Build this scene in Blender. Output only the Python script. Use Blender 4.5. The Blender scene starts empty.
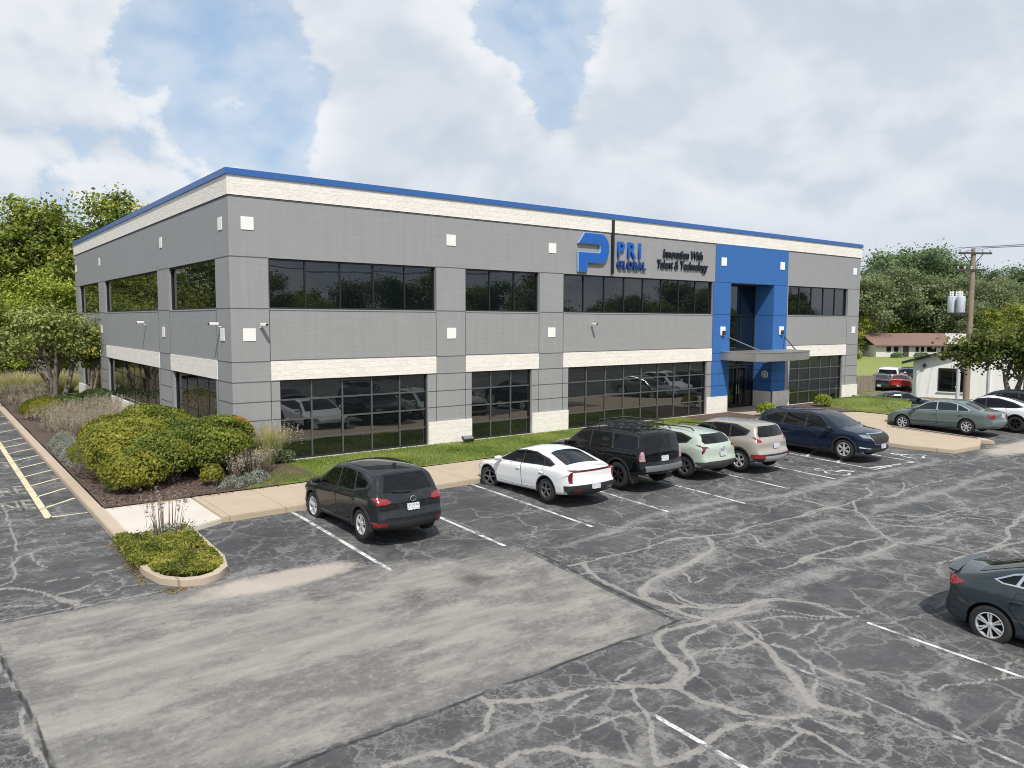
import bpy, bmesh, math, random
import numpy as np
from mathutils import Vector, Matrix
random.seed(7); RNG = np.random.default_rng(11)
SC = bpy.context.scene
COL = SC.collection
R = math.radians

# ------------------------------------------------------------------ objects
def link(o, parent=None):
    COL.objects.link(o)
    if parent is not None: o.parent = parent
    return o
def tag(o, label=None, cat=None, group=None, kind=None):
    if label: o['label'] = label
    if cat: o['category'] = cat
    if group: o['group'] = group
    if kind: o['kind'] = kind
    return o
def empty(name, loc=(0, 0, 0), rz=0.0, parent=None):
    o = bpy.data.objects.new(name, None); o.empty_display_size = .2
    o.location = loc; o.rotation_euler = (0, 0, rz)
    return link(o, parent)
def thing(name, label, cat, loc=(0, 0, 0), rz=0.0, group=None):
    return tag(empty(name, loc, rz), label, cat, group)
def obj(name, bm, mat, parent=None, smooth=None, loc=None):
    me = bpy.data.meshes.new(name)
    if smooth is not None: bm.normal_update()
    bm.to_mesh(me); bm.free()
    for m in (mat if isinstance(mat, (list, tuple)) else [mat]): me.materials.append(m)
    if smooth is not None:
        me.polygons.foreach_set('use_smooth', [True] * len(me.polygons))
        if smooth < 180: me.set_sharp_from_angle(angle=R(smooth))
    o = bpy.data.objects.new(name, me)
    if loc is not None: o.location = loc
    return link(o, parent)
def np_mesh(name, V, F, mat, parent=None, attrs=None, smooth=False):
    me = bpy.data.meshes.new(name)
    V = np.asarray(V, np.float32); F = np.asarray(F, np.int32)
    me.vertices.add(len(V)); me.vertices.foreach_set('co', V.ravel())
    k = F.shape[1]
    me.loops.add(F.size); me.loops.foreach_set('vertex_index', F.ravel())
    me.polygons.add(len(F)); me.polygons.foreach_set('loop_start', np.arange(0, F.size, k, dtype=np.int32))
    me.update(calc_edges=True)
    for m in (mat if isinstance(mat, (list, tuple)) else [mat]): me.materials.append(m)
    if attrs:
        for n, (dom, vals) in attrs.items():
            a = me.attributes.new(n, 'FLOAT', dom); a.data.foreach_set('value', np.asarray(vals, np.float32))
    if smooth: me.polygons.foreach_set('use_smooth', [True] * len(F))
    o = bpy.data.objects.new(name, me)
    return link(o, parent)
def copy_tree(o, parent=None):
    c = o.copy(); COL.objects.link(c)
    if parent is not None: c.parent = parent
    for ch in o.children: copy_tree(ch, c)
    return c
def box(bm, x0, x1, y0, y1, z0, z1, M=None):
    P = [(x0,y0,z0),(x1,y0,z0),(x1,y1,z0),(x0,y1,z0),(x0,y0,z1),(x1,y0,z1),(x1,y1,z1),(x0,y1,z1)]
    v = [bm.verts.new(M @ Vector(p) if M else p) for p in P]
    fs = [bm.faces.new([v[i] for i in f]) for f in ((3,2,1,0),(4,5,6,7),(0,1,5,4),(1,2,6,5),(2,3,7,6),(3,0,4,7))]
    return v, fs
def bevel_all(bm, w, seg=2):
    bmesh.ops.bevel(bm, geom=bm.edges[:] , offset=w, segments=seg, affect='EDGES', profile=.5)
def bxo(name, dims, mat, parent=None, bev=0, M=None, smooth=None):
    bm = bmesh.new()
    for d in (dims if isinstance(dims[0], (list, tuple)) else [dims]): box(bm, *d, M=M)
    if bev: bevel_all(bm, bev)
    return obj(name, bm, mat, parent, smooth=(40 if bev else smooth))
def tube(bm, pts, rad, n=8, cap=True):
    pts = [Vector(p) for p in pts]; k = len(pts)
    rads = rad if isinstance(rad, (list, tuple)) else [rad] * k
    rings = []; prev = None
    for i, p in enumerate(pts):
        t = (pts[min(i+1, k-1)] - pts[max(i-1, 0)]).normalized()
        if prev is None:
            a = t.orthogonal().normalized()
        else:
            a = (prev - t * prev.dot(t)); a = a.normalized() if a.length > 1e-6 else t.orthogonal().normalized()
        prev = a; b = t.cross(a)
        rings.append([bm.verts.new(p + (a*math.cos(2*math.pi*j/n) + b*math.sin(2*math.pi*j/n)) * rads[i]) for j in range(n)])
    for r0, r1 in zip(rings, rings[1:]):
        for j in range(n): bm.faces.new((r0[j], r0[(j+1) % n], r1[(j+1) % n], r1[j]))
    if cap:
        bm.faces.new(rings[0][::-1]); bm.faces.new(rings[-1])
def lathe(bm, prof, n=28, axis='Z', M=None):
    rings = []
    for r, h in prof:
        ring = []
        for j in range(n):
            a = 2*math.pi*j/n; c, s = math.cos(a)*r, math.sin(a)*r
            p = Vector((c, s, h)) if axis == 'Z' else Vector((c, h, s))
            ring.append(bm.verts.new(M @ p if M else p))
        rings.append(ring)
    for r0, r1 in zip(rings, rings[1:]):
        for j in range(n): bm.faces.new((r0[j], r0[(j+1) % n], r1[(j+1) % n], r1[j]))
    return rings
def prism(bm, poly, z0, z1, M=None):
    lo = [bm.verts.new(M @ Vector((x, y, z0)) if M else (x, y, z0)) for x, y in poly]
    hi = [bm.verts.new(M @ Vector((x, y, z1)) if M else (x, y, z1)) for x, y in poly]
    n = len(poly)
    bm.faces.new(lo[::-1]); bm.faces.new(hi)
    for i in range(n): bm.faces.new((lo[i], lo[(i+1) % n], hi[(i+1) % n], hi[i]))

# ------------------------------------------------------------------ materials
class NT:
    def __init__(s, m): s.t = m.node_tree; s.n = s.t.nodes
    def add(s, typ, ins=None, **kw):
        nd = s.n.new(typ)
        for k, v in kw.items(): setattr(nd, k, v)
        for k, v in (ins or {}).items():
            sk = nd.inputs[k]
            if isinstance(v, bpy.types.NodeSocket): s.t.links.new(v, sk)
            else: sk.default_value = v
        return nd
    def math(s, op, a, b=0.0, clamp=False):
        return s.add('ShaderNodeMath', {0: a, 1: b}, operation=op, use_clamp=clamp).outputs[0]
    def mix(s, f, a, b):
        nd = s.add('ShaderNodeMix', data_type='RGBA')
        for k, v in ((0, f), (6, a), (7, b)):
            if isinstance(v, bpy.types.NodeSocket): s.t.links.new(v, nd.inputs[k])
            else: nd.inputs[k].default_value = (v if k == 0 else (*v[:3], 1))
        return nd.outputs[2]
    def noise(s, vec, scale, detail=4, rough=.55, dist=0.0):
        return s.add('ShaderNodeTexNoise', {'Vector': vec, 'Scale': scale, 'Detail': detail, 'Roughness': rough, 'Distortion': dist}).outputs[0]
    def ramp(s, f, a, b, smooth=True):
        return s.add('ShaderNodeMapRange', {0: f, 1: a, 2: b, 3: 0.0, 4: 1.0}, interpolation_type='SMOOTHSTEP' if smooth else 'LINEAR').outputs[0]
    def coord(s, scale=None, which='Object'):
        c = s.add('ShaderNodeTexCoord').outputs[which]
        if scale: c = s.add('ShaderNodeMapping', {0: c, 3: scale}).outputs[0]
        return c
    def bump(s, h, strength=.3, dist=.02):
        return s.add('ShaderNodeBump', {'Height': h, 'Strength': strength, 'Distance': dist}).outputs[0]
def newmat(name):
    m = bpy.data.materials.new(name); m.use_nodes = True
    nt = NT(m); b = nt.n['Principled BSDF']
    return m, nt, b
def setin(nt, b, **kw):
    for k, v in kw.items():
        k = k.replace('_', ' ')
        sk = b.inputs[k]
        if isinstance(v, bpy.types.NodeSocket): nt.t.links.new(v, sk)
        else: sk.default_value = (*v, 1) if isinstance(v, tuple) and len(v) == 3 and sk.type == 'RGBA' else v
def plain(name, col, rough=.6, metal=0., spec=.5, coat=0., var=.12, scale=6., bump=0., bscale=60.):
    m, nt, b = newmat(name)
    c = nt.coord()
    f = nt.noise(c, scale, 5, .6)
    lo = tuple(max(0, x*(1-var)) for x in col); hi = tuple(min(1, x*(1+var)) for x in col)
    setin(nt, b, Base_Color=nt.mix(f, lo, hi), Roughness=rough, Metallic=metal, Specular_IOR_Level=spec)
    if coat: setin(nt, b, Coat_Weight=coat, Coat_Roughness=.04)
    if bump: setin(nt, b, Normal=nt.bump(nt.noise(c, bscale, 4), bump, .01))
    return m
def paint(name, col, metal=.0, flake=.25):
    m, nt, b = newmat(name)
    c = nt.coord()
    d = nt.noise(c, 2.2, 4, .6)           # faint road dust
    base = nt.mix(nt.math('MULTIPLY', nt.ramp(d, .5, .8), .05), col, (.32, .30, .27))
    setin(nt, b, Base_Color=base, Metallic=metal, Roughness=nt.math('ADD', nt.math('MULTIPLY', d, .15), .28), Coat_Weight=1.0, Coat_Roughness=.02, Coat_IOR=1.46, Specular_IOR_Level=.02)
    return m
def glass(name, col=(.012, .014, .015), rough=.015, ior=1.40, wav=.0):
    m, nt, b = newmat(name)
    setin(nt, b, Base_Color=col, Roughness=rough, IOR=ior)
    if wav: setin(nt, b, Normal=nt.bump(nt.noise(nt.coord(), .55, 2, .4), wav, .05))
    return m
# ------------------------------------------------------------------ cars
def plate_mat():
    m, nt, b = newmat('plate_white'); co = nt.coord()
    n = nt.noise(nt.add('ShaderNodeMapping', {0: co, 3: (1, 30, 9)}).outputs[0], 2.2, 2, .5)
    setin(nt, b, Base_Color=nt.mix(nt.ramp(n, .52, .58), (.66, .68, .70), (.16, .18, .26)), Roughness=.45)
    return m
M_TYRE = plain('tyre_rubber', (.022, .022, .022), .85, var=.25, scale=30)
M_TRIM = plain('black_trim', (.025, .026, .027), .55, var=.2)
M_WELL = plain('wheel_well', (.008, .008, .008), .9)
M_SEAM = plain('panel_gap', (.008, .008, .008), .8)
M_CHROME = plain('bright_metal', (.72, .73, .74), .22, metal=1., var=.03)
M_RIM = plain('alloy_rim', (.60, .61, .62), .3, metal=.35, var=.05)
M_RIMD = plain('dark_rim', (.03, .03, .032), .35, metal=.4)
M_RIMG = plain('grey_rim', (.22, .23, .24), .35, metal=.7)
M_RED = plain('red_lens', (.24, .010, .012), .12, coat=1., var=.25, scale=25)
M_DRED = plain('dark_red_lens', (.13, .008, .012), .12, coat=1., var=.2, scale=25)
M_CLEAR = plain('clear_lens', (.20, .21, .22), .08, coat=1., var=.25, scale=25)
M_PLATE = plate_mat()
M_AUTOGLASS = glass('car_glass', (.005, .006, .007), .015, 1.40)
M_AUTOGLASS2 = glass('car_glass_lighter', (.022, .028, .028), .015, 1.42)
M_SILVER = plain('silver_plastic', (.42, .43, .44), .4, metal=.3)

def chaikin(P, it=2):
    for _ in range(it):
        Q = [P[0]]
        for a, b in zip(P, P[1:]):
            Q += [(a[0]*.75+b[0]*.25, a[1]*.75+b[1]*.25), (a[0]*.25+b[0]*.75, a[1]*.25+b[1]*.75)]
        Q.append(P[-1]); P = Q
    return P
def resample(P, step):
    P = np.array(P); d = np.r_[0, np.cumsum(np.hypot(*np.diff(P, axis=0).T))]
    n = max(3, int(d[-1]/step)); t = np.linspace(0, d[-1], n)
    return np.c_[np.interp(t, d, P[:, 0]), np.interp(t, d, P[:, 1])]

class Body:
    def __init__(s, sp):
        s.sp = sp; L = sp['L']; s.hw = sp['W']/2
        s.xf = sp.get('xf', L/2 - .95); s.xr = sp.get('xr', -L/2 + .8)
    def w(s, x, z):
        sp = s.sp; L = sp['L']
        x = np.asarray(x, float); z = np.asarray(z, float)
        uf = np.clip((x - s.xf)/(L/2 - s.xf), 0, 1); ur = np.clip((s.xr - x)/(L/2 + s.xr), 0, 1)
        plan = 1 - sp.get('pf', .17)*uf**2.4 - sp.get('pr', .13)*ur**2.4
        zb = sp['belt'][0] + sp['belt'][1]*x
        top = sp.get('tumble', .72)
        zz = [-.5, .0, .14, .30, .55]
        f = np.interp(z, [.15, .30, .50, .78], [.90, .965, .99, 1.0])
        f = np.where(z > .78, 1 - .02*np.clip((z - .78)/np.maximum(zb - .78, .05), 0, 1)**2, f)
        t = np.clip((z - zb)/(sp['H'] - zb), 0, 1.2)
        g = np.interp(np.clip((z - zb), -.02, .05), [-.02, .03], [0, .03])
        f = f - g - np.where(z > zb, (1 - .05 - top)*t**1.15, 0)
        return s.hw*plan*f
    def build(s, mat, parent):
        sp = s.sp; L = sp['L']
        P = chaikin(sp['prof'], 2)
        Q = resample(P, .055)
        bot = resample([tuple(Q[-1]), tuple(Q[0])], .12)[1:-1]
        S = np.vstack([Q, bot]); n = len(S)
        T = np.roll(S, -1, 0) - np.roll(S, 1, 0); T /= np.linalg.norm(T, axis=1)[:, None]
        N = np.c_[T[:, 1], -T[:, 0]]                      # inward?
        cen = S.mean(0)
        if np.mean(np.sum(N*(cen - S), 1)) < 0: N = -N
        Rr = sp.get('R', .10)
        # crown / bow per silhouette point
        bow = np.where(S[:, 0] > L/2 - .35, .16, np.where(S[:, 0] < -L/2 + .3, .10, .05))
        bow = np.where(S[:, 1] > sp['H'] - .18, .045, bow)
        bow = np.where(np.arange(n) >= len(Q), 0, bow)
        k = np.ones(7)/7; bow = np.convolve(np.r_[bow[-3:], bow, bow[:3]], k, 'valid')
        dist = [0, .1, .28, .55, 1.0]
        rings = []
        core = np.c_[np.clip(S[:, 0], -L/2 + .6, L/2 - .7), sp.get('zc', .62) + .035*np.clip((S[:, 1] - .62)/.3, -1, 1)]
        last = None
        for d in dist:
            p = S + N*(d*Rr)
            rr = Rr*(1 - math.sqrt(max(0, 1 - (1 - d)**2)))
            rings.append((p, rr, 1.0)); last = p
        K = 11
        for j in range(1, K + 1):
            t = j/K
            rings.append((last*(1 - t) + core*t, 0, (1 - t)**1.5))
        bm = bmesh.new()
        def mk(side):
            out = []
            for p, rr, bf in rings:
                y = s.w(p[:, 0], p[:, 1]) - rr
                q = p + N*(bow*bf)[:, None]
                out.append([bm.verts.new((q[i, 0], side*y[i], q[i, 1])) for i in range(n)])
            for a, b in zip(out, out[1:]):
                for i in range(n):
                    j = (i + 1) % n
                    f = (a[i], b[i], b[j], a[j])
                    try: bm.faces.new(f if side > 0 else f[::-1])
                    except ValueError: pass
            loop = out[-1]; bm.faces.new(loop if side < 0 else loop[::-1])
            return out[0]
        A = mk(1); B = mk(-1)
        W0 = s.w(S[:, 0], S[:, 1]) - Rr
        ts = [-.75, -.5, -.25, 0, .25, .5, .75]
        cols = [B]
        for t in ts:
            q = S + N*(bow*t*t)[:, None]
            cols.append([bm.verts.new((q[i, 0], t*W0[i], q[i, 1])) for i in range(n)])
        cols.append(A)
        for a, b in zip(cols, cols[1:]):
            for i in range(n):
                j = (i + 1) % n
                bm.faces.new((a[i], b[i], b[j], a[j]))
        bmesh.ops.remove_doubles(bm, verts=bm.verts[:], dist=.0012)
        bmesh.ops.dissolve_degenerate(bm, edges=bm.edges[:], dist=.0005)
        bmesh.ops.recalc_face_normals(bm, faces=bm.faces[:])
        if bm.calc_volume(signed=True) < 0: bmesh.ops.reverse_faces(bm, faces=bm.faces[:])
        s.nm = (sum(1 for e in bm.edges if not e.is_manifold), bm.calc_volume(signed=True))
        o = obj('body', bm, mat, None, smooth=180)
        # wheel arches
        cb = bmesh.new()
        for ax in s.axles():
            for sd in (1, -1):
                M = Matrix.Translation((ax, sd*(s.hw - .30 + .5), sp['rw']+sp.get('archz', .0)))
                rg = lathe(cb, [(sp['rw'] + sp.get('gap', .055), -.5), (sp['rw'] + sp.get('gap', .055), .5)], 30, 'Y', M)
                cb.faces.new(rg[0]); cb.faces.new(rg[1][::-1])
        bmesh.ops.recalc_face_normals(cb, faces=cb.faces[:])
        me = bpy.data.meshes.new('cut'); cb.to_mesh(me); cb.free(); me.materials.append(M_WELL)
        co = bpy.data.objects.new('cut', me); COL.objects.link(co)
        md = o.modifiers.new('b', 'BOOLEAN'); md.operation = 'DIFFERENCE'; md.object = co; md.solver = 'EXACT'
        md.material_mode = 'TRANSFER'
        dg = bpy.context.evaluated_depsgraph_get()
        nm = bpy.data.meshes.new_from_object(o.evaluated_get(dg))
        o.modifiers.clear(); old = o.data; o.data = nm; nm.name = 'body'
        bpy.data.objects.remove(co); bpy.data.meshes.remove(old)
        nm.polygons.foreach_set('use_smooth', [True]*len(nm.polygons)); nm.set_sharp_from_angle(angle=R(38))
        s.o = o; o.parent = parent
        me = nm
        s.V = np.array([v.co for v in me.vertices])
        s.fc = np.array([p.center for p in me.polygons]); s.fn = np.array([p.normal for p in me.polygons])
        s.fv = [tuple(p.vertices) for p in me.polygons]
        s.vn = np.array([v.normal for v in me.vertices])
        s.fmin = np.array([s.V[list(f)].min(0) for f in s.fv]); s.fmax = np.array([s.V[list(f)].max(0) for f in s.fv])
        return o
    def axles(s):
        xf = s.sp['L']/2 - s.sp['fo']
        return xf, xf - s.sp['wb']
    def patch(s, name, polys, proj, mat, parent, off=.005, lim=None, dirn=None, mind=.15, side=1, split=False):
        """a piece of the body's skin inside convex outlines, lifted off it: a panel, lens or pane"""
        bm_all = bmesh.new()
        ax = {'side': (0, 2), 'rear': (1, 2), 'front': (1, 2), 'top': (0, 1)}[proj]
        if dirn is None: dirn = {'side': (0, side, 0), 'rear': (-1, 0, .15), 'front': (1, 0, .15), 'top': (0, 0, 1)}[proj]
        dirn = np.array(dirn, float); dirn /= np.linalg.norm(dirn)
        if not isinstance(polys[0][0], (list, tuple)): polys = [polys]
        for poly in polys:
            P = np.array(poly, float)
            ar = sum(P[i-1][0]*P[i][1] - P[i][0]*P[i-1][1] for i in range(len(P)))
            if ar < 0: P = P[::-1]
            lo = P.min(0) - .001; hi = P.max(0) + .001
            ok = (s.fn @ dirn > mind)
            if split: ok &= (np.abs(s.fn[:, 1])*s.hw > np.abs(s.fn[:, 0])*s.hw) if proj == 'side' else (np.abs(s.fn[:, 1]) <= np.abs(s.fn[:, 0]))
            for a, c in enumerate(ax): ok &= (s.fmax[:, c] > lo[a]) & (s.fmin[:, c] < hi[a])
            if proj == 'side': ok &= s.fc[:, 1]*side > .05
            if lim is not None:
                for c, (a, b) in lim.items(): ok &= (s.fmax[:, c] > a) & (s.fmin[:, c] < b)
            idx = np.nonzero(ok)[0]
            if not len(idx): continue
            bm = bmesh.new(); vm = {}
            lay = bm.verts.layers.float_vector.new('n')
            for fi in idx:
                vs = []
                for vi in s.fv[fi]:
                    if vi not in vm:
                        v = bm.verts.new(s.V[vi]); v[lay] = s.vn[vi]; vm[vi] = v
                    vs.append(vm[vi])
                try: bm.faces.new(vs)
                except ValueError: pass
            pl = []
            for i in range(len(P)):
                a, b = P[i], P[(i+1) % len(P)]
                no = (b[1]-a[1], -(b[0]-a[0]))
                co = [0, 0, 0]; nn = [0, 0, 0]
                co[ax[0]], co[ax[1]] = a; nn[ax[0]], nn[ax[1]] = no
                pl.append((co, nn))
            if lim is not None:
                for c, (a, b) in lim.items():
                    e = [0, 0, 0]; e[c] = 1
                    if b < 90: pl.append(([b if i == c else 0 for i in range(3)], e))
                    if a > -90: pl.append(([a if i == c else 0 for i in range(3)], [-q for q in e]))
            for co, nn in pl:
                bmesh.ops.bisect_plane(bm, geom=bm.verts[:] + bm.edges[:] + bm.faces[:], plane_co=co, plane_no=nn, clear_outer=True, dist=1e-5)
            if not bm.faces: bm.free(); continue
            bm.normal_update()
            edge = [e for e in bm.edges if e.is_boundary]
            r = bmesh.ops.extrude_edge_only(bm, edges=edge)
            newv = {g for g in r['geom'] if isinstance(g, bmesh.types.BMVert)}
            for v in bm.verts:
                if v in newv: continue
                nv = v[lay]; nv = nv.normalized() if nv.length > .1 else v.normal
                v.co += nv*off
            me = bpy.data.meshes.new('t'); bm.to_mesh(me); bm.free(); bm_all.from_mesh(me); bpy.data.meshes.remove(me)
        if not bm_all.faces:
            bm_all.free(); return None
        bmesh.ops.recalc_face_normals(bm_all, faces=bm_all.faces[:])
        # keep them facing out
        sm = sum((f.normal.dot(Vector(dirn))*f.calc_area() for f in bm_all.faces))
        if sm < 0: bmesh.ops.reverse_faces(bm_all, faces=bm_all.faces[:])
        return obj(name, bm_all, mat, parent, smooth=40)
    def yside(s, x, z): return float(s.w(x, z))

_wheels = {}
def wheel_meshes(r, style, wid=.225):
    key = (r, style)
    if key in _wheels: return _wheels[key]
    bm = bmesh.new()
    h = wid/2; ri = r*.66
    lathe(bm, [(ri, -h*.9), (r*.86, -h), (r*.96, -h*.86), (r, -h*.6), (r, h*.6), (r*.96, h*.86), (r*.86, h), (ri, h*.9), (ri*.97, h*.5), (ri*.97, -h*.8), (ri, -h*.9)], 36, 'Y')
    t = obj('tyre', bm, M_TYRE, None, smooth=50); tm = t.data; bpy.data.objects.remove(t)
    bm = bmesh.new()
    # rim outer side faces +y
    lathe(bm, [(ri*1.0, h*.88), (ri*.93, h*.92), (ri*.88, h*.62), (ri*.88, h*.1)], 36, 'Y')
    rg = lathe(bm, [(ri*.9, h*.05), (.02, h*.05)], 24, 'Y')
    for f in bm.faces: f.material_index = 0
    nb = len(bm.faces)
    for f in list(bm.faces)[-24:]: f.material_index = 1
    kind, ns = style
    hub = lathe(bm, [(r*.17, h*.3), (r*.17, h*.78), (r*.12, h*.84), (.005, h*.84)], 16, 'Y')
    for i in range(ns):
        a = 2*math.pi*i/ns
        offs = (0,) if kind != 'twin' else (-.13, .13)
        for oo in offs:
            M = Matrix.Rotation(a + oo, 4, 'Y')
            w = r*(.085 if kind != 'twin' else .05)
            P = [(-w*.8, r*.1), (w*.8, r*.1), (w, ri*.93), (-w, ri*.93)]
            lo = [bm.verts.new(M @ Vector((x, h*.45, z))) for x, z in P]
            hi = [bm.verts.new(M @ Vector((x*.8, h*(.80 if z < r*.3 else .88), z))) for x, z in P]
            bm.faces.new(hi)
            for q in range(4): bm.faces.new((lo[q], lo[(q+1) % 4], hi[(q+1) % 4], hi[q]))
    bmesh.ops.recalc_face_normals(bm, faces=bm.faces[:])
    mats = {'dark': M_RIMD, 'grey': M_RIMG}.get(style[0], M_RIM)
    o = obj('rim', bm, [mats, M_WELL], None, smooth=35); rm = o.data; bpy.data.objects.remove(o)
    _wheels[key] = (tm, rm)
    return tm, rm

def mirror_pair(root, B, x, z, mat, size=(.10, .11, .075)):
    for sd in (1, -1):
        bm = bmesh.new()
        bmesh.ops.create_uvsphere(bm, u_segments=12, v_segments=8, radius=1)
        y = B.yside(x, z)
        for v in bm.verts:
            p = v.co
            q = Vector((abs(p.x)**.7*math.copysign(1, p.x), abs(p.y)**.7*math.copysign(1, p.y), abs(p.z)**.7*math.copysign(1, p.z)))
            v.co = Vector((x + q.x*size[0] - .03*q.z, sd*(y + .13 + q.y*size[1]), z + .06 + q.z*size[2]))
        box(bm, x - .03, x + .05, min(sd*(y - .05), sd*(y + .08)), max(sd*(y - .05), sd*(y + .08)), z - .01, z + .03)
        obj('mirror', bm, mat, root, smooth=60)
def bar(name, pts, rad, mat, root, n=8):
    bm = bmesh.new(); tube(bm, pts, rad, n); return obj(name, bm, mat, root, smooth=50)

def car(sp, label, cat, loc, heading, gz_slope=0.0, group=None, detail=True, scale=1.03):
    """heading: direction of the nose, radians from +X"""
    root = thing(sp['name'], label, cat, loc, heading, group)
    root.scale = (scale,)*3
    if gz_slope:
        # lie on the sloping lot
        q = Vector((0, -gz_slope, 1)).normalized()
        fwd = Vector((math.cos(heading), math.sin(heading), 0)); fwd = (fwd - q*fwd.dot(q)).normalized()
        left = q.cross(fwd)
        root.rotation_euler = Matrix((fwd, left, q)).transposed().to_euler()
    B = Body(sp); pm = sp['paint']
    B.build([pm, M_WELL], root)
    L = sp['L']; hw = B.hw; rw = sp['rw']
    def side(name, polys, mat, off=.005, **kw):
        return [B.patch(name, polys, 'side', mat, root, off, side=sd, **kw) for sd in (1, -1)]
    # wheels
    tm, rm = wheel_meshes(rw, sp['rim'])
    for ax in B.axles():
        for sd in (1, -1):
            w = empty('wheel', (ax, sd*(hw - .125 - sp.get('wheel_in', 0)), rw), 0 if sd > 0 else math.pi, root)
            if ax > 0 and sp.get('steer'): w.rotation_euler.z += sp['steer']
            for n, m in (('tyre', tm), ('rim', rm)): link(bpy.data.objects.new(n, m), w)
    # glass
    for pl in sp.get('dlo', []): side('window_trim', pl, sp.get('dlo_mat', M_TRIM), .004, mind=.1)
    for pl in sp['swin']: side('side_window', pl, sp.get('glass', M_AUTOGLASS), .009, mind=.1)
    ws = sp['wind']
    B.patch('windscreen', ws[0], ws[1], sp.get('wglass', M_AUTOGLASS2), root, .007, lim={0: (ws[2], 99)}, dirn=(.6, 0, .8), mind=.35)
    rwn = sp['rwin']
    B.patch('rear_window', rwn[0], rwn[1], sp.get('glass', M_AUTOGLASS), root, .007, lim={0: (-99, rwn[2])}, dirn=(-.6, 0, .5), mind=.3)
    # doors
    for pl in sp.get('doors', []):
        P = np.array(pl); c = P.mean(0)
        side('door_gap', [tuple(c + (p - c)*(1 + .014/np.linalg.norm(p - c))) for p in P], M_SEAM, .002)
        ds = side('door', pl, pm, .005)
        hx, hz = P[:, 0].min() + .12, sp.get('hz', sp['belt'][0] - .12)
        for sd, d in zip((1, -1), ds):
            if d is None: continue
            y = B.yside(hx, hz)
            bm = bmesh.new(); box(bm, hx - .09, hx + .09, sd*y - .03, sd*y + .03, hz - .018, hz + .018); bevel_all(bm, .012, 2)
            obj('handle', bm, sp.get('handle', pm), d, smooth=50)
    for kind, proj, polys, mat, off, kw in sp.get('patches', []):
        if kind in ('tail_light', 'headlight'): kw = dict(kw, split=True, mind=.05); off = .012
        if proj == 'side': side(kind, polys, mat, off, **kw)
        elif proj.endswith('2'):
            for sg in (1, -1):
                pp = polys if isinstance(polys[0][0], (list, tuple)) else [polys]
                B.patch(kind, [[(sg*a, b) for a, b in pl] for pl in pp], proj[:-1], mat, root, off, **kw)
        else: B.patch(kind, polys, proj, mat, root, off, **kw)
    # arch cladding
    if sp.get('arch_trim'):
        wdt = sp['arch_trim']
        for ax in B.axles():
            for sd in (1, -1):
                bm = bmesh.new(); rr0 = rw + sp.get('gap', .055) - .004; prev = None
                for a in np.linspace(R(-12), R(192), 26):
                    vs = []
                    for rr, o_ in ((rr0, -.03), (rr0, .012), (rr0 + wdt*.5, .02), (rr0 + wdt, .012), (rr0 + wdt, -.02)):
                        x = ax + rr*math.cos(a); z = rw + rr*math.sin(a)
                        vs.append(bm.verts.new((x, sd*(B.yside(x, max(z, .3)) + o_), z)))
                    if prev:
                        for q in range(4): bm.faces.new((prev[q], prev[q+1], vs[q+1], vs[q]))
                    prev = vs
                bmesh.ops.recalc_face_normals(bm, faces=bm.faces[:])
                obj('arch_cladding', bm, sp.get('clad_mat', M_TRIM), root, smooth=60)
    mx = sp.get('mirror')
    if mx: mirror_pair(root, B, mx[0], mx[1], sp.get('mirror_mat', pm))
    # plates
    if sp.get('plate'):
        x, z, tilt = sp['plate']
        M = Matrix.Translation((x, 0, z)) @ Matrix.Rotation(R(tilt), 4, 'Y')
        bm = bmesh.new(); box(bm, -.012, .012, -.155, .155, -.078, .078, M=M)
        obj('number_plate', bm, M_PLATE, root)
    if sp.get('fplate'):
        x, z = sp['fplate']
        bm = bmesh.new(); box(bm, x - .012, x + .012, -.155, .155, z - .078, z + .078); obj('number_plate', bm, M_PLATE, root)
    if sp.get('badge'):
        x, z = sp['badge']
        bm = bmesh.new(); pts = [(x, .075*math.cos(t), z + .055*math.sin(t)) for t in np.linspace(0, 2*math.pi, 17)]
        tube(bm, pts, .011, 6); obj('badge', bm, M_CHROME, root, smooth=60)
    if sp.get('rails'):
        x0, x1, zr, yr = sp['rails'][:4]; mt = sp['rails'][4] if len(sp['rails']) > 4 else M_TRIM
        for sd in (1, -1):
            pts = [(x0, sd*yr, zr - .06), (x0 - .08, sd*yr, zr + .02)] + [(x0 + (x1 - x0)*t, sd*yr, zr + .03 + .02*math.sin(t*math.pi)) for t in np.linspace(.1, .9, 6)] + [(x1 + .08, sd*yr, zr + .01), (x1, sd*yr, zr - .07)]
            bar('roof_rail', pts, .02, mt, root)
    if sp.get('fin'):
        x, z = sp['fin']
        bm = bmesh.new(); prism(bm, [(x - .09, z - .02), (x + .09, z - .02), (x - .05, z + .06), (x - .08, z + .06)], -.02, .02, M=Matrix.Rotation(R(90), 4, 'X'))
        obj('aerial_fin', bm, pm, root)
    if sp.get('wiper'):
        x0, z0, x1, z1 = sp['wiper']
        bar('rear_wiper', [(x0, -.05, z0), (x0 - .01, .15, z0 + .02), (x1, .42, z1)], .012, M_TRIM, root, 6)
    for f in sp.get('extra', []): f(root, B)
    return root
# ------------------------------------------------------------------ the cars' shapes
P_GREY = paint('metallic_grey_paint', (.016, .018, .021), .0)
P_WHITE = paint('white_paint', (.78, .79, .80))
P_BLACK = paint('black_paint', (.0045, .005, .006))
P_SAGE = paint('pale_green_paint', (.39, .455, .395))
P_BEIGE = paint('champagne_paint', (.40, .37, .33), .3)
P_NAVY = paint('navy_paint', (.008, .015, .034), .0)
P_TEAL = paint('grey_green_paint', (.115, .15, .145), .0)
P_SLATE = paint('slate_paint', (.030, .040, .046), .0)
P_REDP = paint('red_paint', (.45, .02, .015))
def grille_mesh(*a): pass

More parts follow.
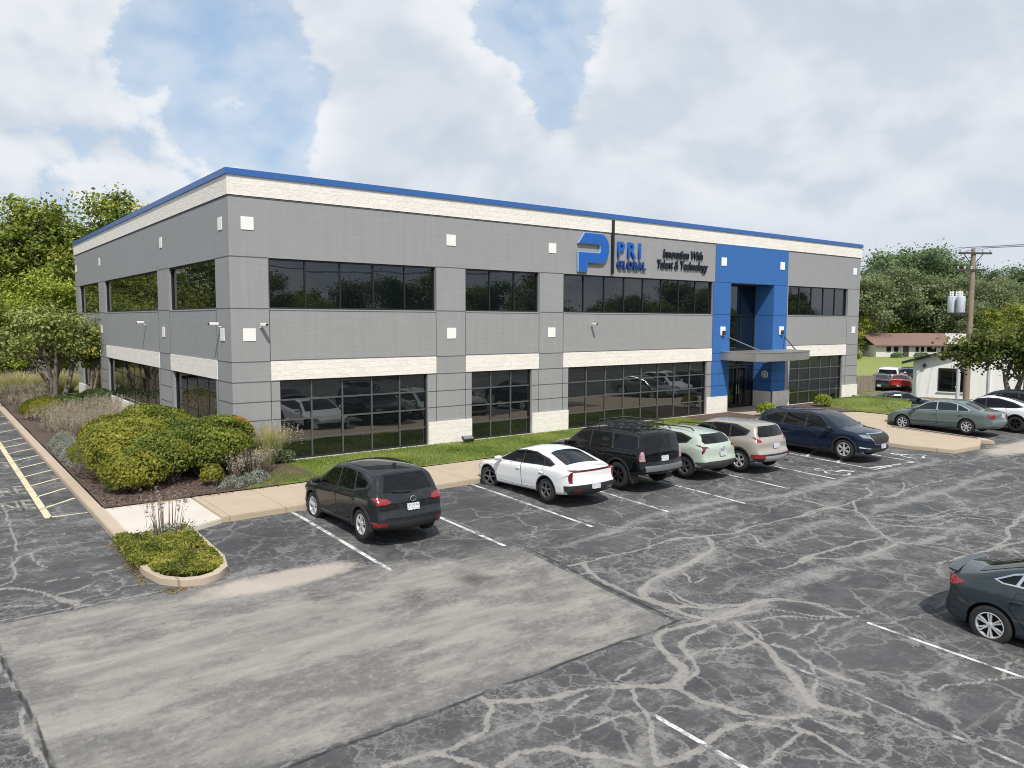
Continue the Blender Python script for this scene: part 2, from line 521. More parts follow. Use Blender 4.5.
SUV = dict(name='parked_suv', L=4.55, W=1.84, H=1.67, fo=.95, wb=2.70, rw=.362, rim=('twin', 5), paint=P_GREY,
  prof=[(2.10,.24),(2.25,.27),(2.29,.45),(2.27,.68),(2.20,.88),(2.02,.98),(1.55,1.06),(1.22,1.10),(.72,1.40),(.36,1.585),(-.05,1.665),(-.55,1.67),(-1.15,1.645),(-1.62,1.585),(-1.80,1.545),(-1.96,1.33),(-2.10,1.06),(-2.19,.98),(-2.20,.72),(-2.27,.64),(-2.28,.45),(-2.20,.30),(-2.0,.26)],
  belt=(1.02, -.04), tumble=.70, R=.10, xf=1.25, xr=-1.45,
  dlo=[[(1.02,1.02),(.98,1.07),(.33,1.50),(-.3,1.565),(-1.1,1.55),(-1.72,1.33),(-1.62,1.20),(-1.0,1.08)]],
  swin=[[(.90,1.05),(.34,1.455),(-.08,1.515),(-.10,1.07)],[(-.17,1.075),(-.15,1.52),(-.85,1.515),(-.98,1.14),(-.95,1.11)],[(-1.05,1.16),(-.93,1.505),(-1.1,1.49),(-1.58,1.32),(-1.50,1.22)]],
  wind=([(-.72,1.12),(.72,1.12),(.58,1.575),(-.58,1.575)],'front',.3),
  rwin=([(-.62,1.13),(.62,1.13),(.60,1.22),(.50,1.50),(-.50,1.50),(-.60,1.22)],'rear',-1.4),
  doors=[[(1.02,.42),(1.05,.98),(-.08,1.04),(-.12,.40)],[(-.15,.40),(-.11,1.04),(-.93,1.08),(-1.10,.80),(-.80,.42)]],
  arch_trim=.075, mirror=(.88,1.03), rails=None, plate=(-2.235,.80,8), badge=(-2.235,.98), fin=(-1.35,1.64), wiper=(-2.10,1.12,-2.08,1.17),
  patches=[('bumper_cladding','side',[(-3,.1),(3,.1),(3,.36),(-3,.36)],M_TRIM,.006,{}),
   ('rear_bumper_cladding','rear',[(-1,.2),(1,.2),(1,.50),(-1,.50)],M_TRIM,.008,dict(lim={0:(-99,-1.75)})),
   ('front_bumper_cladding','front',[(-1,.2),(1,.2),(1,.42),(-1,.42)],M_TRIM,.008,dict(lim={0:(1.9,99)})),
   ('grille','front',[(-.62,.80),(.62,.80),(.45,.52),(-.45,.52)],M_TRIM,.012,dict(lim={0:(1.9,99)})),
   ('tail_light','rear2',[[(.50,.93),(.58,1.0),(.80,1.04),(1,1.04),(1,.90),(.66,.87)]],M_RED,.014,dict(lim={0:(-99,-1.6)},mind=.1)),
   ('tail_light','side',[(-2.4,.89),(-2.4,1.05),(-2.05,1.06),(-1.88,1.03),(-2.02,.95)],M_RED,.012,{}),
   ('headlight','front2',[(.50,.78),(1,.84),(1,.98),(.62,.93)],M_CLEAR,.012,dict(lim={0:(1.7,99)},mind=.05)),
   ('reflector','rear2',[(.62,.40),(.88,.42),(.88,.50),(.64,.47)],M_RED,.014,dict(lim={0:(-99,-1.7)}))])
def spec(base, **kw):
    d = dict(base); d.update(kw); return d
SEDAN = dict(name='parked_sedan', L=4.71, W=1.85, H=1.42, fo=.90, wb=2.72, rw=.335, rim=('grey', 5), paint=P_WHITE,
  prof=[(2.15,.20),(2.30,.24),(2.35,.42),(2.34,.60),(2.24,.74),(1.9,.84),(1.4,.93),(1.12,.97),(.66,1.20),(.25,1.36),(-.15,1.42),(-.6,1.415),(-1.05,1.345),(-1.5,1.19),(-1.88,1.055),(-2.12,1.03),(-2.27,1.02),(-2.29,.92),(-2.28,.70),(-2.35,.60),(-2.34,.42),(-2.26,.30),(-2.1,.24)],
  belt=(.93, -.03), tumble=.70, R=.085, xf=1.35, xr=-1.6,
  dlo=[[(.95,.96),(.30,1.28),(-.15,1.335),(-.65,1.325),(-1.25,1.20),(-1.58,1.07),(-1.45,1.00)]],
  swin=[[(.84,.985),(.30,1.255),(-.13,1.305),(-.17,1.0)],[(-.22,1.0),(-.18,1.305),(-.63,1.30),(-1.05,1.20),(-1.15,1.02)],[(-1.21,1.02),(-1.11,1.19),(-1.24,1.16),(-1.50,1.065),(-1.42,1.03)]],
  wind=([(-.72,.99),(.72,.99),(.56,1.355),(-.56,1.355)],'front',.2),
  rwin=([(-1.80,-.60),(-1.80,.60),(-1.05,.52),(-.98,.30),(-.98,-.30),(-1.05,-.52)],'top',-.5),
  doors=[[(1.00,.36),(1.02,.90),(-.15,.97),(-.18,.34)],[(-.21,.34),(-.18,.97),(-1.12,1.0),(-1.22,.72),(-.92,.36)]],
  mirror=(.82,.95), plate=(-2.35,.50,4),
  patches=[('bumper_cladding','side',[(-3,.1),(3,.1),(3,.27),(-3,.27)],M_TRIM,.006,{}),
   ('rear_bumper_cladding','rear',[(-1,.2),(1,.2),(1,.52),(.78,.56),(-.78,.56),(-1,.52)],M_TRIM,.010,dict(lim={0:(-99,-2.0)})),
   ('rear_bumper_cladding','side',[(-2.5,.2),(-2.5,.52),(-2.15,.42),(-2.0,.2)],M_TRIM,.009,{}),
   ('grille','front',[(-.72,.55),(.72,.55),(.6,.32),(-.6,.32)],M_TRIM,.012,dict(lim={0:(1.9,99)})),
   ('tail_light','rear',[(-1,.91),(1,.91),(1,.955),(-1,.955)],M_DRED,.012,dict(lim={0:(-99,-1.9)},mind=.1)),
   ('tail_light','side',[[(-2.4,.90),(-2.4,.955),(-2.12,.965),(-2.16,.92)],[(-2.4,.62),(-2.4,.90),(-2.21,.90),(-2.24,.64)]],M_DRED,.012,{}),
   ('tail_light','rear2',[(.74,.62),(.72,.905),(1,.905),(1,.62)],M_DRED,.014,dict(lim={0:(-99,-1.9)},mind=.1)),
   ('headlight','front2',[(.55,.66),(1,.52),(1,.74),(.62,.74)],M_CLEAR,.012,dict(lim={0:(1.7,99)},mind=.05)),
   ('reflector','rear2',[(.45,.36),(.72,.38),(.72,.46),(.45,.44)],M_DRED,.016,dict(lim={0:(-99,-1.9)}))])
K_SEDAN = spec(SEDAN, steer=.45, arch_trim=.035)
def roof_basket(root, B):
    bm = bmesh.new()
    x0, x1, y, z = -1.75, -.15, .58, 1.86
    for zz in (z, z + .11):
        tube(bm, [(x0,-y,zz),(x0,y,zz),(x1,y,zz),(x1,-y,zz),(x0,-y,zz)], .018, 6)
    for x in np.linspace(x0, x1, 8): tube(bm, [(x,-y,z),(x,y,z)], .016, 6)
    for x in np.linspace(x0, x1, 5):
        for sd in (1,-1): tube(bm, [(x,sd*y,z-.10),(x,sd*y,z+.11)], .014, 6)
    for yy in (-.3, 0, .3): tube(bm, [(x0,yy,z),(x1,yy,z)], .012, 6)
    obj('roof_rack', bm, M_TRIM, root, smooth=60)
    for sd in (1,-1):
        bxo('mud_flap', (-1.83,-1.80, min(sd*.62,sd*.9), max(sd*.62,sd*.9), .20,.62), M_TRIM, root)
OFFROAD = spec(SUV, name='parked_suv', L=4.82, W=1.92, H=1.80, fo=.90, wb=2.79, rw=.40, rim=('dark', 6), paint=P_BLACK, gap=.075,
  prof=[(2.15,.40),(2.33,.44),(2.41,.58),(2.40,.90),(2.33,1.05),(2.1,1.12),(1.6,1.17),(1.18,1.20),(.80,1.50),(.52,1.69),(.15,1.775),(-.4,1.80),(-1.2,1.79),(-1.85,1.755),(-2.12,1.70),(-2.18,1.55),(-2.28,1.20),(-2.31,1.05),(-2.31,.80),(-2.40,.75),(-2.41,.55),(-2.34,.46),(-2.1,.44)],
  belt=(1.14,-.01), tumble=.76, R=.085, xf=1.6, xr=-1.9, pf=.12, pr=.09,
  dlo=[[(.98,1.15),(.46,1.60),(0,1.67),(-1.6,1.67),(-2.02,1.62),(-2.10,1.28),(-1.9,1.20)]],
  swin=[[(.86,1.17),(.44,1.575),(-.02,1.635),(-.02,1.17)],[(-.09,1.17),(-.09,1.635),(-.92,1.635),(-.98,1.42),(-.98,1.17)],[(-1.10,1.20),(-1.02,1.62),(-1.65,1.62),(-1.98,1.58),(-2.06,1.30),(-1.9,1.22)]],
  wind=([(-.76,1.22),(.76,1.22),(.64,1.69),(-.64,1.69)],'front',.45),
  rwin=([(-.70,1.20),(.70,1.20),(.62,1.60),(-.62,1.60)],'rear',-1.9),
  doors=[[(1.0,.52),(1.02,1.10),(-.04,1.14),(-.06,.50)],[(-.09,.50),(-.07,1.14),(-.98,1.14),(-1.02,.95),(-.80,.52)]],
  arch_trim=.06, mirror=(.85,1.15), plate=(-2.335,.93,4), badge=None, fin=None, wiper=None, rails=(.35,-2.0,1.80,.64), extra=[roof_basket], hz=1.0,
  patches=[('bumper_cladding','side',[(-3,.1),(3,.1),(3,.50),(-3,.50)],M_TRIM,.006,{}),
   ('rear_bumper','rear',[(-.80,.58),(.80,.58),(.80,.74),(-.80,.74)],M_SILVER if False else plain('bumper_grey',(.12,.125,.13),.4),.012,dict(lim={0:(-99,-2.2)})),
   ('tail_light','rear2',[[(.74,.88),(.78,1.16),(1,1.16),(1,.88)]],plain('pink_clear_lens',(.42,.25,.27),.1,coat=1.),.014,dict(lim={0:(-99,-1.9)},mind=.1)),
   ('tail_light','side',[(-2.5,.88),(-2.5,1.16),(-2.16,1.15),(-2.14,.92)],plain('red_pink_lens',(.30,.10,.11),.1,coat=1.),.012,{}),
   ('grille','front',[(-.6,1.0),(.6,1.0),(.6,.62),(-.6,.62)],M_TRIM,.012,dict(lim={0:(1.9,99)})),
   ('headlight','front2',[(.55,.82),(1,.82),(1,1.0),(.6,1.0)],M_CLEAR,.012,dict(lim={0:(1.8,99)},mind=.05))])
CROSS = spec(SUV, L=4.54, W=1.82, H=1.55, fo=.93, wb=2.70, rw=.345, rim=('grey', 5), paint=P_SAGE,
  prof=[(2.10,.24),(2.25,.28),(2.28,.48),(2.26,.70),(2.18,.86),(1.9,.95),(1.5,1.0),(1.2,1.04),(.72,1.30),(.36,1.46),(-.05,1.54),(-.55,1.55),(-1.15,1.51),(-1.60,1.43),(-1.82,1.37),(-2.04,1.12),(-2.15,1.04),(-2.19,.92),(-2.20,.70),(-2.27,.60),(-2.27,.45),(-2.18,.32),(-2.0,.27)],
  belt=(.99,-.03), tumble=.71, R=.10,
  dlo=[[(1.0,1.01),(.35,1.39),(-.3,1.44),(-1.1,1.41),(-1.60,1.28),(-1.45,1.12),(-1.0,1.05)]],
  swin=[[(.88,1.03),(.34,1.35),(-.08,1.40),(-.10,1.05)],[(-.16,1.05),(-.14,1.40),(-.8,1.395),(-1.0,1.10)],[(-1.07,1.11),(-.9,1.39),(-1.1,1.37),(-1.5,1.26),(-1.42,1.15)]],
  wind=([(-.70,1.06),(.70,1.06),(.56,1.455),(-.56,1.455)],'front',.3),
  rwin=([(-.60,1.10),(.60,1.10),(.66,1.18),(.52,1.375),(-.52,1.375),(-.66,1.18)],'rear',-1.5),
  doors=[[(1.02,.40),(1.04,.96),(-.08,1.01),(-.12,.38)],[(-.15,.38),(-.11,1.01),(-.93,1.04),(-1.10,.76),(-.80,.40)]],
  mirror=(.88,1.0), plate=(-2.235,.78,4), badge=(-2.225,.95), fin=(-1.30,1.50), wiper=None, rails=(.1,-1.5,1.545,.56), arch_trim=.06, hz=.9,
  patches=[('bumper_cladding','side',[(-3,.1),(3,.1),(3,.36),(-3,.36)],M_TRIM,.006,{}),
   ('rear_bumper_cladding','rear',[(-1,.2),(1,.2),(1,.52),(.6,.56),(-.6,.56),(-1,.52)],plain('dark_grey_trim',(.05,.052,.054),.5),.010,dict(lim={0:(-99,-1.75)})),
   ('tail_light','rear2',[[(.56,.97),(.60,1.01),(1,1.06),(1,.99)],[(.66,.965),(.80,.985),(1,.99),(1,.78),(.84,.77)]],M_DRED,.014,dict(lim={0:(-99,-1.6)},mind=.1)),
   ('tail_light','side',[[(-2.4,.985),(-2.4,1.05),(-1.80,1.07),(-2.0,1.0)],[(-2.4,.76),(-2.4,.98),(-2.08,.99),(-2.16,.78)]],M_DRED,.012,{}),
   ('grille','front',[(-.62,.80),(.62,.80),(.45,.52),(-.45,.52)],M_TRIM,.012,dict(lim={0:(1.9,99)})),
   ('headlight','front2',[(.50,.72),(1,.78),(1,.88),(.62,.86)],M_CLEAR,.012,dict(lim={0:(1.7,99)},mind=.05))])
def tow_pipe(root, B):
    for y in (-.62,): bar('exhaust_tip', [(-2.1,y,.30),(-2.26,y,.30)], .035, M_CHROME, root, 12)
HATCH = spec(SUV, L=4.53, W=1.84, H=1.68, fo=.90, wb=2.69, rw=.355, rim=('twin', 5), paint=P_BEIGE,
  prof=[(2.10,.24),(2.23,.28),(2.27,.48),(2.25,.72),(2.16,.92),(1.9,1.01),(1.5,1.08),(1.25,1.12),(.74,1.42),(.36,1.595),(-.05,1.675),(-.55,1.68),(-1.15,1.655),(-1.62,1.60),(-1.84,1.55),(-1.98,1.32),(-2.09,1.10),(-2.15,1.0),(-2.16,.76),(-2.25,.68),(-2.27,.48),(-2.18,.34),(-2.0,.30)],
  belt=(1.03,-.035), tumble=.70,
  dlo=[[(1.04,1.05),(.35,1.51),(-.3,1.575),(-1.1,1.555),(-1.70,1.38),(-1.60,1.22),(-1.0,1.12)]],
  swin=[[(.92,1.07),(.34,1.47),(-.06,1.525),(-.08,1.10)],[(-.15,1.10),(-.13,1.53),(-.85,1.52),(-.90,1.13)],[(-.98,1.14),(-.93,1.515),(-1.1,1.50),(-1.58,1.35),(-1.52,1.22)]],
  rwin=([(-.66,1.16),(.66,1.16),(.68,1.26),(.54,1.50),(-.54,1.50),(-.68,1.26)],'rear',-1.5),
  plate=(-2.19,.86,6), badge=None, fin=(-1.35,1.66), wiper=None, arch_trim=.07, extra=[tow_pipe], hz=.95,
  patches=[('bumper_cladding','side',[(-3,.1),(3,.1),(3,.37),(-3,.37)],M_TRIM,.006,{}),
   ('rear_bumper_cladding','rear',[(-1,.2),(1,.2),(1,.60),(-1,.60)],M_TRIM,.008,dict(lim={0:(-99,-1.75)})),
   ('rear_skid_plate','rear',[(-.55,.36),(.55,.36),(.70,.54),(-.70,.54)],M_SILVER,.018,dict(lim={0:(-99,-1.9)})),
   ('tail_light','rear2',[(.62,1.0),(.66,1.09),(1,1.15),(1,.98)],M_RED,.014,dict(lim={0:(-99,-1.6)},mind=.1)),
   ('tail_light','side',[(-2.4,.97),(-2.4,1.13),(-1.80,1.17),(-1.98,1.06)],M_RED,.012,{}),
   ('grille','front',[(-.62,.85),(.62,.85),(.45,.52),(-.45,.52)],M_TRIM,.012,dict(lim={0:(1.9,99)})),
   ('headlight','front2',[(.50,.82),(1,.86),(1,.98),(.62,.94)],M_CLEAR,.012,dict(lim={0:(1.7,99)},mind=.05)),
   ('reflector','rear2',[(.60,.46),(.90,.48),(.90,.60),(.62,.58)],M_RED,.020,dict(lim={0:(-99,-1.7)}))])
BIG = spec(SUV, L=5.06, W=1.97, H=1.73, fo=.99, wb=2.93, rw=.375, rim=('twin', 6), paint=P_NAVY,
  prof=[(2.34,.24),(2.48,.28),(2.53,.48),(2.52,.76),(2.44,.92),(2.2,1.01),(1.7,1.10),(1.36,1.15),(.86,1.45),(.48,1.63),(.05,1.715),(-.5,1.73),(-1.3,1.70),(-1.85,1.63),(-2.05,1.58),(-2.22,1.32),(-2.36,1.08),(-2.43,1.0),(-2.44,.76),(-2.51,.68),(-2.53,.48),(-2.42,.34),(-2.2,.30)],
  belt=(1.07,-.03), tumble=.70, xf=1.5, xr=-1.7, pf=.16, paint2=None,
  dlo=[[(1.16,1.05),(.48,1.55),(-.2,1.63),(-1.3,1.60),(-1.95,1.40),(-1.8,1.22),(-1.0,1.12)]],
  swin=[[(1.04,1.08),(.47,1.51),(.02,1.575),(0,1.10)],[(-.07,1.10),(-.05,1.58),(-.90,1.57),(-1.0,1.14)],[(-1.08,1.16),(-.98,1.56),(-1.3,1.545),(-1.84,1.38),(-1.74,1.24)]],
  dlo_mat=M_TRIM, wind=([(-.77,1.18),(.77,1.18),(.62,1.635),(-.62,1.635)],'front',.4),
  rwin=([(-.66,1.16),(.66,1.16),(.54,1.53),(-.54,1.53)],'rear',-1.7),
  doors=[[(1.16,.44),(1.18,1.02),(.02,1.07),(-.02,.42)],[(-.05,.42),(-.01,1.07),(-1.0,1.10),(-1.15,.84),(-.88,.44)]],
  mirror=(1.0,1.07), plate=(-2.47,.86,6), badge=None, fin=None, wiper=None, arch_trim=.06, rails=None, fplate=(2.545,.50), hz=.98,
  patches=[('bumper_cladding','side',[(-3,.1),(3,.1),(3,.36),(-3,.36)],plain('dark_blue_trim',(.03,.033,.04),.5),.006,{}),
   ('tail_light','side',[(-2.6,.92),(-2.6,1.06),(-2.1,1.08),(-2.2,.98)],M_RED,.012,{}),
   ('tail_light','rear2',[(.55,.92),(.6,1.05),(1,1.06),(1,.92)],M_RED,.014,dict(lim={0:(-99,-1.9)},mind=.1)),
   ('grille','front',[(-.52,.94),(.52,.94),(.58,.84),(.40,.60),(-.40,.60),(-.58,.84)],M_TRIM,.020,dict(lim={0:(2.0,99)})),
   ('grille_surround','front',[(-.56,.97),(.56,.97),(.64,.84),(.43,.565),(-.43,.565),(-.64,.84)],M_CHROME,.014,dict(lim={0:(2.0,99)})),
   ('headlight','front2',[(.60,.80),(1,.84),(1,.95),(.66,.92)],M_CLEAR,.014,dict(lim={0:(1.8,99)},mind=.05)),
   ('headlight','side',[(2.6,.80),(2.6,.95),(2.15,.97),(2.25,.86)],M_CLEAR,.012,{}),
   ('lower_intake','front',[(-.70,.46),(.70,.46),(.60,.34),(-.60,.34)],M_TRIM,.014,dict(lim={0:(2.0,99)})),
   ('bumper_strip','front2',[(.62,.42),(.92,.46),(.92,.50),(.62,.46)],M_SILVER,.016,dict(lim={0:(2.0,99)}))],
  extra=[lambda root, B: B.patch('wing_badge', [(-.0,0)]*0 or [(2.0,0),(2.0,.1),(2.1,.1)], 'side', M_CHROME, root) and None])
BIG['extra'] = []
SALOON = spec(SEDAN, name='parked_sedan', L=5.05, W=1.88, H=1.50, fo=.98, wb=2.87, rw=.34, rim=('spoke', 7), paint=P_TEAL,
  prof=[(2.30,.22),(2.47,.27),(2.52,.45),(2.51,.62),(2.42,.78),(2.1,.88),(1.6,.97),(1.30,1.01),(.82,1.27),(.42,1.44),(0,1.495),(-.5,1.50),(-.95,1.46),(-1.35,1.30),(-1.78,1.09),(-2.0,1.06),(-2.38,1.02),(-2.47,.96),(-2.47,.70),(-2.53,.62),(-2.53,.42),(-2.42,.28),(-2.2,.24)],
  belt=(.97,-.02), tumble=.70, R=.085, xf=1.6, xr=-1.8,
  dlo=[[(1.10,1.0),(.46,1.36),(0,1.415),(-.55,1.41),(-1.02,1.31),(-1.5,1.10),(-1.42,1.03)]], dlo_mat=M_CHROME,
  swin=[[(1.0,1.02),(.45,1.33),(.03,1.385),(0,1.03)],[(-.06,1.03),(-.03,1.385),(-.55,1.38),(-.86,1.31),(-.90,1.04)],[(-.96,1.04),(-.92,1.30),(-1.02,1.27),(-1.40,1.09),(-1.36,1.05)]],
  wind=([(-.72,1.03),(.72,1.03),(.58,1.435),(-.58,1.435)],'front',.35),
  rwin=([(-1.72,-.58),(-1.72,.58),(-1.12,.55),(-1.12,-.55)],'top',-.6),
  doors=[[(1.12,.40),(1.14,.94),(.0,1.0),(-.02,.38)],[(-.05,.38),(-.03,1.0),(-.95,1.02),(-1.2,.75),(-.95,.40)]],
  mirror=(.96,1.0), plate=(-2.49,.84,4), arch_trim=None, steer=0, glass=M_AUTOGLASS2,
  patches=[('side_moulding','side',[(-.95,.50),(1.1,.50),(1.1,.56),(-.95,.56)],P_TEAL,.02,{}),
   ('sill_strip','side',[(-1.0,.22),(1.1,.22),(1.1,.27),(-1.0,.27)],M_CHROME,.008,{}),
   ('tail_light','rear2',[(.62,.74),(.64,.93),(1,.95),(1,.74)],M_RED,.014,dict(lim={0:(-99,-1.9)},mind=.1)),
   ('tail_light','side',[(-2.6,.75),(-2.6,.95),(-2.30,.97),(-2.18,.94),(-2.26,.80)],M_RED,.012,{}),
   ('grille','front',[(-.52,.74),(.52,.74),(.48,.50),(-.48,.50)],M_CHROME,.012,dict(lim={0:(1.9,99)})),
   ('headlight','front2',[(.56,.56),(1,.56),(1,.80),(.62,.76)],M_CLEAR,.012,dict(lim={0:(1.7,99)},mind=.05)),
   ('headlight','side',[(2.6,.60),(2.6,.80),(2.2,.84),(2.3,.66)],M_CLEAR,.012,{})])
EVCAR = spec(SUV, L=4.75, W=1.92, H=1.62, fo=.87, wb=2.89, rw=.36, rim=('dark', 5), paint=P_WHITE,
  prof=[(2.20,.22),(2.34,.27),(2.375,.45),(2.35,.66),(2.2,.82),(1.8,.94),(1.45,1.02),(1.28,1.06),(.80,1.33),(.36,1.53),(-.05,1.615),(-.45,1.62),(-.95,1.55),(-1.5,1.36),(-1.95,1.16),(-2.15,1.10),(-2.25,1.05),(-2.27,.80),(-2.36,.66),(-2.37,.45),(-2.28,.30),(-2.1,.24)],
  belt=(1.0,-.045), tumble=.68, R=.10,
  dlo=[[(1.12,1.0),(.36,1.46),(-.1,1.525),(-.6,1.51),(-1.25,1.35),(-1.72,1.15),(-1.4,1.09)]],
  swin=[[(1.0,1.02),(.36,1.42),(-.03,1.49),(-.05,1.05)],[(-.12,1.05),(-.10,1.49),(-.6,1.48),(-1.2,1.33),(-1.60,1.15),(-1.3,1.10)],],
  wind=([(-.73,1.09),(.73,1.09),(.56,1.53),(-.56,1.53)],'front',.2),
  rwin=([(-1.85,-.60),(-1.85,.60),(-1.05,.52),(-.3,.50),(-.3,-.50),(-1.05,-.52)],'top',-.2),
  plate=(-2.30,.86,4), badge=None, fin=None, wiper=None, arch_trim=.05, mirror=(.95,1.02),
  patches=[('bumper_cladding','side',[(-3,.1),(3,.1),(3,.30),(-3,.30)],M_TRIM,.006,{}),
   ('rear_bumper_cladding','rear',[(-1,.2),(1,.2),(1,.48),(-1,.48)],M_TRIM,.008,dict(lim={0:(-99,-1.8)})),
   ('tail_light','rear2',[(.45,.93),(.55,1.0),(1,1.03),(1,.92)],M_DRED,.014,dict(lim={0:(-99,-1.6)},mind=.1)),
   ('tail_light','side',[(-2.4,.90),(-2.4,1.02),(-2.0,1.04),(-2.1,.93)],M_DRED,.012,{}),
   ('headlight','front2',[(.50,.66),(1,.72),(1,.84),(.66,.80)],M_CLEAR,.012,dict(lim={0:(1.7,99)},mind=.05))])
def deck_spoiler(root, B):
    bm = bmesh.new(); prev = None
    for y in np.linspace(-.72, .72, 17):
        c = .07*(y/.8)**2
        P = [(-2.18 + c, 1.158), (-2.33 + c, 1.188), (-2.335 + c, 1.172), (-2.27 + c, 1.135)]
        vs = [bm.verts.new((x, y, z - .03*(y/.8)**2)) for x, z in P]
        if prev:
            for q in range(4): bm.faces.new((prev[q], prev[(q+1) % 4], vs[(q+1) % 4], vs[q]))
        else: bm.faces.new(vs)
        prev = vs
    bm.faces.new(prev[::-1]); bmesh.ops.recalc_face_normals(bm, faces=bm.faces[:])
    obj('boot_spoiler', bm, B.sp['paint'], root, smooth=40)
SPORT = spec(SEDAN, L=4.85, W=1.86, H=1.50, fo=1.14, wb=2.81, rw=.345, rim=('twin', 6), paint=P_SLATE,
  prof=[(2.22,.20),(2.38,.24),(2.42,.42),(2.41,.60),(2.32,.76),(1.95,.87),(1.45,.98),(1.18,1.04),(.70,1.28),(.28,1.45),(-.12,1.50),(-.6,1.495),(-1.05,1.44),(-1.5,1.31),(-1.84,1.20),(-2.1,1.17),(-2.28,1.155),(-2.34,1.12),(-2.32,.97),(-2.34,.78),(-2.42,.62),(-2.42,.40),(-2.32,.26),(-2.1,.22)],
  belt=(.96,-.035), paint2=None,
  dlo=[[(1.0,1.03),(.34,1.36),(-.12,1.42),(-.66,1.41),(-1.20,1.29),(-1.50,1.15),(-1.36,1.10)]], dlo_mat=M_CHROME,
  swin=[[(.88,1.05),(.34,1.335),(-.1,1.395),(-.14,1.08)],[(-.2,1.08),(-.16,1.395),(-.65,1.39),(-1.02,1.30),(-1.10,1.12)],[(-1.16,1.12),(-1.08,1.29),(-1.2,1.26),(-1.44,1.15),(-1.34,1.12)]],
  rwin=([(-1.80,-.60),(-1.80,.60),(-1.05,.52),(-.98,.30),(-.98,-.30),(-1.05,-.52)],'top',-.5),
  wind=([(-.72,1.02),(.72,1.02),(.57,1.40),(-.57,1.40)],'front',.2),
  plate=(-2.34,.80,4), extra=[deck_spoiler], hz=.86,
  patches=[('bumper_cladding','side',[(-3,.1),(3,.1),(3,.25),(-3,.25)],M_TRIM,.006,{}),
   ('rear_bumper_cladding','rear',[(-.7,.2),(.7,.2),(.7,.40),(-.7,.40)],M_TRIM,.010,dict(lim={0:(-99,-2.0)})),
   ('tail_light','rear2',[(.45,.94),(.50,1.05),(1,1.08),(1,.88)],M_RED,.014,dict(lim={0:(-99,-1.9)},mind=.1)),
   ('tail_light','side',[(-2.5,.88),(-2.5,1.07),(-2.12,1.06),(-1.93,1.0),(-2.1,.92)],M_RED,.012,{}),
   ('headlight','front2',[(.55,.60),(1,.58),(1,.76),(.62,.76)],M_CLEAR,.012,dict(lim={0:(1.7,99)},mind=.05))])
PICKUP = spec(SUV, name='parked_suv', L=5.2, W=2.0, H=1.90, fo=.95, wb=2.95, rw=.40, paint=P_WHITE, rim=('dark', 6),
  prof=[(2.4,.35),(2.55,.4),(2.6,.6),(2.58,1.0),(2.45,1.12),(2.0,1.2),(1.4,1.25),(1.0,1.55),(.7,1.78),(.3,1.88),(-.4,1.9),(-1.5,1.88),(-2.2,1.82),(-2.4,1.76),(-2.48,1.4),(-2.55,1.15),(-2.56,.8),(-2.6,.7),(-2.6,.5),(-2.4,.4)],
  belt=(1.2,0), tumble=.76, dlo=[[(1.2,1.2),(.6,1.68),(0,1.76),(-1.9,1.74),(-2.3,1.3),(-2.2,1.24)]], swin=[[(1.0,1.24),(.6,1.64),(0,1.72),(0,1.24)],[(-.1,1.24),(-.1,1.72),(-1.0,1.71),(-1.0,1.24)],[(-1.1,1.26),(-1.1,1.70),(-1.9,1.68),(-2.15,1.3)]],
  wind=([(-.78,1.28),(.78,1.28),(.66,1.78),(-.66,1.78)],'front',.55), rwin=([(-.78,1.26),(.78,1.26),(.68,1.68),(-.68,1.68)],'rear',-2.0),
  doors=[], patches=[('bumper_cladding','rear',[(-1,.3),(1,.3),(1,.72),(-1,.72)],M_TRIM,.01,dict(lim={0:(-99,-2.2)})),('tail_light','rear2',[(.78,.85),(.78,1.2),(1,1.2),(1,.85)],M_RED,.014,dict(lim={0:(-99,-2.2)},mind=.1))],
  plate=(-2.6,.9,0), badge=None, fin=None, wiper=None, mirror=(1.0,1.2), rails=None, arch_trim=None)
# ------------------------------------------------------------------ camera, sun, sky
cam = bpy.data.cameras.new('camera'); camo = bpy.data.objects.new('camera', cam); COL.objects.link(camo)
cam.lens = 27.079; cam.sensor_width = 36; cam.sensor_fit = 'HORIZONTAL'; cam.clip_end = 6000; cam.clip_start = .1
CAMP = Vector((-8.357, -26.430, 5.014))
_yaw, _pit, _rol = .65561, .08183, .003654
_f = Vector((math.sin(_yaw)*math.cos(_pit), math.cos(_yaw)*math.cos(_pit), -math.sin(_pit)))
_r = Vector((math.cos(_yaw), -math.sin(_yaw), 0)); _u = _r.cross(_f)
_r2 = _r*math.cos(_rol) + _u*math.sin(_rol); _u2 = -_r*math.sin(_rol) + _u*math.cos(_rol)
camo.matrix_world = Matrix.Translation(CAMP) @ Matrix((_r2, _u2, -_f)).transposed().to_4x4()
SC.camera = camo
SC.view_settings.view_transform = 'Standard'; SC.view_settings.look = 'None'; SC.view_settings.exposure = 0.0; SC.view_settings.gamma = 1
SC.cycles.filter_width = 1.0
SUN = Vector((-.36, -.68, 1.0)).normalized()
sl = bpy.data.lights.new('sun', 'SUN'); sl.energy = 4.2; sl.angle = R(.5); sl.color = (1, .955, .89)
so = bpy.data.objects.new('sun', sl); so.rotation_euler = SUN.to_track_quat('Z', 'Y').to_euler(); so.location = (0, -30, 60); COL.objects.link(so)
W = bpy.data.worlds.new('World'); SC.world = W; W.use_nodes = True
W.cycles.sampling_method = 'MANUAL'; W.cycles.sample_map_resolution = 512
nt = NT(W); bg = nt.n['Background']; bg.inputs[1].default_value = .1
sky = nt.add('ShaderNodeTexSky', sky_type='NISHITA', sun_disc=False)
sky.sun_elevation = math.asin(SUN.z); sky.sun_rotation = math.atan2(SUN.x, SUN.y); sky.air_density = 1.0; sky.dust_density = 1.6; sky.ozone_density = 1.6
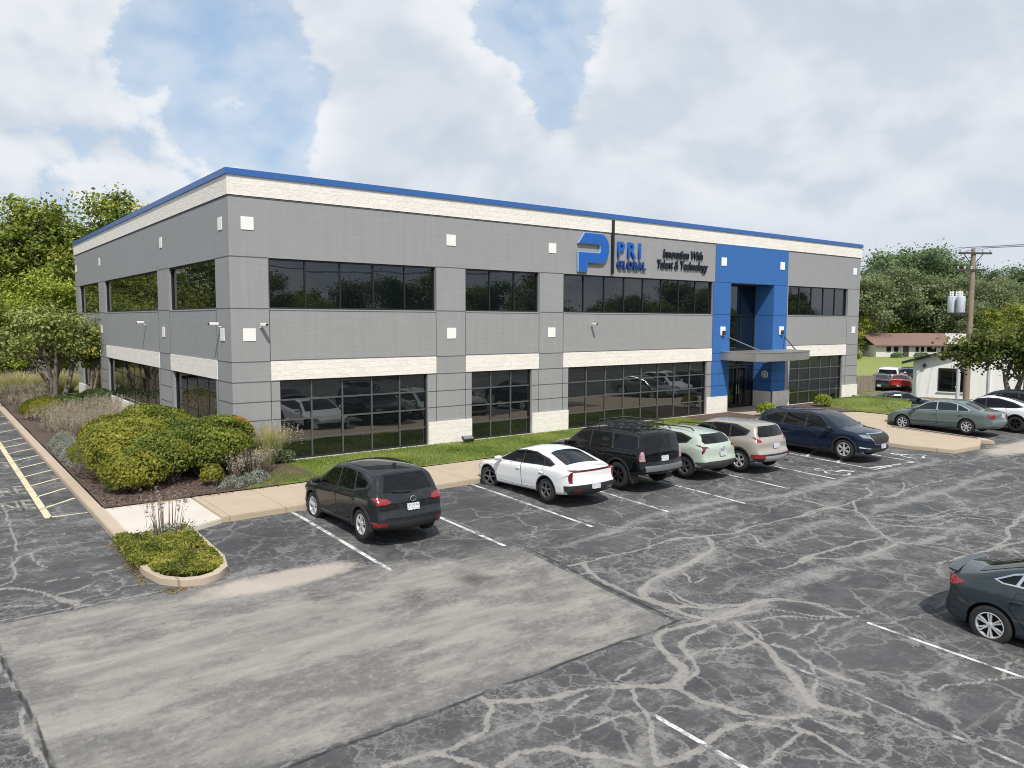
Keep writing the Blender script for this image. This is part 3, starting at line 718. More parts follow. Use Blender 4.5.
def sdir(x, y):
    v = _f + _r2*((x - 512)/770.25) - _u2*((y - 384)/770.25); return tuple(v.normalized())
def sky_nodes():
    d = nt.add('ShaderNodeTexCoord').outputs['Generated']
    sep = nt.add('ShaderNodeSeparateXYZ', {0: d}); z = sep.outputs[2]
    def dens_at(dz, det, fine):
        P = nt.add('ShaderNodeMapping', {0: d, 1: (5.3, 2.1, .7 + dz*1.5), 3: (1, 1, 1.5)}).outputs[0]
        n = nt.noise(P, 2.7, det, .60, .2)
        v1 = nt.add('ShaderNodeTexVoronoi', {'Vector': P, 'Scale': 9.0}, feature='F1').outputs[0]
        pf = nt.math('MULTIPLY', v1, -.24)
        if fine:
            v2 = nt.add('ShaderNodeTexVoronoi', {'Vector': nt.add('ShaderNodeVectorMath', {0: P, 1: nt.add('ShaderNodeMapping', {0: nt.add('ShaderNodeTexNoise', {'Vector': P, 'Scale': 14.0, 'Detail': 2.0}).outputs[1], 3: (.05, .05, .05)}).outputs[0]}, operation='ADD').outputs[0], 'Scale': 24.0}, feature='F1').outputs[0]
            pf = nt.math('ADD', pf, nt.math('MULTIPLY', v2, -.13))
        else: pf = nt.math('ADD', pf, -.06)
        return nt.math('ADD', nt.math('MULTIPLY', n, 1.75), nt.math('ADD', pf, -.10))
    n0 = dens_at(0.0, 8, True); nu = dens_at(.035, 4, False)
    def lobe(vec, c0, c1):
        dp = nt.add('ShaderNodeVectorMath', {0: d, 1: Vector(vec).normalized()}, operation='DOT_PRODUCT').outputs['Value']
        return nt.ramp(dp, math.cos(R(c0)), math.cos(R(c1)))
    big = None
    for vec, c0, c1, s in LOBES:
        q = nt.math('MULTIPLY', lobe(vec, c0, c1), s); big = q if big is None else nt.math('ADD', big, q)
    dens = nt.math('ADD', n0, big)
    mask = nt.ramp(dens, .47, .62)
    mask = nt.math('MAXIMUM', mask, nt.math('MULTIPLY', nt.ramp(dens, .22, .52), .42))
    under = nt.ramp(nt.math('SUBTRACT', nu, n0), -.13, .20)       # more cloud overhead: a shaded underside
    thick = nt.ramp(dens, .58, 1.12)
    base = nt.mix(thick, (8.7, 8.9, 9.2), (5.9, 6.5, 7.4))
    cc = nt.mix(nt.math('MULTIPLY', under, .64), nt.mix(.30, base, (9.6, 9.7, 9.8)), (5.2, 5.9, 6.9))
    low = nt.ramp(z, .20, .05)
    cc = nt.mix(nt.math('MULTIPLY', low, .45), cc, (5.4, 6.2, 7.4))
    skc = nt.add('ShaderNodeMix', {0: 1.0, 6: sky.outputs[0], 7: (1.45, 1.5, 1.55, 1)}, data_type='RGBA', blend_type='MULTIPLY').outputs[2]
    skc = nt.mix(.65, skc, (4.5, 6.2, 8.2))
    skc = nt.mix(nt.math('MULTIPLY', nt.ramp(z, .26, .02), .8), skc, (5.0, 6.0, 7.4))
    out = nt.mix(nt.math('MULTIPLY', mask, .94), skc, cc)
    nt.t.links.new(out, bg.inputs[0])
LOBES = [(sdir(830, 110), 21, 12, .26), (sdir(700, 40), 7, 3, .12), (sdir(590, 180), 8, 3, .16), (sdir(90, 70), 12, 6, .18), (sdir(430, 150), 9, 4, .15), (sdir(420, 30), 10, 5, .14), (sdir(1010, 60), 14, 5, .12), (sdir(940, 180), 7, 3, .14),
         (sdir(240, 100), 10, 3, -.17), (sdir(590, 25), 10, 1, -.22), (sdir(520, 85), 6, 1.5, -.14), (sdir(470, 3), 5, 2, -.16), (sdir(30, 200), 9, 4, -.06), (sdir(165, 40), 5, 2, -.12), (sdir(930, 235), 9, 3, -.02)]
sky_nodes()

# ------------------------------------------------------------------ the ground
def gh(y):
    t = -6.3 - y
    h = np.where(t < 0, 0, np.where(t < 1.5, .032*t*t/3.0, .032*(t - .75)))
    return -.15 - np.minimum(h, 1.75)
def gh1(y): return float(gh(np.array([y]))[0])
def sst(a, b, v):
    t = np.clip((v - a)/(b - a), 0, 1); return t*t*(3 - 2*t)
def gdip(x, y):          # the ground falls away beyond the right end of the office and climbs again to the houses
    return .90*sst(40.6, 44.5, x)*(1 - sst(78, 104, x))*sst(-16, -5, y)
def gz(x, y): return gh1(y) - float(gdip(np.array([x]), np.array([y]))[0])

M_SOIL = plain('dry_grass_ground', (.10, .12, .045), .95, var=.45, scale=.5)
def grass_mat(name, a, b, c):
    m, nt, bs = newmat(name)
    co = nt.coord()
    f1 = nt.noise(co, .45, 5, .65); f2 = nt.noise(co, 9, 4, .7); f3 = nt.noise(co, 60, 2, .6)
    col = nt.mix(nt.ramp(f1, .35, .65), a, b)
    col = nt.mix(nt.math('MULTIPLY', nt.ramp(f2, .5, .72), .6), col, c)
    col = nt.mix(nt.math('MULTIPLY', nt.ramp(f3, .35, .75), .5), col, (a[0]*.45, a[1]*.5, a[2]*.4))
    setin(nt, bs, Base_Color=col, Roughness=.9, Specular_IOR_Level=.2, Normal=nt.bump(f3, .6, .03))
    return m
M_LAWN = grass_mat('lawn_grass', (.175, .215, .055), (.225, .245, .08), (.33, .30, .13))
M_FARLAWN = grass_mat('far_lawn_grass', (.22, .27, .075), (.27, .30, .10), (.33, .31, .14))
M_DRYLAWN = grass_mat('dry_lawn_grass', (.16, .18, .06), (.27, .24, .12), (.33, .27, .16))
def grid_sheet(name, xs, ys, zf, mat, attrs=None):
    X, Y = np.meshgrid(xs, ys); Z = zf(X, Y)
    V = np.c_[X.ravel(), Y.ravel(), Z.ravel()]
    nx, ny = len(xs), len(ys)
    i = np.arange(nx*ny).reshape(ny, nx)
    F = np.c_[i[:-1, :-1].ravel(), i[:-1, 1:].ravel(), i[1:, 1:].ravel(), i[1:, :-1].ravel()]
    a = {k: ('POINT', f(X, Y).ravel()) for k, f in (attrs or {}).items()}
    return np_mesh(name, V, F, mat, None, a, smooth=True)
gx_ = np.r_[-3000, -1500, -600, -250, -120, np.arange(-60, 101, 20), 160, 260, 600, 1500, 3000]
gy_ = np.r_[-3000, -1500, -600, -250, -120, np.arange(-76, 81, 4), 120, 200, 400, 900, 1800, 3000]
tag(grid_sheet('ground', gx_, gy_, lambda X, Y: gh(Y) - .03 - 1.3*gdip(X, Y), M_SOIL), kind='structure')

# worn sealcoat: the pale crack lines follow the ones in the lot
CR=[(0.22,[(2.82,-14.05),(3.89,-13.99),(5.0,-14.14),(6.13,-14.0),(7.12,-14.31),(7.89,-14.48),(9.14,-14.43),(10.69,-14.66),(11.96,-14.48),(12.98,-14.6)]),(0.3,[(3.09,-14.12),(2.87,-14.7),(2.76,-15.31),(2.66,-15.87),(2.68,-16.23),(2.73,-16.68),(3.08,-17.0)]),(0.3,[(7.12,-14.31),(6.85,-14.73),(6.44,-15.09),(5.37,-15.31),(4.39,-15.52),(3.49,-15.7),(2.89,-16.03),(2.75,-16.45),(3.0,-16.86),(3.54,-17.35),(4.31,-17.67),(5.08,-17.95)]),(0.14,[(7.31,-14.91),(7.4,-15.48),(7.6,-16.1),(7.83,-16.61),(8.38,-17.2)]),(0.22,[(7.74,-16.66),(8.29,-16.68),(9.15,-16.76)]),(0.12,[(7.74,-16.66),(7.0,-16.85),(6.5,-16.83)]),(-0.4,[(7.72,-15.57),(8.56,-15.47),(9.8,-15.3),(11.42,-15.29)]),(0.14,[(5.49,-11.3),(5.57,-11.96),(5.77,-12.47),(6.56,-12.98),(6.78,-13.62),(7.07,-14.35)]),(-0.4,[(5.56,-12.68),(7.11,-12.18),(8.75,-12.24),(10.41,-12.4),(11.92,-12.87),(13.49,-12.99),(15.87,-12.96)]),(-0.3,[(7.8,-12.94),(9.25,-12.91),(10.29,-12.88)]),(0.1,[(12.15,-10.86),(12.14,-11.93),(12.42,-12.92),(12.55,-13.77),(12.59,-14.53)]),(0.12,[(5.02,-17.99),(5.37,-18.31),(5.47,-18.71)]),(0.25,[(3.57,-16.22),(3.42,-16.64),(3.44,-17.16),(3.72,-17.47)]),(-0.6,[(5.08,-17.51),(6.07,-17.44),(7.62,-17.47)]),(-0.3,[(3.5,-12.91),(4.12,-12.81),(5.42,-12.72)]),(0.07,[(4.64,-15.69),(4.26,-16.22),(4.77,-16.18)]),(0.07,[(8.31,-14.76),(7.76,-15.46)]),(-0.5,[(2.94,-16.06),(4.63,-15.47),(6.44,-15.09)]),(-0.4,[(13.83,-12.76),(15.36,-12.85),(17.18,-12.85),(18.89,-12.9),(20.69,-13.14),(22.9,-13.11)]),(0.18,[(10.78,-14.67),(11.96,-14.63),(13.1,-14.65),(14.51,-14.5),(15.31,-14.36),(15.88,-13.88)]),(0.12,[(14.51,-14.5),(15.57,-14.86),(16.9,-14.7),(17.74,-14.15)]),(0.12,[(15.57,-14.86),(18.0,-14.68),(19.87,-14.72),(20.83,-15.11)]),(0.2,[(12.67,-13.64),(12.52,-14.43),(12.78,-15.16),(12.43,-15.73),(11.68,-16.25),(11.0,-16.95),(10.82,-17.37),(11.16,-17.8),(11.36,-18.33),(11.36,-18.83)]),(0.25,[(14.01,-14.49),(12.81,-15.18)]),(0.15,[(12.48,-15.77),(13.42,-15.98),(13.78,-16.61),(14.83,-16.62),(15.82,-16.68),(16.37,-17.13),(16.55,-17.58),(16.87,-18.06)]),(0.12,[(12.48,-15.9),(13.0,-16.49),(13.76,-16.85),(15.17,-16.83),(16.08,-17.0)]),(0.12,[(12.1,-16.03),(12.45,-16.7),(13.08,-17.16),(14.19,-17.13),(14.87,-17.31),(15.11,-17.78),(15.1,-18.23)]),(0.12,[(12.3,-16.53),(12.96,-17.32),(13.58,-17.72),(13.64,-18.34),(13.71,-18.73)]),(0.25,[(7.29,-16.85),(7.89,-16.71),(8.91,-16.72),(9.96,-16.7),(10.95,-16.92)]),(0.2,[(7.98,-16.76),(8.44,-17.26),(9.33,-17.47),(10.73,-17.41)]),(-0.3,[(11.25,-17.76),(12.33,-17.6),(13.48,-17.66),(14.19,-17.64)]),(-0.45,[(13.23,-15.44),(14.92,-15.38),(16.98,-15.42),(17.51,-15.59),(19.68,-15.36),(21.25,-15.37),(22.57,-15.38)]),(0.12,[(17.51,-15.59),(16.9,-16.17),(16.33,-16.72),(16.31,-17.09)]),(0.25,[(11.45,-18.89),(12.34,-18.89),(12.99,-18.79),(13.74,-18.74),(14.5,-18.44),(15.62,-18.31),(16.71,-18.1)]),(0.15,[(12.25,-18.92),(12.67,-19.2),(12.56,-19.43)]),(0.25,[(12.39,-18.92),(13.17,-19.02),(13.91,-19.08)]),(0.15,[(10.05,-18.69),(10.7,-18.76),(11.18,-18.8)]),(0.1,[(18.93,-15.8),(19.41,-16.28),(20.66,-16.34)]),(-0.5,[(8.29,-17.34),(9.72,-17.54),(10.73,-17.41)]),(0.3,[(3.69,-15.68),(3.14,-15.83),(2.79,-16.09),(2.83,-16.59),(2.83,-17.04),(2.94,-17.55),(3.22,-17.74),(3.99,-17.69),(4.54,-17.76),(5.0,-17.91)]),(0.2,[(3.43,-16.2),(3.25,-16.8),(3.28,-17.28),(3.66,-17.46),(4.29,-17.59),(4.97,-17.82),(5.3,-18.28),(5.37,-18.77),(5.28,-19.08)]),(0.15,[(3.34,-17.82),(4.13,-17.93),(4.54,-18.21),(4.77,-18.66),(4.94,-18.92),(5.5,-19.23)]),(0.15,[(3.43,-18.09),(4.06,-18.31),(4.43,-18.5),(4.75,-18.93),(5.18,-19.08)]),(0.35,[(3.26,-17.77),(2.85,-17.62),(2.16,-17.49),(1.73,-17.51),(1.38,-17.89),(1.16,-18.41),(1.09,-18.68),(0.76,-18.95),(0.42,-19.0),(-0.06,-18.67),(-0.47,-18.38)]),(0.22,[(2.91,-17.87),(2.38,-17.83),(1.84,-17.97),(1.51,-18.32),(1.44,-18.49)]),(0.18,[(1.51,-18.43),(1.99,-18.42),(2.5,-18.66),(2.97,-18.68)]),(0.18,[(1.44,-18.49),(1.28,-18.81),(0.96,-18.99),(0.54,-19.09)]),(0.35,[(3.35,-18.04),(3.09,-18.45),(3.0,-18.77),(2.71,-19.27),(2.36,-19.77),(2.08,-20.17),(1.76,-20.57)]),(0.2,[(3.44,-18.3),(3.13,-18.73)]),(0.2,[(3.06,-18.98),(3.11,-19.43),(2.86,-19.91),(2.89,-20.24),(2.97,-20.59)]),(0.15,[(3.04,-19.71),(2.62,-20.05),(1.89,-20.49)]),(0.28,[(0.48,-19.14),(0.5,-19.51),(0.69,-19.82),(0.81,-20.16),(1.11,-20.45),(1.54,-20.59)]),(0.3,[(1.83,-20.53),(1.97,-20.81),(2.09,-21.06)]),(0.22,[(-0.14,-18.79),(-0.49,-19.32),(-0.91,-19.79),(-1.2,-20.14)]),(0.28,[(-1.2,-20.14),(-0.75,-20.26),(-0.14,-20.19),(0.35,-20.15),(0.82,-20.49),(1.05,-20.73)]),(0.25,[(1.11,-20.61),(1.11,-21.08),(1.05,-21.4),(1.01,-21.64)]),(0.1,[(1.02,-20.79),(0.44,-20.89),(-0.1,-20.99)]),(0.08,[(-1.09,-19.02),(-0.76,-19.09),(-0.56,-19.19)]),(-0.5,[(-1.74,-19.69),(-1.46,-19.96),(-1.22,-20.16)]),(0.08,[(4.63,-19.05),(3.78,-19.11),(3.53,-19.07)]),(0.2,[(1.5,-20.73),(1.55,-21.0),(1.71,-21.27)]),(-0.5,[(1.94,-19.78),(2.03,-20.03),(1.7,-20.53)]),(-0.5,[(3.12,-17.53),(3.78,-17.84),(4.51,-17.89)]),(0.2,[(-2.02,-17.55),(-2.1,-17.85),(-2.37,-18.22),(-2.67,-18.39),(-3.24,-18.35),(-3.41,-18.33),(-3.73,-18.23),(-4.05,-18.17)]),(0.28,[(-2.05,-17.71),(-1.66,-17.99),(-1.27,-18.21),(-0.79,-18.24),(-0.46,-18.33),(-0.02,-18.77)]),(0.22,[(-3.41,-18.33),(-3.18,-18.56),(-3.05,-18.82),(-2.98,-19.01)]),(0.3,[(-2.82,-19.05),(-2.3,-19.01),(-1.97,-19.24),(-1.71,-19.63),(-1.46,-20.01)]),(0.08,[(-1.72,-19.1),(-1.3,-19.06),(-0.96,-19.06),(-0.66,-19.15)]),(0.06,[(-0.12,-18.37),(0.15,-18.22),(0.4,-18.19)]),(0.06,[(-1.44,-18.48),(-0.85,-18.42)]),(0.3,[(-7.34,-8.86),(-6.99,-8.98),(-6.79,-9.34),(-6.61,-9.91),(-6.38,-10.39),(-6.12,-10.67)]),(0.13,[(-6.74,-8.86),(-6.31,-8.96),(-5.86,-9.01),(-5.58,-8.95),(-5.28,-8.76)]),(0.13,[(-6.5,-9.71),(-6.16,-9.71),(-5.91,-9.53)]),(0.13,[(-7.42,-9.98),(-7.02,-10.16),(-6.6,-10.33)]),(0.12,[(-7.09,-7.54),(-6.91,-6.95),(-6.65,-6.74),(-6.27,-6.44)]),(0.08,[(-6.65,-6.74),(-6.56,-7.49),(-6.48,-7.95)]),(0.15,[(-6.65,-1.71),(-6.73,-3.31),(-6.84,-4.9),(-6.86,-6.35)]),(0.1,[(-6.7,-5.76),(-6.08,-5.47),(-5.77,-5.4)]),(0.12,[(-5.83,-9.64),(-5.8,-10.24),(-5.71,-10.41)]),(0.12,[(-7.06,-7.56),(-7.06,-7.96),(-7.05,-8.58),(-7.21,-8.71)]),(0.1,[(-7.47,-10.63),(-7.07,-10.71),(-6.64,-10.62),(-6.12,-10.67),(-5.48,-10.68),(-4.91,-10.73)]),(0.12,[(-7.57,-12.08),(-7.46,-13.86),(-7.34,-15.91)]),(0.15,[(3.68,-21.32),(4.18,-21.47),(5.09,-21.84),(5.43,-21.99)]),(-0.4,[(3.23,-21.54),(3.72,-21.52)]),(0.15,[(5.17,-21.81),(5.74,-21.71),(6.07,-21.77)])]
_rng = np.random.default_rng(5)
def vnoise(X, Y, s, seed):
    r = np.random.default_rng(seed); G = r.random((256, 256))
    x = X*s; y = Y*s; xi = np.floor(x).astype(int); yi = np.floor(y).astype(int); fx = x - xi; fy = y - yi
    fx = fx*fx*(3 - 2*fx); fy = fy*fy*(3 - 2*fy)
    g = lambda a, b: G[a % 256, b % 256]
    return (g(xi, yi)*(1-fx) + g(xi+1, yi)*fx)*(1-fy) + (g(xi, yi+1)*(1-fx) + g(xi+1, yi+1)*fx)*fy
def fbm(X, Y, s, seed, o=4):
    return sum(vnoise(X, Y, s*2**k, seed+k)*.5**k for k in range(o))/sum(.5**k for k in range(o))
def seg_wear(X, Y):
    shp = X.shape; x = X.ravel(); y = Y.ravel()
    wx = x + .30*(fbm(x, y, .8, 1) - .5) + .10*(fbm(x, y, 4, 21, 2) - .5); wy = y + .30*(fbm(x, y, .8, 9) - .5) + .10*(fbm(x, y, 4, 31, 2) - .5)
    out = np.zeros_like(x); halo = np.zeros_like(x); fine = fbm(x, y, 2.2, 40)
    for w, pts in CR:
        soft = w < 0; w = abs(w)
        # smooth the traced line
        P = chaikin([tuple(p) for p in pts], 2) if len(pts) > 2 else pts
        p = np.array(P); lo = p.min(0) - 1.6; hi = p.max(0) + 1.6
        k = np.nonzero((x > lo[0]) & (x < hi[0]) & (y > lo[1]) & (y < hi[1]))[0]
        if not len(k): continue
        d = np.full(len(k), 9.0)
        for (ax, ay), (bx, by) in zip(P, P[1:]):
            vx, vy = bx-ax, by-ay; q = vx*vx + vy*vy + 1e-9
            t = np.clip(((wx[k]-ax)*vx + (wy[k]-ay)*vy)/q, 0, 1)
            d = np.minimum(d, np.hypot(wx[k]-ax-t*vx, wy[k]-ay-t*vy))
        if soft:
            halo[k] = np.maximum(halo[k], np.clip(1 - d/(w*1.3), 0, 1)*.85)
        else:
            ww = np.maximum(w*.25*(.40 + 1.0*fine[k]), .036)
            out[k] = np.maximum(out[k], 1 - np.clip((d - ww*.55)/(ww*.7), 0, 1))
            halo[k] = np.maximum(halo[k], np.clip(1 - d/(w*1.2 + .40), 0, 1)*.50)
    return out.reshape(shp), halo.reshape(shp)
xs = np.r_[-110, -70, np.arange(-45, -12, 1.0), np.arange(-12, -8, .085), np.arange(-8, 20, .055), np.arange(20, 31, .085), np.arange(31, 45, .35), np.arange(45, 91, 2.0)]
ys = np.r_[-110, np.arange(-75, -27, 2.0), np.arange(-27, -10.5, .055), np.arange(-10.5, -5.9, .085), np.arange(-5.9, 14, .25), np.arange(14, 72, 2.0)]
_X, _Y = np.meshgrid(xs, ys); _CW, _HW = seg_wear(_X, _Y)
def patch_mask(X, Y):
    n = fbm(X, Y, .5, 60); n2 = fbm(X*.35, Y*2.2, .8, 71)
    jx = .10*(fbm(X, Y, 1.5, 80) - .5)
    ss = lambda a, b, v: np.clip((v - a)/(b - a), 0, 1)
    left = ss(-.02, .10, X + 7.55 + .0646*(Y + 12.08) + jx); right = 1 - ss(2.42, 2.52, X + jx - .06*(Y+15))
    bot = ss(-17.45, -17.35, Y + jx - .04*X*0)
    top_e = np.where(X < -3.3, -10.75 + (X + 3.3)*.02, -10.9 - np.clip((X + 3.3), 0, 4)*.42 - .35)
    wob = np.where(X < -3.6, .15, 1.1)
    top = 1 - ss(0, np.where(X < -3.6, .12, .9), Y - top_e - wob*(n - .5)*2)
    m = left*right*bot*top
    return m*(.62 + .45*n2 + .25*(n - .5))
def fan_mask(X, Y):            # pale run-off fan beside the kerb island and by the concrete apron
    d1 = np.hypot((X + 2.7)/2.0, (Y + 11.35)/.62); d2 = np.hypot((X - 29.5)/4.6, (Y + 13.7)/1.0)
    return np.maximum(np.clip(1.5 - d1*1.2, 0, 1), np.clip(1.5 - d2*1.2, 0, 1)*.9)
def lot_mat():
    m, nt, b = newmat('cracked_asphalt')
    co = nt.coord()
    A = lambda n: nt.add('ShaderNodeAttribute', attribute_name=n).outputs['Fac']
    wear, halo, pat, fan = A('wear'), A('halo'), A('patch'), A('fan')
    mul, add, sub_ = (lambda x, y: nt.math('MULTIPLY', x, y)), (lambda x, y: nt.math('ADD', x, y)), (lambda x, y: nt.math('SUBTRACT', x, y))
    big = nt.noise(co, .22, 4, .6); mid = nt.noise(co, 1.6, 6, .68); fine = nt.noise(co, 13, 5, .75); grit = nt.noise(co, 85, 2, .75)
    streak = nt.noise(nt.add('ShaderNodeMapping', {0: co, 2: (0, 0, .10), 3: (.45, 2.8, 1)}).outputs[0], .9, 7, .68, .5)
    rag = add(mul(sub_(fine, .5), .9), mul(sub_(grit, .5), .55))           # gritty break-up of every edge
    col = nt.mix(nt.ramp(add(mid, mul(rag, .5)), .3, .75), (.058, .059, .062), (.118, .118, .119))
    col = nt.mix(mul(nt.ramp(big, .42, .68), .40), col, (.115, .114, .112))
    pale = nt.mix(fine, (.20, .195, .186), (.31, .30, .285))
    # drag marks where the sealcoat has worn along the traffic
    pst = nt.noise(nt.add('ShaderNodeMapping', {0: co, 1: (8, 2, 0), 2: (0, 0, .13), 3: (.42, 1.25, 1)}).outputs[0], .9, 8, .66, 1.2)
    st = nt.ramp(add(streak, mul(rag, .22)), .55, .70)
    col = nt.mix(mul(st, .55), col, pale)
    sp = nt.ramp(add(add(mid, mul(halo, .26)), mul(rag, .42)), .62, .80)
    col = nt.mix(mul(sp, .72), col, pale)
    hl = nt.ramp(add(halo, mul(rag, .8)), .42, .85)
    col = nt.mix(mul(hl, .55), col, pale)
    # crackle: fine webs of pale lines, in patches
    nv = nt.add('ShaderNodeTexNoise', {'Vector': co, 'Scale': 2.3, 'Detail': 6.0, 'Roughness': .65}).outputs[1]
    wob = nt.add('ShaderNodeVectorMath', {0: co, 1: nt.add('ShaderNodeMapping', {0: nv, 1: (-.35, -.35, -.35), 3: (.7, .7, .7)}).outputs[0]}, operation='ADD').outputs[0]
    for sc, w, rg, k in ((.75, .022, (.40, .52), .62), (2.1, .030, (.46, .58), .58), (4.6, .045, (.50, .62), .5)):
        vo = nt.add('ShaderNodeTexVoronoi', {'Vector': wob, 'Scale': sc}, feature='DISTANCE_TO_EDGE').outputs[0]
        reg = nt.ramp(nt.noise(nt.add('ShaderNodeMapping', {0: co, 1: (sc*7, sc*3, 0)}).outputs[0], .42, 4, .6), *rg)
        ln = mul(nt.ramp(add(vo, mul(rag, w*.9)), w*1.5, w*.5), reg)
        col = nt.mix(mul(mul(ln, k), sub_(1.0, mul(pat, .8))), col, pale)
    gr = nt.noise(co, 32, 4, .7)
    wr = nt.ramp(add(mul(wear, .80), add(mul(sub_(gr, .5), 1.3), mul(rag, .5))), .34, .60)
    col = nt.mix(mul(wr, nt.math('ADD', .52, mul(nt.ramp(fine, .3, .65), .33))), col, nt.mix(mid, (.36, .335, .305), (.27, .255, .238)))
    # old bare patch, sun bleached
    gr0 = nt.noise(co, 7, 6, .75)
    pc = nt.mix(nt.ramp(add(nt.math('ADD', mul(streak, .45), nt.math('ADD', mul(pst, .35), mul(gr0, .20))), mul(rag, .14)), .34, .64), (.19, .182, .171), (.37, .343, .306))
    blot = nt.noise(nt.add('ShaderNodeMapping', {0: co, 1: (4, 9, 0), 2: (0, 0, .12), 3: (.55, 1.1, 1)}).outputs[0], .8, 6, .7)
    pc = nt.mix(mul(nt.ramp(add(blot, mul(rag, .30)), .44, .60), .85), pc, (.125, .123, .121))
    pc = nt.mix(mul(nt.ramp(add(mid, mul(rag, .5)), .55, .72), .40), pc, (.17, .167, .163))
    pc = nt.mix(mul(nt.ramp(grit, .50, .75), .40), pc, (.16, .158, .155))
    pc = nt.mix(mul(nt.ramp(gr0, .44, .60), .50), pc, (.215, .208, .198))
    pc = nt.mix(mul(nt.ramp(add(gr0, mul(rag, .5)), .58, .70), .5), pc, (.40, .38, .35))
    col = nt.mix(nt.ramp(add(pat, mul(rag, .5)), .10, .62), col, pc)
    col = nt.mix(mul(nt.ramp(add(fan, mul(sub_(mid, .5), .9)), .30, .85), .8), col, (.46, .41, .35))
    oil = mul(A('oil'), nt.ramp(add(mid, mul(rag, .3)), .34, .60))
    col = nt.mix(mul(oil, .8), col, (.032, .032, .034))
    sm = nt.ramp(add(A('seam'), mul(rag, .7)), .45, .75)
    col = nt.mix(mul(sm, .85), col, (.030, .030, .031))
    col = nt.mix(mul(nt.ramp(grit, .45, .85), .40), col, (.03, .03, .032))
    setin(nt, b, Base_Color=col, Roughness=.9, Specular_IOR_Level=.2, Normal=nt.bump(add(mul(grit, .6), mul(fine, .6)), .5, .012))
    return m
def seam_attr(X, Y):
    out = np.zeros_like(X); jig = .07*(fbm(X, Y, 1.2, 90) - .5)*2
    def line(a, b, w, s=1.0):
        vx, vy = b[0]-a[0], b[1]-a[1]; t = np.clip(((X-a[0])*vx + (Y-a[1])*vy)/(vx*vx+vy*vy), 0, 1)
        d = np.hypot(X - a[0] - t*vx + jig, Y - a[1] - t*vy + jig)
        return s*np.clip(1 - d/w, 0, 1)
    for a, b, w, s in [((-5.2,-17.55),(2.48,-17.38),.07,.9), ((2.82,-12.3),(2.46,-17.3),.09,.8), ((2.82,-12.3),(3.1,-10.6),.06,.6), ((-7.55,-12.08),(-7.3,-15.95),.07,.9), ((-7.3,-15.95),(-7.2,-19),.07,.9), ((-7.48,-10.8),(-5.0,-10.6),.06,.5)]:
        out = np.maximum(out, line(a, b, w, s))
    return np.clip(out*1.3, 0, 1)
def oil_attr(X, Y):
    out = np.zeros_like(X)
    for cx, cy, r in [(1.0,-10.2,1.0),(-2.0,-8.6,1.3),(4.0,-8.8,1.2),(6.7,-9.6,.9),(9.6,-9.4,.9),(12.6,-9.6,.8),(15.1,-9.8,.8),(-.9,-13.6,.45),(-2.45,-12.6,.3),(.6,-13.6,.5),(7,-21.5,1.2)]:
        out = np.maximum(out, np.clip(1.25 - np.hypot((X-cx), (Y-cy)*.8)/r, 0, 1)*.75)
    return out
at = {'wear': lambda X, Y: _CW, 'halo': lambda X, Y: _HW, 'patch': patch_mask, 'fan': fan_mask, 'seam': seam_attr, 'oil': oil_attr}
tag(grid_sheet('parking_lot', xs, ys, lambda X, Y: gh(Y) - gdip(X, Y), lot_mat(), at), kind='structure')

# painted lines, 4 mm over the asphalt
def worn_paint(name, col, more=0.0):
    m, nt, b = newmat(name)
    co = nt.coord(); f = nt.noise(co, 2.4, 9, .74); g2 = nt.noise(co, 55, 2, .6)
    k = nt.math('MULTIPLY', nt.ramp(nt.math('ADD', f, nt.math('MULTIPLY', g2, .3)), .86 - more, .68 - more), 1.0)
    setin(nt, b, Base_Color=nt.mix(k, (.11, .11, .11), col), Roughness=.75)
    return m
M_PW = worn_paint('white_line_paint', (.66, .66, .64), .10); M_PY = worn_paint('yellow_line_paint', (.64, .575, .38)); M_PYF = worn_paint('faded_yellow_paint', (.40, .37, .28), .14); M_PF = worn_paint('faded_white_paint', (.40, .39, .375), .17)
def line(name, pts, w, mat, z=.006):
    P = [Vector((p[0], p[1])) for p in pts]
    bm = bmesh.new(); prev = None
    Q = []
    for a, b in zip(P, P[1:]):
        n = max(1, int((b - a).length/.5))
        Q += [a.lerp(b, i/n) for i in range(n)]
    Q.append(P[-1])
    for i, p in enumerate(Q):
        t = (Q[min(i+1, len(Q)-1)] - Q[max(i-1, 0)]).normalized(); nn = Vector((-t.y, t.x))*(w/2)
        vs = [bm.verts.new((p.x + s*nn.x, p.y + s*nn.y, gh1(p.y + s*nn.y) + z)) for s in (1, -1)]
        if prev: bm.faces.new((prev[0], prev[1], vs[1], vs[0]))
        prev = vs
    bmesh.ops.recalc_face_normals(bm, faces=bm.faces[:])
    if sum(f.normal.z for f in bm.faces) < 0: bmesh.ops.reverse_faces(bm, faces=bm.faces[:])
    return tag(obj(name, bm, mat), kind='structure')
for x, y0, y1 in [(-.60,-6.62,-12.15),(2.43,-6.6,-12.15),(5.28,-6.6,-12.15),(8.10,-6.6,-12.25),(10.75,-6.6,-12.9),(13.55,-6.6,-12.5),(16.2,-6.6,-12.6)]:
    line('stall_line', [(x, y0), (x, y1)], .105, M_PW)
for x, y0, y1 in [(-.36,-19.3,-25.2),(2.62,-19.4,-25.2),(5.35,-19.45,-25.2),(8.25,-20.9,-25.2),(11.1,-19.5,-25.2),(14,-19.5,-25.2),(-3.2,-19.3,-25.2)]:
    line('stall_line', [(x, y0), (x, y1)], .085, M_PW if x != 2.62 else M_PF)
line('stall_line', [(18.95,-6.6),(18.97,-12.55),(21.75,-12.6),(21.75,-6.6)], .11, M_PW)
for y in (-8.6, -9.8, -11.1, -12.3):
    line('access_aisle_stripe', [(18.98, y), (21.7, y - 1.3 + .9 if y < -12 else y + .9)], .11, M_PW)
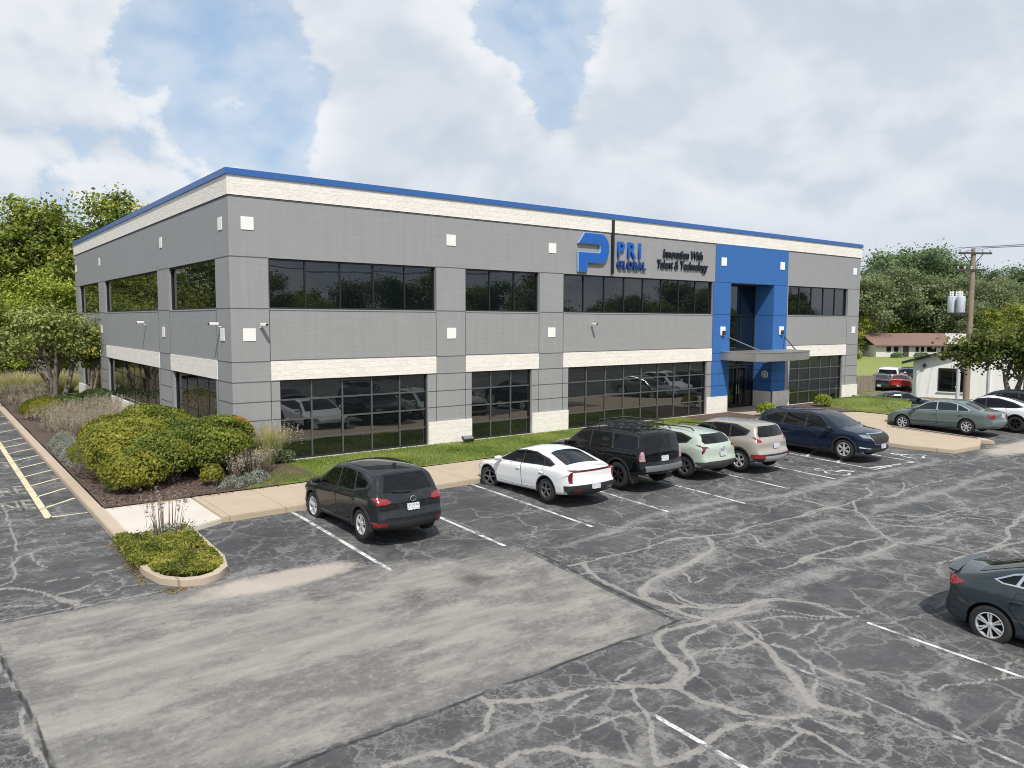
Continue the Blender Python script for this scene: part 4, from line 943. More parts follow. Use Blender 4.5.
def symbol(cx, cy):
    f = 1.0
    head = [(cx - .42 + .13*math.cos(t), cy + .28 + .13*math.sin(t)*1.0) for t in np.linspace(0, 2*math.pi, 13)]
    line('accessible_symbol', head, .14, M_PW)
    line('accessible_symbol', [(cx - .30, cy + .12), (cx - .15, cy - .22), (cx + .18, cy - .25), (cx + .40, cy - .58)], .13, M_PW)
    line('accessible_symbol', [(cx - .32 + .42*math.cos(t), cy - .35 + .40*math.sin(t)) for t in np.linspace(R(100), R(330), 12)], .10, M_PW)
symbol(17.55, -11.75); symbol(23.15, -11.75)
line('fire_lane_edge_line', [(-5.95, 34), (-5.90, -3.45)], .17, M_PY)
for a, b in [((-5.85,27.6),(-4.97,28.5)),((-5.85,24.4),(-4.97,25.3)),((-5.85,21.3),(-4.97,22.2)),((-5.85,18.2),(-4.97,19.1)),((-5.85,15.2),(-4.97,16.1)),((-5.85,12.0),(-4.97,12.9)),((-5.85,10.3),(-4.97,11.2)),((-5.85,8.57),(-4.96,9.4)),((-5.86,6.6),(-4.97,7.5)),((-5.85,4.85),(-4.97,5.7)),((-5.84,3.09),(-4.95,3.9)),((-5.83,1.34),(-4.98,2.15)),((-5.84,-.49),(-5.0,.37)),((-5.83,-2.16),(-4.99,-1.3)),((-5.87,-3.4),(-5.0,-3.42))]:
    line('fire_lane_hatch', [a, b], .10, M_PY)
def text_mesh(name, body, size, mat, depth=0.0, align='LEFT', sx=1, sy=1, shear=0, offset=0, spacing=1):
    c = bpy.data.curves.new(name, 'FONT'); c.body = body; c.size = size; c.extrude = depth; c.align_x = align; c.shear = shear; c.offset = offset; c.space_character = spacing; c.resolution_u = 3
    t = bpy.data.objects.new(name, c); COL.objects.link(t)
    me = bpy.data.meshes.new_from_object(t.evaluated_get(bpy.context.evaluated_depsgraph_get()))
    bpy.data.objects.remove(t); bpy.data.curves.remove(c)
    me.name = name; me.materials.clear(); me.materials.append(mat)
    for v in me.vertices: v.co.x *= sx; v.co.y *= sy
    return link(bpy.data.objects.new(name, me))
for word, y in (('PARKING', 5.3), ('FIRE', .2), ('LANE', -2.1)):
    o = text_mesh('painted_word', word, 1.0, M_PYF, 0, 'RIGHT', .62, 1.95, offset=.012); o.location = (-6.02, y, -.144); tag(o, kind='structure')

# concrete walks, kerbs, beds
def conc(name, col, joint=1.5, stain=.5):
    m, nt, b = newmat(name)
    co = nt.coord(); f = nt.noise(co, 1.1, 6, .65); g2 = nt.noise(co, 26, 4, .7)
    c1 = nt.mix(f, tuple(x*.84 for x in col), tuple(min(1, x*1.12) for x in col))
    c1 = nt.mix(nt.math('MULTIPLY', nt.ramp(g2, .5, .8), .3), c1, tuple(x*.55 for x in col))
    if joint:
        sx = nt.add('ShaderNodeSeparateXYZ', {0: co}).outputs[0]
        q = nt.math('ABSOLUTE', nt.math('SUBTRACT', nt.math('FRACT', nt.math('DIVIDE', sx, joint)), .5))
        c1 = nt.mix(nt.math('MULTIPLY', nt.ramp(q, .010, .004), .6), c1, tuple(x*.35 for x in col))
    setin(nt, b, Base_Color=c1, Roughness=.85, Specular_IOR_Level=.25, Normal=nt.bump(g2, .25, .01))
    return m
M_TAN = conc('tan_concrete', (.46, .375, .28)); M_PALE = conc('pale_concrete', (.60, .555, .48), 0); M_KERB = conc('kerb_concrete', (.47, .385, .295), 3.0)
def slab(name, poly, z, mat, depth=.35, follow=False, bev=.02):
    bm = bmesh.new()
    zt = [(gh1(y) + .15 + z if follow else z) for x, y in poly]
    hi = [bm.verts.new((x, y, t)) for (x, y), t in zip(poly, zt)]; lo = [bm.verts.new((x, y, t - depth)) for (x, y), t in zip(poly, zt)]
    n = len(poly); f = bm.faces.new(hi); fb = bm.faces.new(lo[::-1])
    for i in range(n): bm.faces.new((lo[i], lo[(i+1) % n], hi[(i+1) % n], hi[i]))
    bmesh.ops.recalc_face_normals(bm, faces=bm.faces[:])
    if bev: bmesh.ops.bevel(bm, geom=[e for e in bm.edges if abs(e.verts[0].co.z - e.verts[1].co.z) < depth*.5 and (e.verts[0] in hi or e.verts[1] in hi) ] if False else list(f.edges), offset=bev, segments=2, affect='EDGES')
    return tag(obj(name, bm, mat, smooth=40), kind='structure')
slab('front_walk', [(-2.45,-6.62),(24.0,-6.5),(24.0,-3.85),(-2.45,-3.85)], 0, M_TAN)
slab('corner_ramp', [(-4.66,-6.95),(-3.2,-7.02),(-2.455,-6.66),(-2.455,-3.75),(-4.66,-3.55)], -.02, M_PALE)
slab('entrance_walk', [(24.004,-6.5),(24.3,-11.2),(25.0,-12.75),(27.1,-12.9),(28.75,-12.3),(28.55,-8.2),(33.2,-5.9),(33.2,-4.2),(31.3,-3.6),(31.3,-.02),(31.1,1.2),(27.1,1.2),(27.0,-.02),(27.0,-3.85),(24.004,-3.85)], .002, M_TAN, follow=True, depth=.4)
slab('kerb', [(28.76,-12.35),(29.0,-12.75),(29.35,-12.3),(29.4,-7.7),(29.0,-7.75),(28.7,-8.2)], .0, M_KERB, follow=True)
slab('kerb', [(-4.96,45),(-4.96,-3.5),(-4.95,-6.9),(-4.665,-6.9),(-4.665,45)], -.01, M_KERB)
M_MULCH = plain('bark_mulch', (.095, .066, .052), .95, var=.6, scale=28, bump=.9, bscale=45)
tag(grid_sheet('mulch_bed', np.arange(-4.66, 1.9, .3), np.arange(-3.84, 32, .35), lambda X, Y: -.02 + .10*fbm(X, Y, .9, 3) + .0*X - .25*np.clip(X - 1.3, 0, 1)*0, M_MULCH), kind='structure')
slab('mulch_bed', [(24.2,-3.84),(27.0,-3.84),(27.0,-.08),(23.0,-.08),(23.2,-1.5)], .03, M_MULCH, .2)
slab('mulch_bed', [(31.31,-3.4),(33.4,-3.9),(34.5,-1.2),(36.0,-.1),(31.31,-.1)], .03, M_MULCH, .2)
slab('mulch_bed', [(28.9,-12.1),(29.2,-12.0),(29.25,-7.9),(28.85,-8.3)], .012, M_MULCH, .2, follow=True)
# lawns
def lawn_poly(name, poly, z, mat, step=.25, hump=0.0, center=None, rad=1):
    xs_ = [p[0] for p in poly]; ys_ = [p[1] for p in poly]
    bm = bmesh.new(); bm.faces.new([bm.verts.new((x, y, 0)) for x, y in poly])
    for axis, lo, hi in ((0, min(xs_), max(xs_)), (1, min(ys_), max(ys_))):
        for c in np.arange(lo + step*.5, hi, step*2):
            co = [0, 0, 0]; no = [0, 0, 0]; co[axis] = c; no[axis] = 1
            bmesh.ops.bisect_plane(bm, geom=bm.verts[:] + bm.edges[:] + bm.faces[:], plane_co=co, plane_no=no)
    for v in bm.verts:
        h = hump*max(0, 1 - ((v.co.x - center[0])**2/rad[0]**2 + (v.co.y - center[1])**2/rad[1]**2)) if hump else 0
        v.co.z = z + h - float(gdip(np.array([v.co.x]), np.array([v.co.y]))[0]) + .02*math.sin(v.co.x*1.7)*math.cos(v.co.y*1.3)
    bm.normal_update()
    if sum(f.normal.z for f in bm.faces) < 0: bmesh.ops.reverse_faces(bm, faces=bm.faces[:])
    return tag(obj(name, bm, mat, smooth=180), kind='structure')
lawn_poly('lawn', [(-.95,-3.84),(24.1,-3.84),(23.2,-1.6),(23.0,-.1),(1.75,-.1),(1.25,-.9),(.1,-2.6)], .02, M_LAWN, .4)
lawn_poly('lawn', [(33.2,-5.85),(34.6,-6.4),(40.5,-3.8),(41.3,-.1),(35.9,-.1),(34.4,-1.3),(33.35,-4.0)], .03, M_LAWN, .3, .42, (37.4,-2.7), (3.5, 2.7))
lawn_poly('lawn', [(-4.6,32),(1.5,32),(1.5,60),(-30,60),(-30,47),(-4.6,46)], .06, M_DRYLAWN, 1.0)
lawn_poly('far_lawn', [(70,8),(130,-10),(150,40),(110,60),(50,18),(52,9.5)], -.10, M_FARLAWN, 3)
lawn_poly('verge', [(47,2.2),(56,4.2),(66,6.6),(68,10.5),(52,8.5),(43,5)], -.12, M_DRYLAWN, 1)
slab('side_road', [(41,-.1),(48.4,1.6),(43,5),(60,10),(60,12),(38,6),(41,2)], -.132, conc('road_concrete', (.42, .38, .33), 0), .1, bev=0) if False else None
lawn_poly('side_road', [(40.8,.3),(44,.2),(50,2.0),(66,6.2),(66,7.2),(46,3.6),(40.8,3.2)], -.125, conc('road_concrete', (.50, .46, .41), 0), 1)
# kerb island in the lot
isl = [(-4.93,-6.95),(-4.93,-9.6),(-4.78,-10.3),(-4.45,-10.66),(-4.1,-10.78),(-3.75,-10.66),(-3.45,-10.3),(-3.3,-9.6),(-3.28,-7.03),(-3.6,-6.97)]
inn = [(-4.78,-6.98),(-4.78,-9.55),(-4.66,-10.18),(-4.38,-10.49),(-4.1,-10.58),(-3.82,-10.49),(-3.57,-10.18),(-3.45,-9.55),(-3.43,-7.06),(-3.7,-7.0)]
bm = bmesh.new()
def zi(y, o): return gh1(y) + o
o_lo = [bm.verts.new((x, y, zi(y, -.1))) for x, y in isl]; o_hi = [bm.verts.new((x, y, zi(y, .13))) for x, y in isl]; i_hi = [bm.verts.new((x, y, zi(y, .13))) for x, y in inn]; i_lo = [bm.verts.new((x, y, zi(y, .0))) for x, y in inn]
n = len(isl)
for a, b in ((o_lo, o_hi), (o_hi, i_hi), (i_hi, i_lo)):
    for i in range(n): bm.faces.new((a[i], a[(i+1) % n], b[(i+1) % n], b[i]))
bmesh.ops.recalc_face_normals(bm, faces=bm.faces[:])
tag(obj('island_kerb', bm, M_KERB, smooth=40), kind='structure')
bm = bmesh.new(); bm.faces.new([bm.verts.new((x, y, zi(y, .08))) for x, y in inn]); bm.normal_update()
if list(bm.faces)[0].normal.z < 0: bmesh.ops.reverse_faces(bm, faces=bm.faces[:])
tag(obj('island_soil', bm, M_MULCH), kind='structure')
# ------------------------------------------------------------------ the office building
def block_mat(name, col, mortar=.82, bumpy=.25, ch=.203, cw=.61, vary=.07):
    m, nt, b = newmat(name)
    co = nt.coord(); s = nt.add('ShaderNodeSeparateXYZ', {0: co})
    u = nt.math('ADD', s.outputs[0], s.outputs[1])
    v = nt.add('ShaderNodeCombineXYZ', {0: u, 1: s.outputs[2], 2: 0.0}).outputs[0]
    br = nt.add('ShaderNodeTexBrick', {'Vector': v, 'Color1': (.45,.45,.45,1), 'Color2': (.62,.62,.62,1), 'Mortar': (0,0,0,1), 'Scale': 1.0, 'Mortar Size': .006, 'Mortar Smooth': .6, 'Brick Width': cw, 'Row Height': ch})
    f = nt.noise(co, 3, 5, .6); st = nt.noise(nt.add('ShaderNodeMapping', {0: v, 3: (.35, 9, 1)}).outputs[0], 1.6, 5, .65)
    k = nt.math('ADD', nt.math('MULTIPLY', br.outputs[0], vary*1.6), nt.math('ADD', nt.math('MULTIPLY', st, vary*2.2), 1.0 - vary*1.9))
    drip = nt.noise(nt.add('ShaderNodeMapping', {0: v, 3: (2.2, .12, 1)}).outputs[0], 2.0, 4, .6)
    k = nt.math('MULTIPLY', k, nt.math('ADD', .88, nt.math('MULTIPLY', drip, .22)))
    c = nt.add('ShaderNodeMix', {0: 1.0, 6: (*col, 1), 7: nt.add('ShaderNodeCombineColor', {0: k, 1: k, 2: k}).outputs[0]}, data_type='RGBA', blend_type='MULTIPLY').outputs[2]
    h = nt.math('ADD', nt.math('MULTIPLY', br.outputs[1], -.6), nt.math('MULTIPLY', nt.noise(co, 40, 3, .6), .4))
    setin(nt, b, Base_Color=c, Roughness=.82, Specular_IOR_Level=.25, Normal=nt.bump(h, bumpy, .012))
    return m
def stone_mat(name, col):
    m, nt, b = newmat(name)
    co = nt.coord(); s = nt.add('ShaderNodeSeparateXYZ', {0: co})
    u = nt.math('ADD', s.outputs[0], s.outputs[1])
    v = nt.add('ShaderNodeCombineXYZ', {0: u, 1: s.outputs[2], 2: 0.0}).outputs[0]
    br = nt.add('ShaderNodeTexBrick', {'Vector': v, 'Color1': (.93,.93,.93,1), 'Color2': (1,1,1,1), 'Mortar': (.84,.82,.79,1), 'Scale': 1.0, 'Mortar Size': .006, 'Mortar Smooth': .8, 'Brick Width': .41, 'Row Height': .203})
    rock = nt.add('ShaderNodeTexNoise', {'Vector': nt.add('ShaderNodeMapping', {0: co, 3: (1, 1, 1.6)}).outputs[0], 'Scale': 7.0, 'Detail': 8.0, 'Roughness': .65}).outputs[0]
    w = nt.noise(co, 5, 5, .6)
    tint = nt.mix(nt.ramp(w, .5, .75), col, (col[0]*.98, col[1]*.91, col[2]*.84))
    c = nt.add('ShaderNodeMix', {0: 1.0, 6: tint, 7: br.outputs[0]}, data_type='RGBA', blend_type='MULTIPLY').outputs[2]
    h = nt.math('ADD', rock, nt.math('MULTIPLY', br.outputs[1], -.15))
    setin(nt, b, Base_Color=c, Roughness=.9, Specular_IOR_Level=.2, Normal=nt.bump(h, .6, .035))
    return m
M_GRAYW = block_mat('grey_painted_block', (.297, .300, .302), bumpy=.12, vary=.085)
M_BLUEW = block_mat('blue_painted_block', (.040, .140, .385), bumpy=.2)
M_STONE = stone_mat('white_splitface_stone', (.82, .785, .725))
M_JOINT = plain('wall_joint', (.095, .097, .10), .8)
M_BJOINT = plain('blue_wall_joint', (.012, .045, .17), .8)
M_FLASH = plain('blue_metal_flashing', (.032, .120, .36), .38, var=.06)
M_FRAME = plain('dark_window_frame', (.022, .023, .025), .45, metal=.2)
M_MULL = plain('grey_mullion', (.14, .145, .15), .42, metal=.5)
M_WGLASS = glass('tinted_window_glass', (.005, .007, .008), .008, 1.82, .10)
M_WGLASSL = glass('coated_window_glass', (.005, .007, .008), .008, 2.15, .10)
M_TILE = plain('white_wall_tile', (.82, .81, .78), .5, var=.05)
M_STEEL = plain('brushed_steel', (.44, .43, .41), .42, metal=.75, var=.14, scale=3)
M_ROOF = plain('roof_membrane', (.45, .45, .44), .9)
M_SOFFIT = plain('dark_soffit', (.10, .10, .10), .7)
M_WHITE = plain('white_plastic', (.75, .75, .74), .4)
M_DARKP = plain('dark_plastic', (.03, .03, .032), .4)

office = thing('office_building', 'two storey grey block office building with blue entrance bay and white stone bands', 'office building')
Z_B, Z_LB, Z_LT, Z_WB, Z_WT, Z_BAND, Z_CAP, Z_TOP = -.45, 2.90, 3.57, 5.404, 7.15, 9.188, 9.843, 10.05
XE, YE = 40.72, 31.7
FW = [(1.346, 8.108), (9.557, 13.457), (14.909, 25.571), (32.60, 39.26)]     # bays of the front
FL = [(1.657, 7.716), (9.845, 13.07), (15.23, 25.19), (32.97, 38.906)]
LWIN = [(1.573, 7.93), (9.835, 21.87), (23.66, 30.31)]                        # bays of the left side
LLOW = [(1.80, 7.66), (10.10, 21.60), (23.92, 30.05)]
T = .32
class Face:
    """boxes written in (along, out, z) for the front (along = x, out = -y) or the left side (along = y, out = -x)"""
    def __init__(s, side): s.side = side
    def b(s, bm, a0, a1, o0, o1, z0, z1):
        if s.side == 'front': box(bm, a0, a1, -o1, -o0, z0, z1)
        else: box(bm, -o1, -o0, a0, a1, z0, z1)
FR, LE = Face('front'), Face('left')
wall = bmesh.new()
def wall_side(F, up, low, length, start, split):
    xs_ = start
    cols = []
    prev = start
    # storey bands: below lintel (between lower windows), lintel level .. upper sill, upper windows, above
    def band(bays, z0, z1, zo0, zo1):
        p = start
        for a, c in bays:
            F.b(wall, p, a, -T, 0, z0, z1); p = c
        F.b(wall, p, length, -T, 0, z0, z1)
    band(low, Z_B, Z_LB, 0, 0)
    band(up, Z_LB, Z_LT, 0, 0)
    F.b(wall, start, length, -T, 0, Z_LT, Z_WB) if not split else [F.b(wall, a, c, -T, 0, Z_LT, Z_WB) for a, c in split]
    band(up, Z_WB, Z_WT, 0, 0)
    F.b(wall, start, length, -T, 0, Z_WT, Z_CAP)
REC = (27.08, 31.12)
def front_wall():
    def band(bays, z0, z1):
        p = 0.0
        for a, c in bays: FR.b(wall, p, a, -T, 0, z0, z1); p = c
        FR.b(wall, p, XE, -T, 0, z0, z1)
    band(FL[:3] + [REC] + FL[3:], Z_B, Z_LB); band(FW[:3] + [REC] + FW[3:], Z_LB, Z_LT)
    band([REC], Z_LT, Z_WB); band(FW[:3] + [REC] + FW[3:], Z_WB, Z_WT); band([], Z_WT, Z_CAP)
front_wall()
def left_wall():
    def band(bays, z0, z1):
        p = T
        for a, c in bays: LE.b(wall, p, a, -T, 0, z0, z1); p = c
        LE.b(wall, p, YE, -T, 0, z0, z1)
    band(LLOW, Z_B, Z_LB); band(LWIN, Z_LB, Z_LT); band([], Z_LT, Z_WB); band(LWIN, Z_WB, Z_WT); band([], Z_WT, Z_CAP)
    for a, c in LLOW: LE.b(wall, a, c, -T, 0, Z_B, .80)
left_wall()
box(wall, XE - T, XE, T, YE, Z_B, Z_CAP); box(wall, T, XE - T, YE - T, YE, Z_B, Z_CAP)
obj('wall', wall, M_GRAYW, office)
bxo('roof', (T, XE - T, T, YE - T, 9.35, 9.5), M_ROOF, office)
# white stone band under the blue flashing
bm = bmesh.new()
FR.b(bm, -.035, XE + .035, .0, .035, Z_BAND, Z_CAP); LE.b(bm, 0, YE + .035, .0, .035, Z_BAND, Z_CAP); box(bm, XE, XE + .035, 0, YE, Z_BAND, Z_CAP)
obj('stone_band', bm, M_STONE, office)
bm = bmesh.new()
for z0, z1, o in ((Z_BAND - .05, Z_BAND, .015),):
    FR.b(bm, -.015, XE, 0, o, z0, z1); LE.b(bm, 0, YE, 0, o, z0, z1)
obj('wall_joint', bm, M_JOINT, office)
bm = bmesh.new()
FR.b(bm, -.09, XE + .09, -.45, .09, Z_CAP, Z_TOP); LE.b(bm, .45, YE + .09, -.45, .09, Z_CAP, Z_TOP); box(bm, XE - .45, XE + .09, .45, YE, Z_CAP, Z_TOP)
obj('roof_flashing', bm, M_FLASH, office)
# lintels and stone bases
for F, up in ((FR, FW), (LE, LWIN)):
    for a, c in up:
        bm = bmesh.new(); F.b(bm, a, c, -T*.9, .025, Z_LB, Z_LT); obj('stone_lintel', bm, M_STONE, office)
bases = [(.0, 1.64), (7.73, 9.83), (13.085, 15.215), (25.205, 26.96), (31.24, 32.95), (38.92, XE)]
ZS = .93
for i, (a, c) in enumerate(bases):
    bm = bmesh.new()
    FR.b(bm, a - (.06 if i == 0 else 0), c + (.06 if i == 5 else 0), 0, .06, Z_B, ZS)
    if i == 0: LE.b(bm, 0, 1.79, 0, .06, Z_B, ZS)
    obj('stone_base', bm, M_STONE, office)
bm = bmesh.new(); LE.b(bm, 1.80, YE, 0, .06, Z_B, .82); obj('stone_base', bm, M_STONE, office)
# grey reveals (control joints)
JZ = [2.17, 1.52]
bm = bmesh.new()
def hj(F, a0, a1, z, w=.035): F.b(bm, a0, a1, 0, .004, z - w/2, z + w/2)
def vj(F, a, z0, z1, w=.03): F.b(bm, a - w/2, a + w/2, 0, .004, z0, z1)
def pilasters(bays, lows, end, lo0):
    prev = 0; out = []
    for (a, c), (la, lc) in zip(bays, lows): out.append((prev, a, prev if prev == 0 else None, la)); prev = c
    return out
fp = [(0, 1.33), (8.12, 9.545), (13.47, 14.895), (39.275, XE)]
fpl = [(0, 1.655), (7.72, 9.84), (13.075, 15.225), (38.91, XE)]
for (a, c), (la, lc) in zip(fp, fpl):
    for z in (Z_WT, Z_WB, Z_LT): hj(FR, a, c, z)
    for z in (2.87,) + tuple(JZ): hj(FR, la, lc, z)
    for e in (a, c):
        if 0 < e < XE:
            vj(FR, e, Z_WB + .02, Z_WT - .02); vj(FR, e, Z_LT + .02, Z_WB - .02); vj(FR, e, ZS, 2.85)
for a, c in FW: hj(FR, a, c, Z_WB - .06, .03); hj(FR, a, c, Z_LT + .03, .03)
for a, c in [(25.19, 25.54)]:
    for z in (2.87,) + tuple(JZ): hj(FR, a, c, z)
lp = [(0, 1.56), (7.945, 9.82), (21.885, 23.645), (30.325, YE)]
for a, c in lp:
    for z in (Z_WT, Z_WB, Z_LT, 2.87) + tuple(JZ): hj(LE, a, c, z)
    for e in (a, c):
        if 0 < e < YE: vj(LE, e, Z_LT + .02, Z_WB - .02); vj(LE, e, .95, 2.85)
for a, c in LWIN: hj(LE, a, c, Z_WB - .06, .03)
obj('wall_joint', bm, M_JOINT, office)
# windows
def window(F, a0, a1, z0, z1, cols, rows, fm, rec=.13, mw=.05, fw_=.06, mull=None, proud=.012, gm=None):
    bm = bmesh.new(); o0, o1 = -rec - .06, -rec + .03
    F.b(bm, a0, a1, o0, o1, z0, z0 + fw_); F.b(bm, a0, a1, o0, o1, z1 - fw_, z1)
    F.b(bm, a0, a0 + fw_, o0, o1, z0 + fw_, z1 - fw_); F.b(bm, a1 - fw_, a1, o0, o1, z0 + fw_, z1 - fw_)
    fr = obj('window', bm, M_FRAME, office)
    bm = bmesh.new()
    for i in range(1, cols):
        x = a0 + (a1 - a0)*i/cols; F.b(bm, x - mw/2, x + mw/2, o0, -rec + proud, z0 + fw_, z1 - fw_)
        if rows == 1: obj('mullion', bm, mull or M_FRAME, fr); bm = bmesh.new()
    if rows > 1:
        for j in range(1, rows):
            z = z0 + (z1 - z0)*j/rows
            for i in range(cols):
                xa = a0 + (a1 - a0)*i/cols + (mw/2 if i else fw_); xb = a0 + (a1 - a0)*(i+1)/cols - (mw/2 if i < cols-1 else fw_)
                F.b(bm, xa, xb, o0, -rec + proud - .003, z - mw/2, z + mw/2)
    if rows > 1: obj('mullion_grid', bm, mull or M_FRAME, fr)
    # every sheet of glass sits a hair out of true, as real ones do
    bm = bmesh.new()
    for i in range(cols):
        for j in range(rows):
            xa, xb = a0 + (a1 - a0)*i/cols, a0 + (a1 - a0)*(i+1)/cols; za, zb = z0 + (z1 - z0)*j/rows, z0 + (z1 - z0)*(j+1)/rows
            t1, t2 = random.gauss(0, .003), random.gauss(0, .003)
            P = []
            for x, z in ((xa, za), (xb, za), (xb, zb), (xa, zb)):
                o = -rec - .03 + (x - (xa+xb)/2)*t1 + (z - (za+zb)/2)*t2
                P.append(bm.verts.new((x, -o, z) if F.side == 'front' else (-o, x, z)))
            bm.faces.new(P if F.side == 'front' else P[::-1])
    obj('pane', bm, gm or M_WGLASS, fr)
    return fr
for (a, c), n in zip(FW, (5, 3, 8, 5)): window(FR, a, c, Z_WB, Z_WT, n, 1, M_FRAME)
for (a, c), n in zip(FL, (5, 3, 8, 5)): window(FR, a, c, .02, Z_LB - .005, n, 4, M_FRAME, mull=M_MULL, mw=.055, gm=M_WGLASSL)
for (a, c), n in zip(LWIN, (5, 9, 5)): window(LE, a, c, Z_WB, Z_WT, n, 1, M_FRAME, mw=.03, proud=-.022)
for (a, c), n in zip(LLOW, (4, 8, 4)): window(LE, a, c, .80, Z_LB - .005, n, 3, M_FRAME, mull=M_FRAME, mw=.04, proud=-.018)
for a, c in FL:
    bm = bmesh.new(); FR.b(bm, a, c, -.20, .05, -.2, .018); obj('sill', bm, M_PALE, office)
# blue entrance bay
bm = bmesh.new()
FR.b(bm, 25.72, 32.47, 0, .03, Z_WT, Z_BAND - .001)
FR.b(bm, 25.575, REC[0], 0, .03, ZS, Z_WT - .03); FR.b(bm, REC[1], 32.47, 0, .03, ZS, Z_WT - .03)
box(bm, REC[0] - .3, REC[0] + .008, .0, 1.25, ZS, Z_WT - .03); box(bm, REC[1] - .008, REC[1] + .3, .0, 1.25, ZS, Z_WT - .03)
obj('blue_wall', bm, M_BLUEW, office)
bm = bmesh.new()
FR.b(bm, 25.575, 32.47, -.02, .026, Z_WT - .03, Z_WT)
for z in (Z_WB, 3.30, 2.87, 2.17, 1.52):
    for a, c in ((25.575, REC[0]), (REC[1], 32.47)): FR.b(bm, a, c, .03, .034, z - .016, z + .016)
    box(bm, REC[1] - .012, REC[1] - .008, .0, 1.25, z - .016, z + .016)
obj('wall_joint', bm, M_BJOINT, office)
for x0, x1 in ((REC[0] - .3, REC[0] + .012), (REC[1] - .012, REC[1] + .3)):
    bm = bmesh.new(); box(bm, x0, x1, 0, 1.25, Z_B, ZS); obj('stone_base', bm, M_STONE, office)
bxo('soffit', (REC[0], REC[1], -.0, 1.6, Z_WT - .001, Z_WT + .2), M_SOFFIT, office)
ent = bxo('glazed_entrance', [(REC[0], REC[1], 1.20, 1.30, Z_WT - .10, Z_WT), (REC[0], REC[1], 1.20, 1.30, 5.35, 5.45), (REC[0], REC[1], 1.20, 1.30, 3.25, 3.45), (REC[0], REC[1], 1.20, 1.30, 2.45, 2.53)] + [(x - .035, x + .035, 1.21, 1.29, z0, z1) for x in (27.12, 28.42, 29.75, 31.08) for z0, z1 in ((0, 2.45), (2.53, 3.25), (3.45, 5.35), (5.45, 7.05))], M_FRAME, office)
bm = bmesh.new()
for x0, x1 in ((27.08, 28.42), (28.42, 29.75), (29.75, 31.12)):
    for z0, z1 in ((0, 2.5), (2.5, 5.4), (5.4, 7.15)):
        t = random.gauss(0, .003)
        bm.faces.new([bm.verts.new(p) for p in ((x0, 1.26 + t, z0), (x1, 1.26 - t, z0), (x1, 1.26 - t, z1), (x0, 1.26 + t, z1))])
obj('pane', bm, M_WGLASS, ent)
for x in (29.0, 29.9):
    d = bxo('entrance_door', [(x - .46, x + .46, 1.17, 1.20, .02, .20), (x - .46, x + .46, 1.17, 1.20, 2.30, 2.42), (x - .46, x - .38, 1.17, 1.20, .20, 2.30), (x + .38, x + .46, 1.17, 1.20, .20, 2.30)], M_FRAME, office)
    s = 1 if x < 29.4 else -1
    bar('handle', [(x + s*.33, 1.10, .8), (x + s*.33, 1.10, 1.35)], .018, M_CHROME, d)
# canopy
cp = [(26.32, -.03), (26.32, -2.3), (27.5, -2.58), (29.2, -2.62), (31.0, -2.35), (32.05, -1.85), (32.6, -.03)]
bm = bmesh.new(); prism(bm, cp, 2.92, 3.36)
canopy = obj('canopy', bm, M_STEEL, office, smooth=20)
bm = bmesh.new(); prism(bm, [(x*.97 + 29.4*.03, y*.96 - .02) for x, y in cp], 2.90, 2.919); obj('canopy_soffit', bm, M_SOFFIT, canopy)
bm = bmesh.new(); prism(bm, [(x*1.008 - 29.4*.008, min(-.03, y*1.012)) for x, y in cp], 3.361, 3.40); obj('canopy_rim', bm, M_STEEL, canopy)
for x0, x1, y1 in ((26.97, 27.7, -1.7), (32.3, 31.2, -1.5)): bar('support_rod', [(x0, -.03, 4.15), (x1, y1, 3.40)], .035, M_MULL, canopy)
for x, y in ((28.1, -1.6), (30.9, -1.5)):
    bm = bmesh.new(); lathe(bm, [(.005, 2.80), (.10, 2.80), (.10, 2.899)], 14, 'Z', Matrix.Translation((x, y, 0))); obj('downlight', bm, M_WHITE, canopy)
# white square tiles set in the walls
for x, z in [(.63,8.27),(8.84,8.24),(14.21,8.24),(14.20,4.5),(8.85,4.5),(.62,4.5),(40.03,8.29),(40.1,4.5)]:
    bm = bmesh.new(); FR.b(bm, x - .22, x + .22, 0, .025, z - .22, z + .22); bevel_all(bm, .008, 1); obj('wall_tile', bm, M_TILE, office)
for x, z in [(26.40,8.25),(31.86,8.27)]:
    bm = bmesh.new(); FR.b(bm, x - .22, x + .22, .03, .055, z - .22, z + .22); obj('wall_tile', bm, M_TILE, office)
for y, z in [(.87,8.29),(9.0,8.27),(23.0,8.27),(31.2,8.3),(.9,4.5),(9.0,4.48),(23.1,4.46),(31.2,4.45)]:
    bm = bmesh.new(); LE.b(bm, y - .22, y + .22, 0, .025, z - .22, z + .22); bevel_all(bm, .008, 1); obj('wall_tile', bm, M_TILE, office)
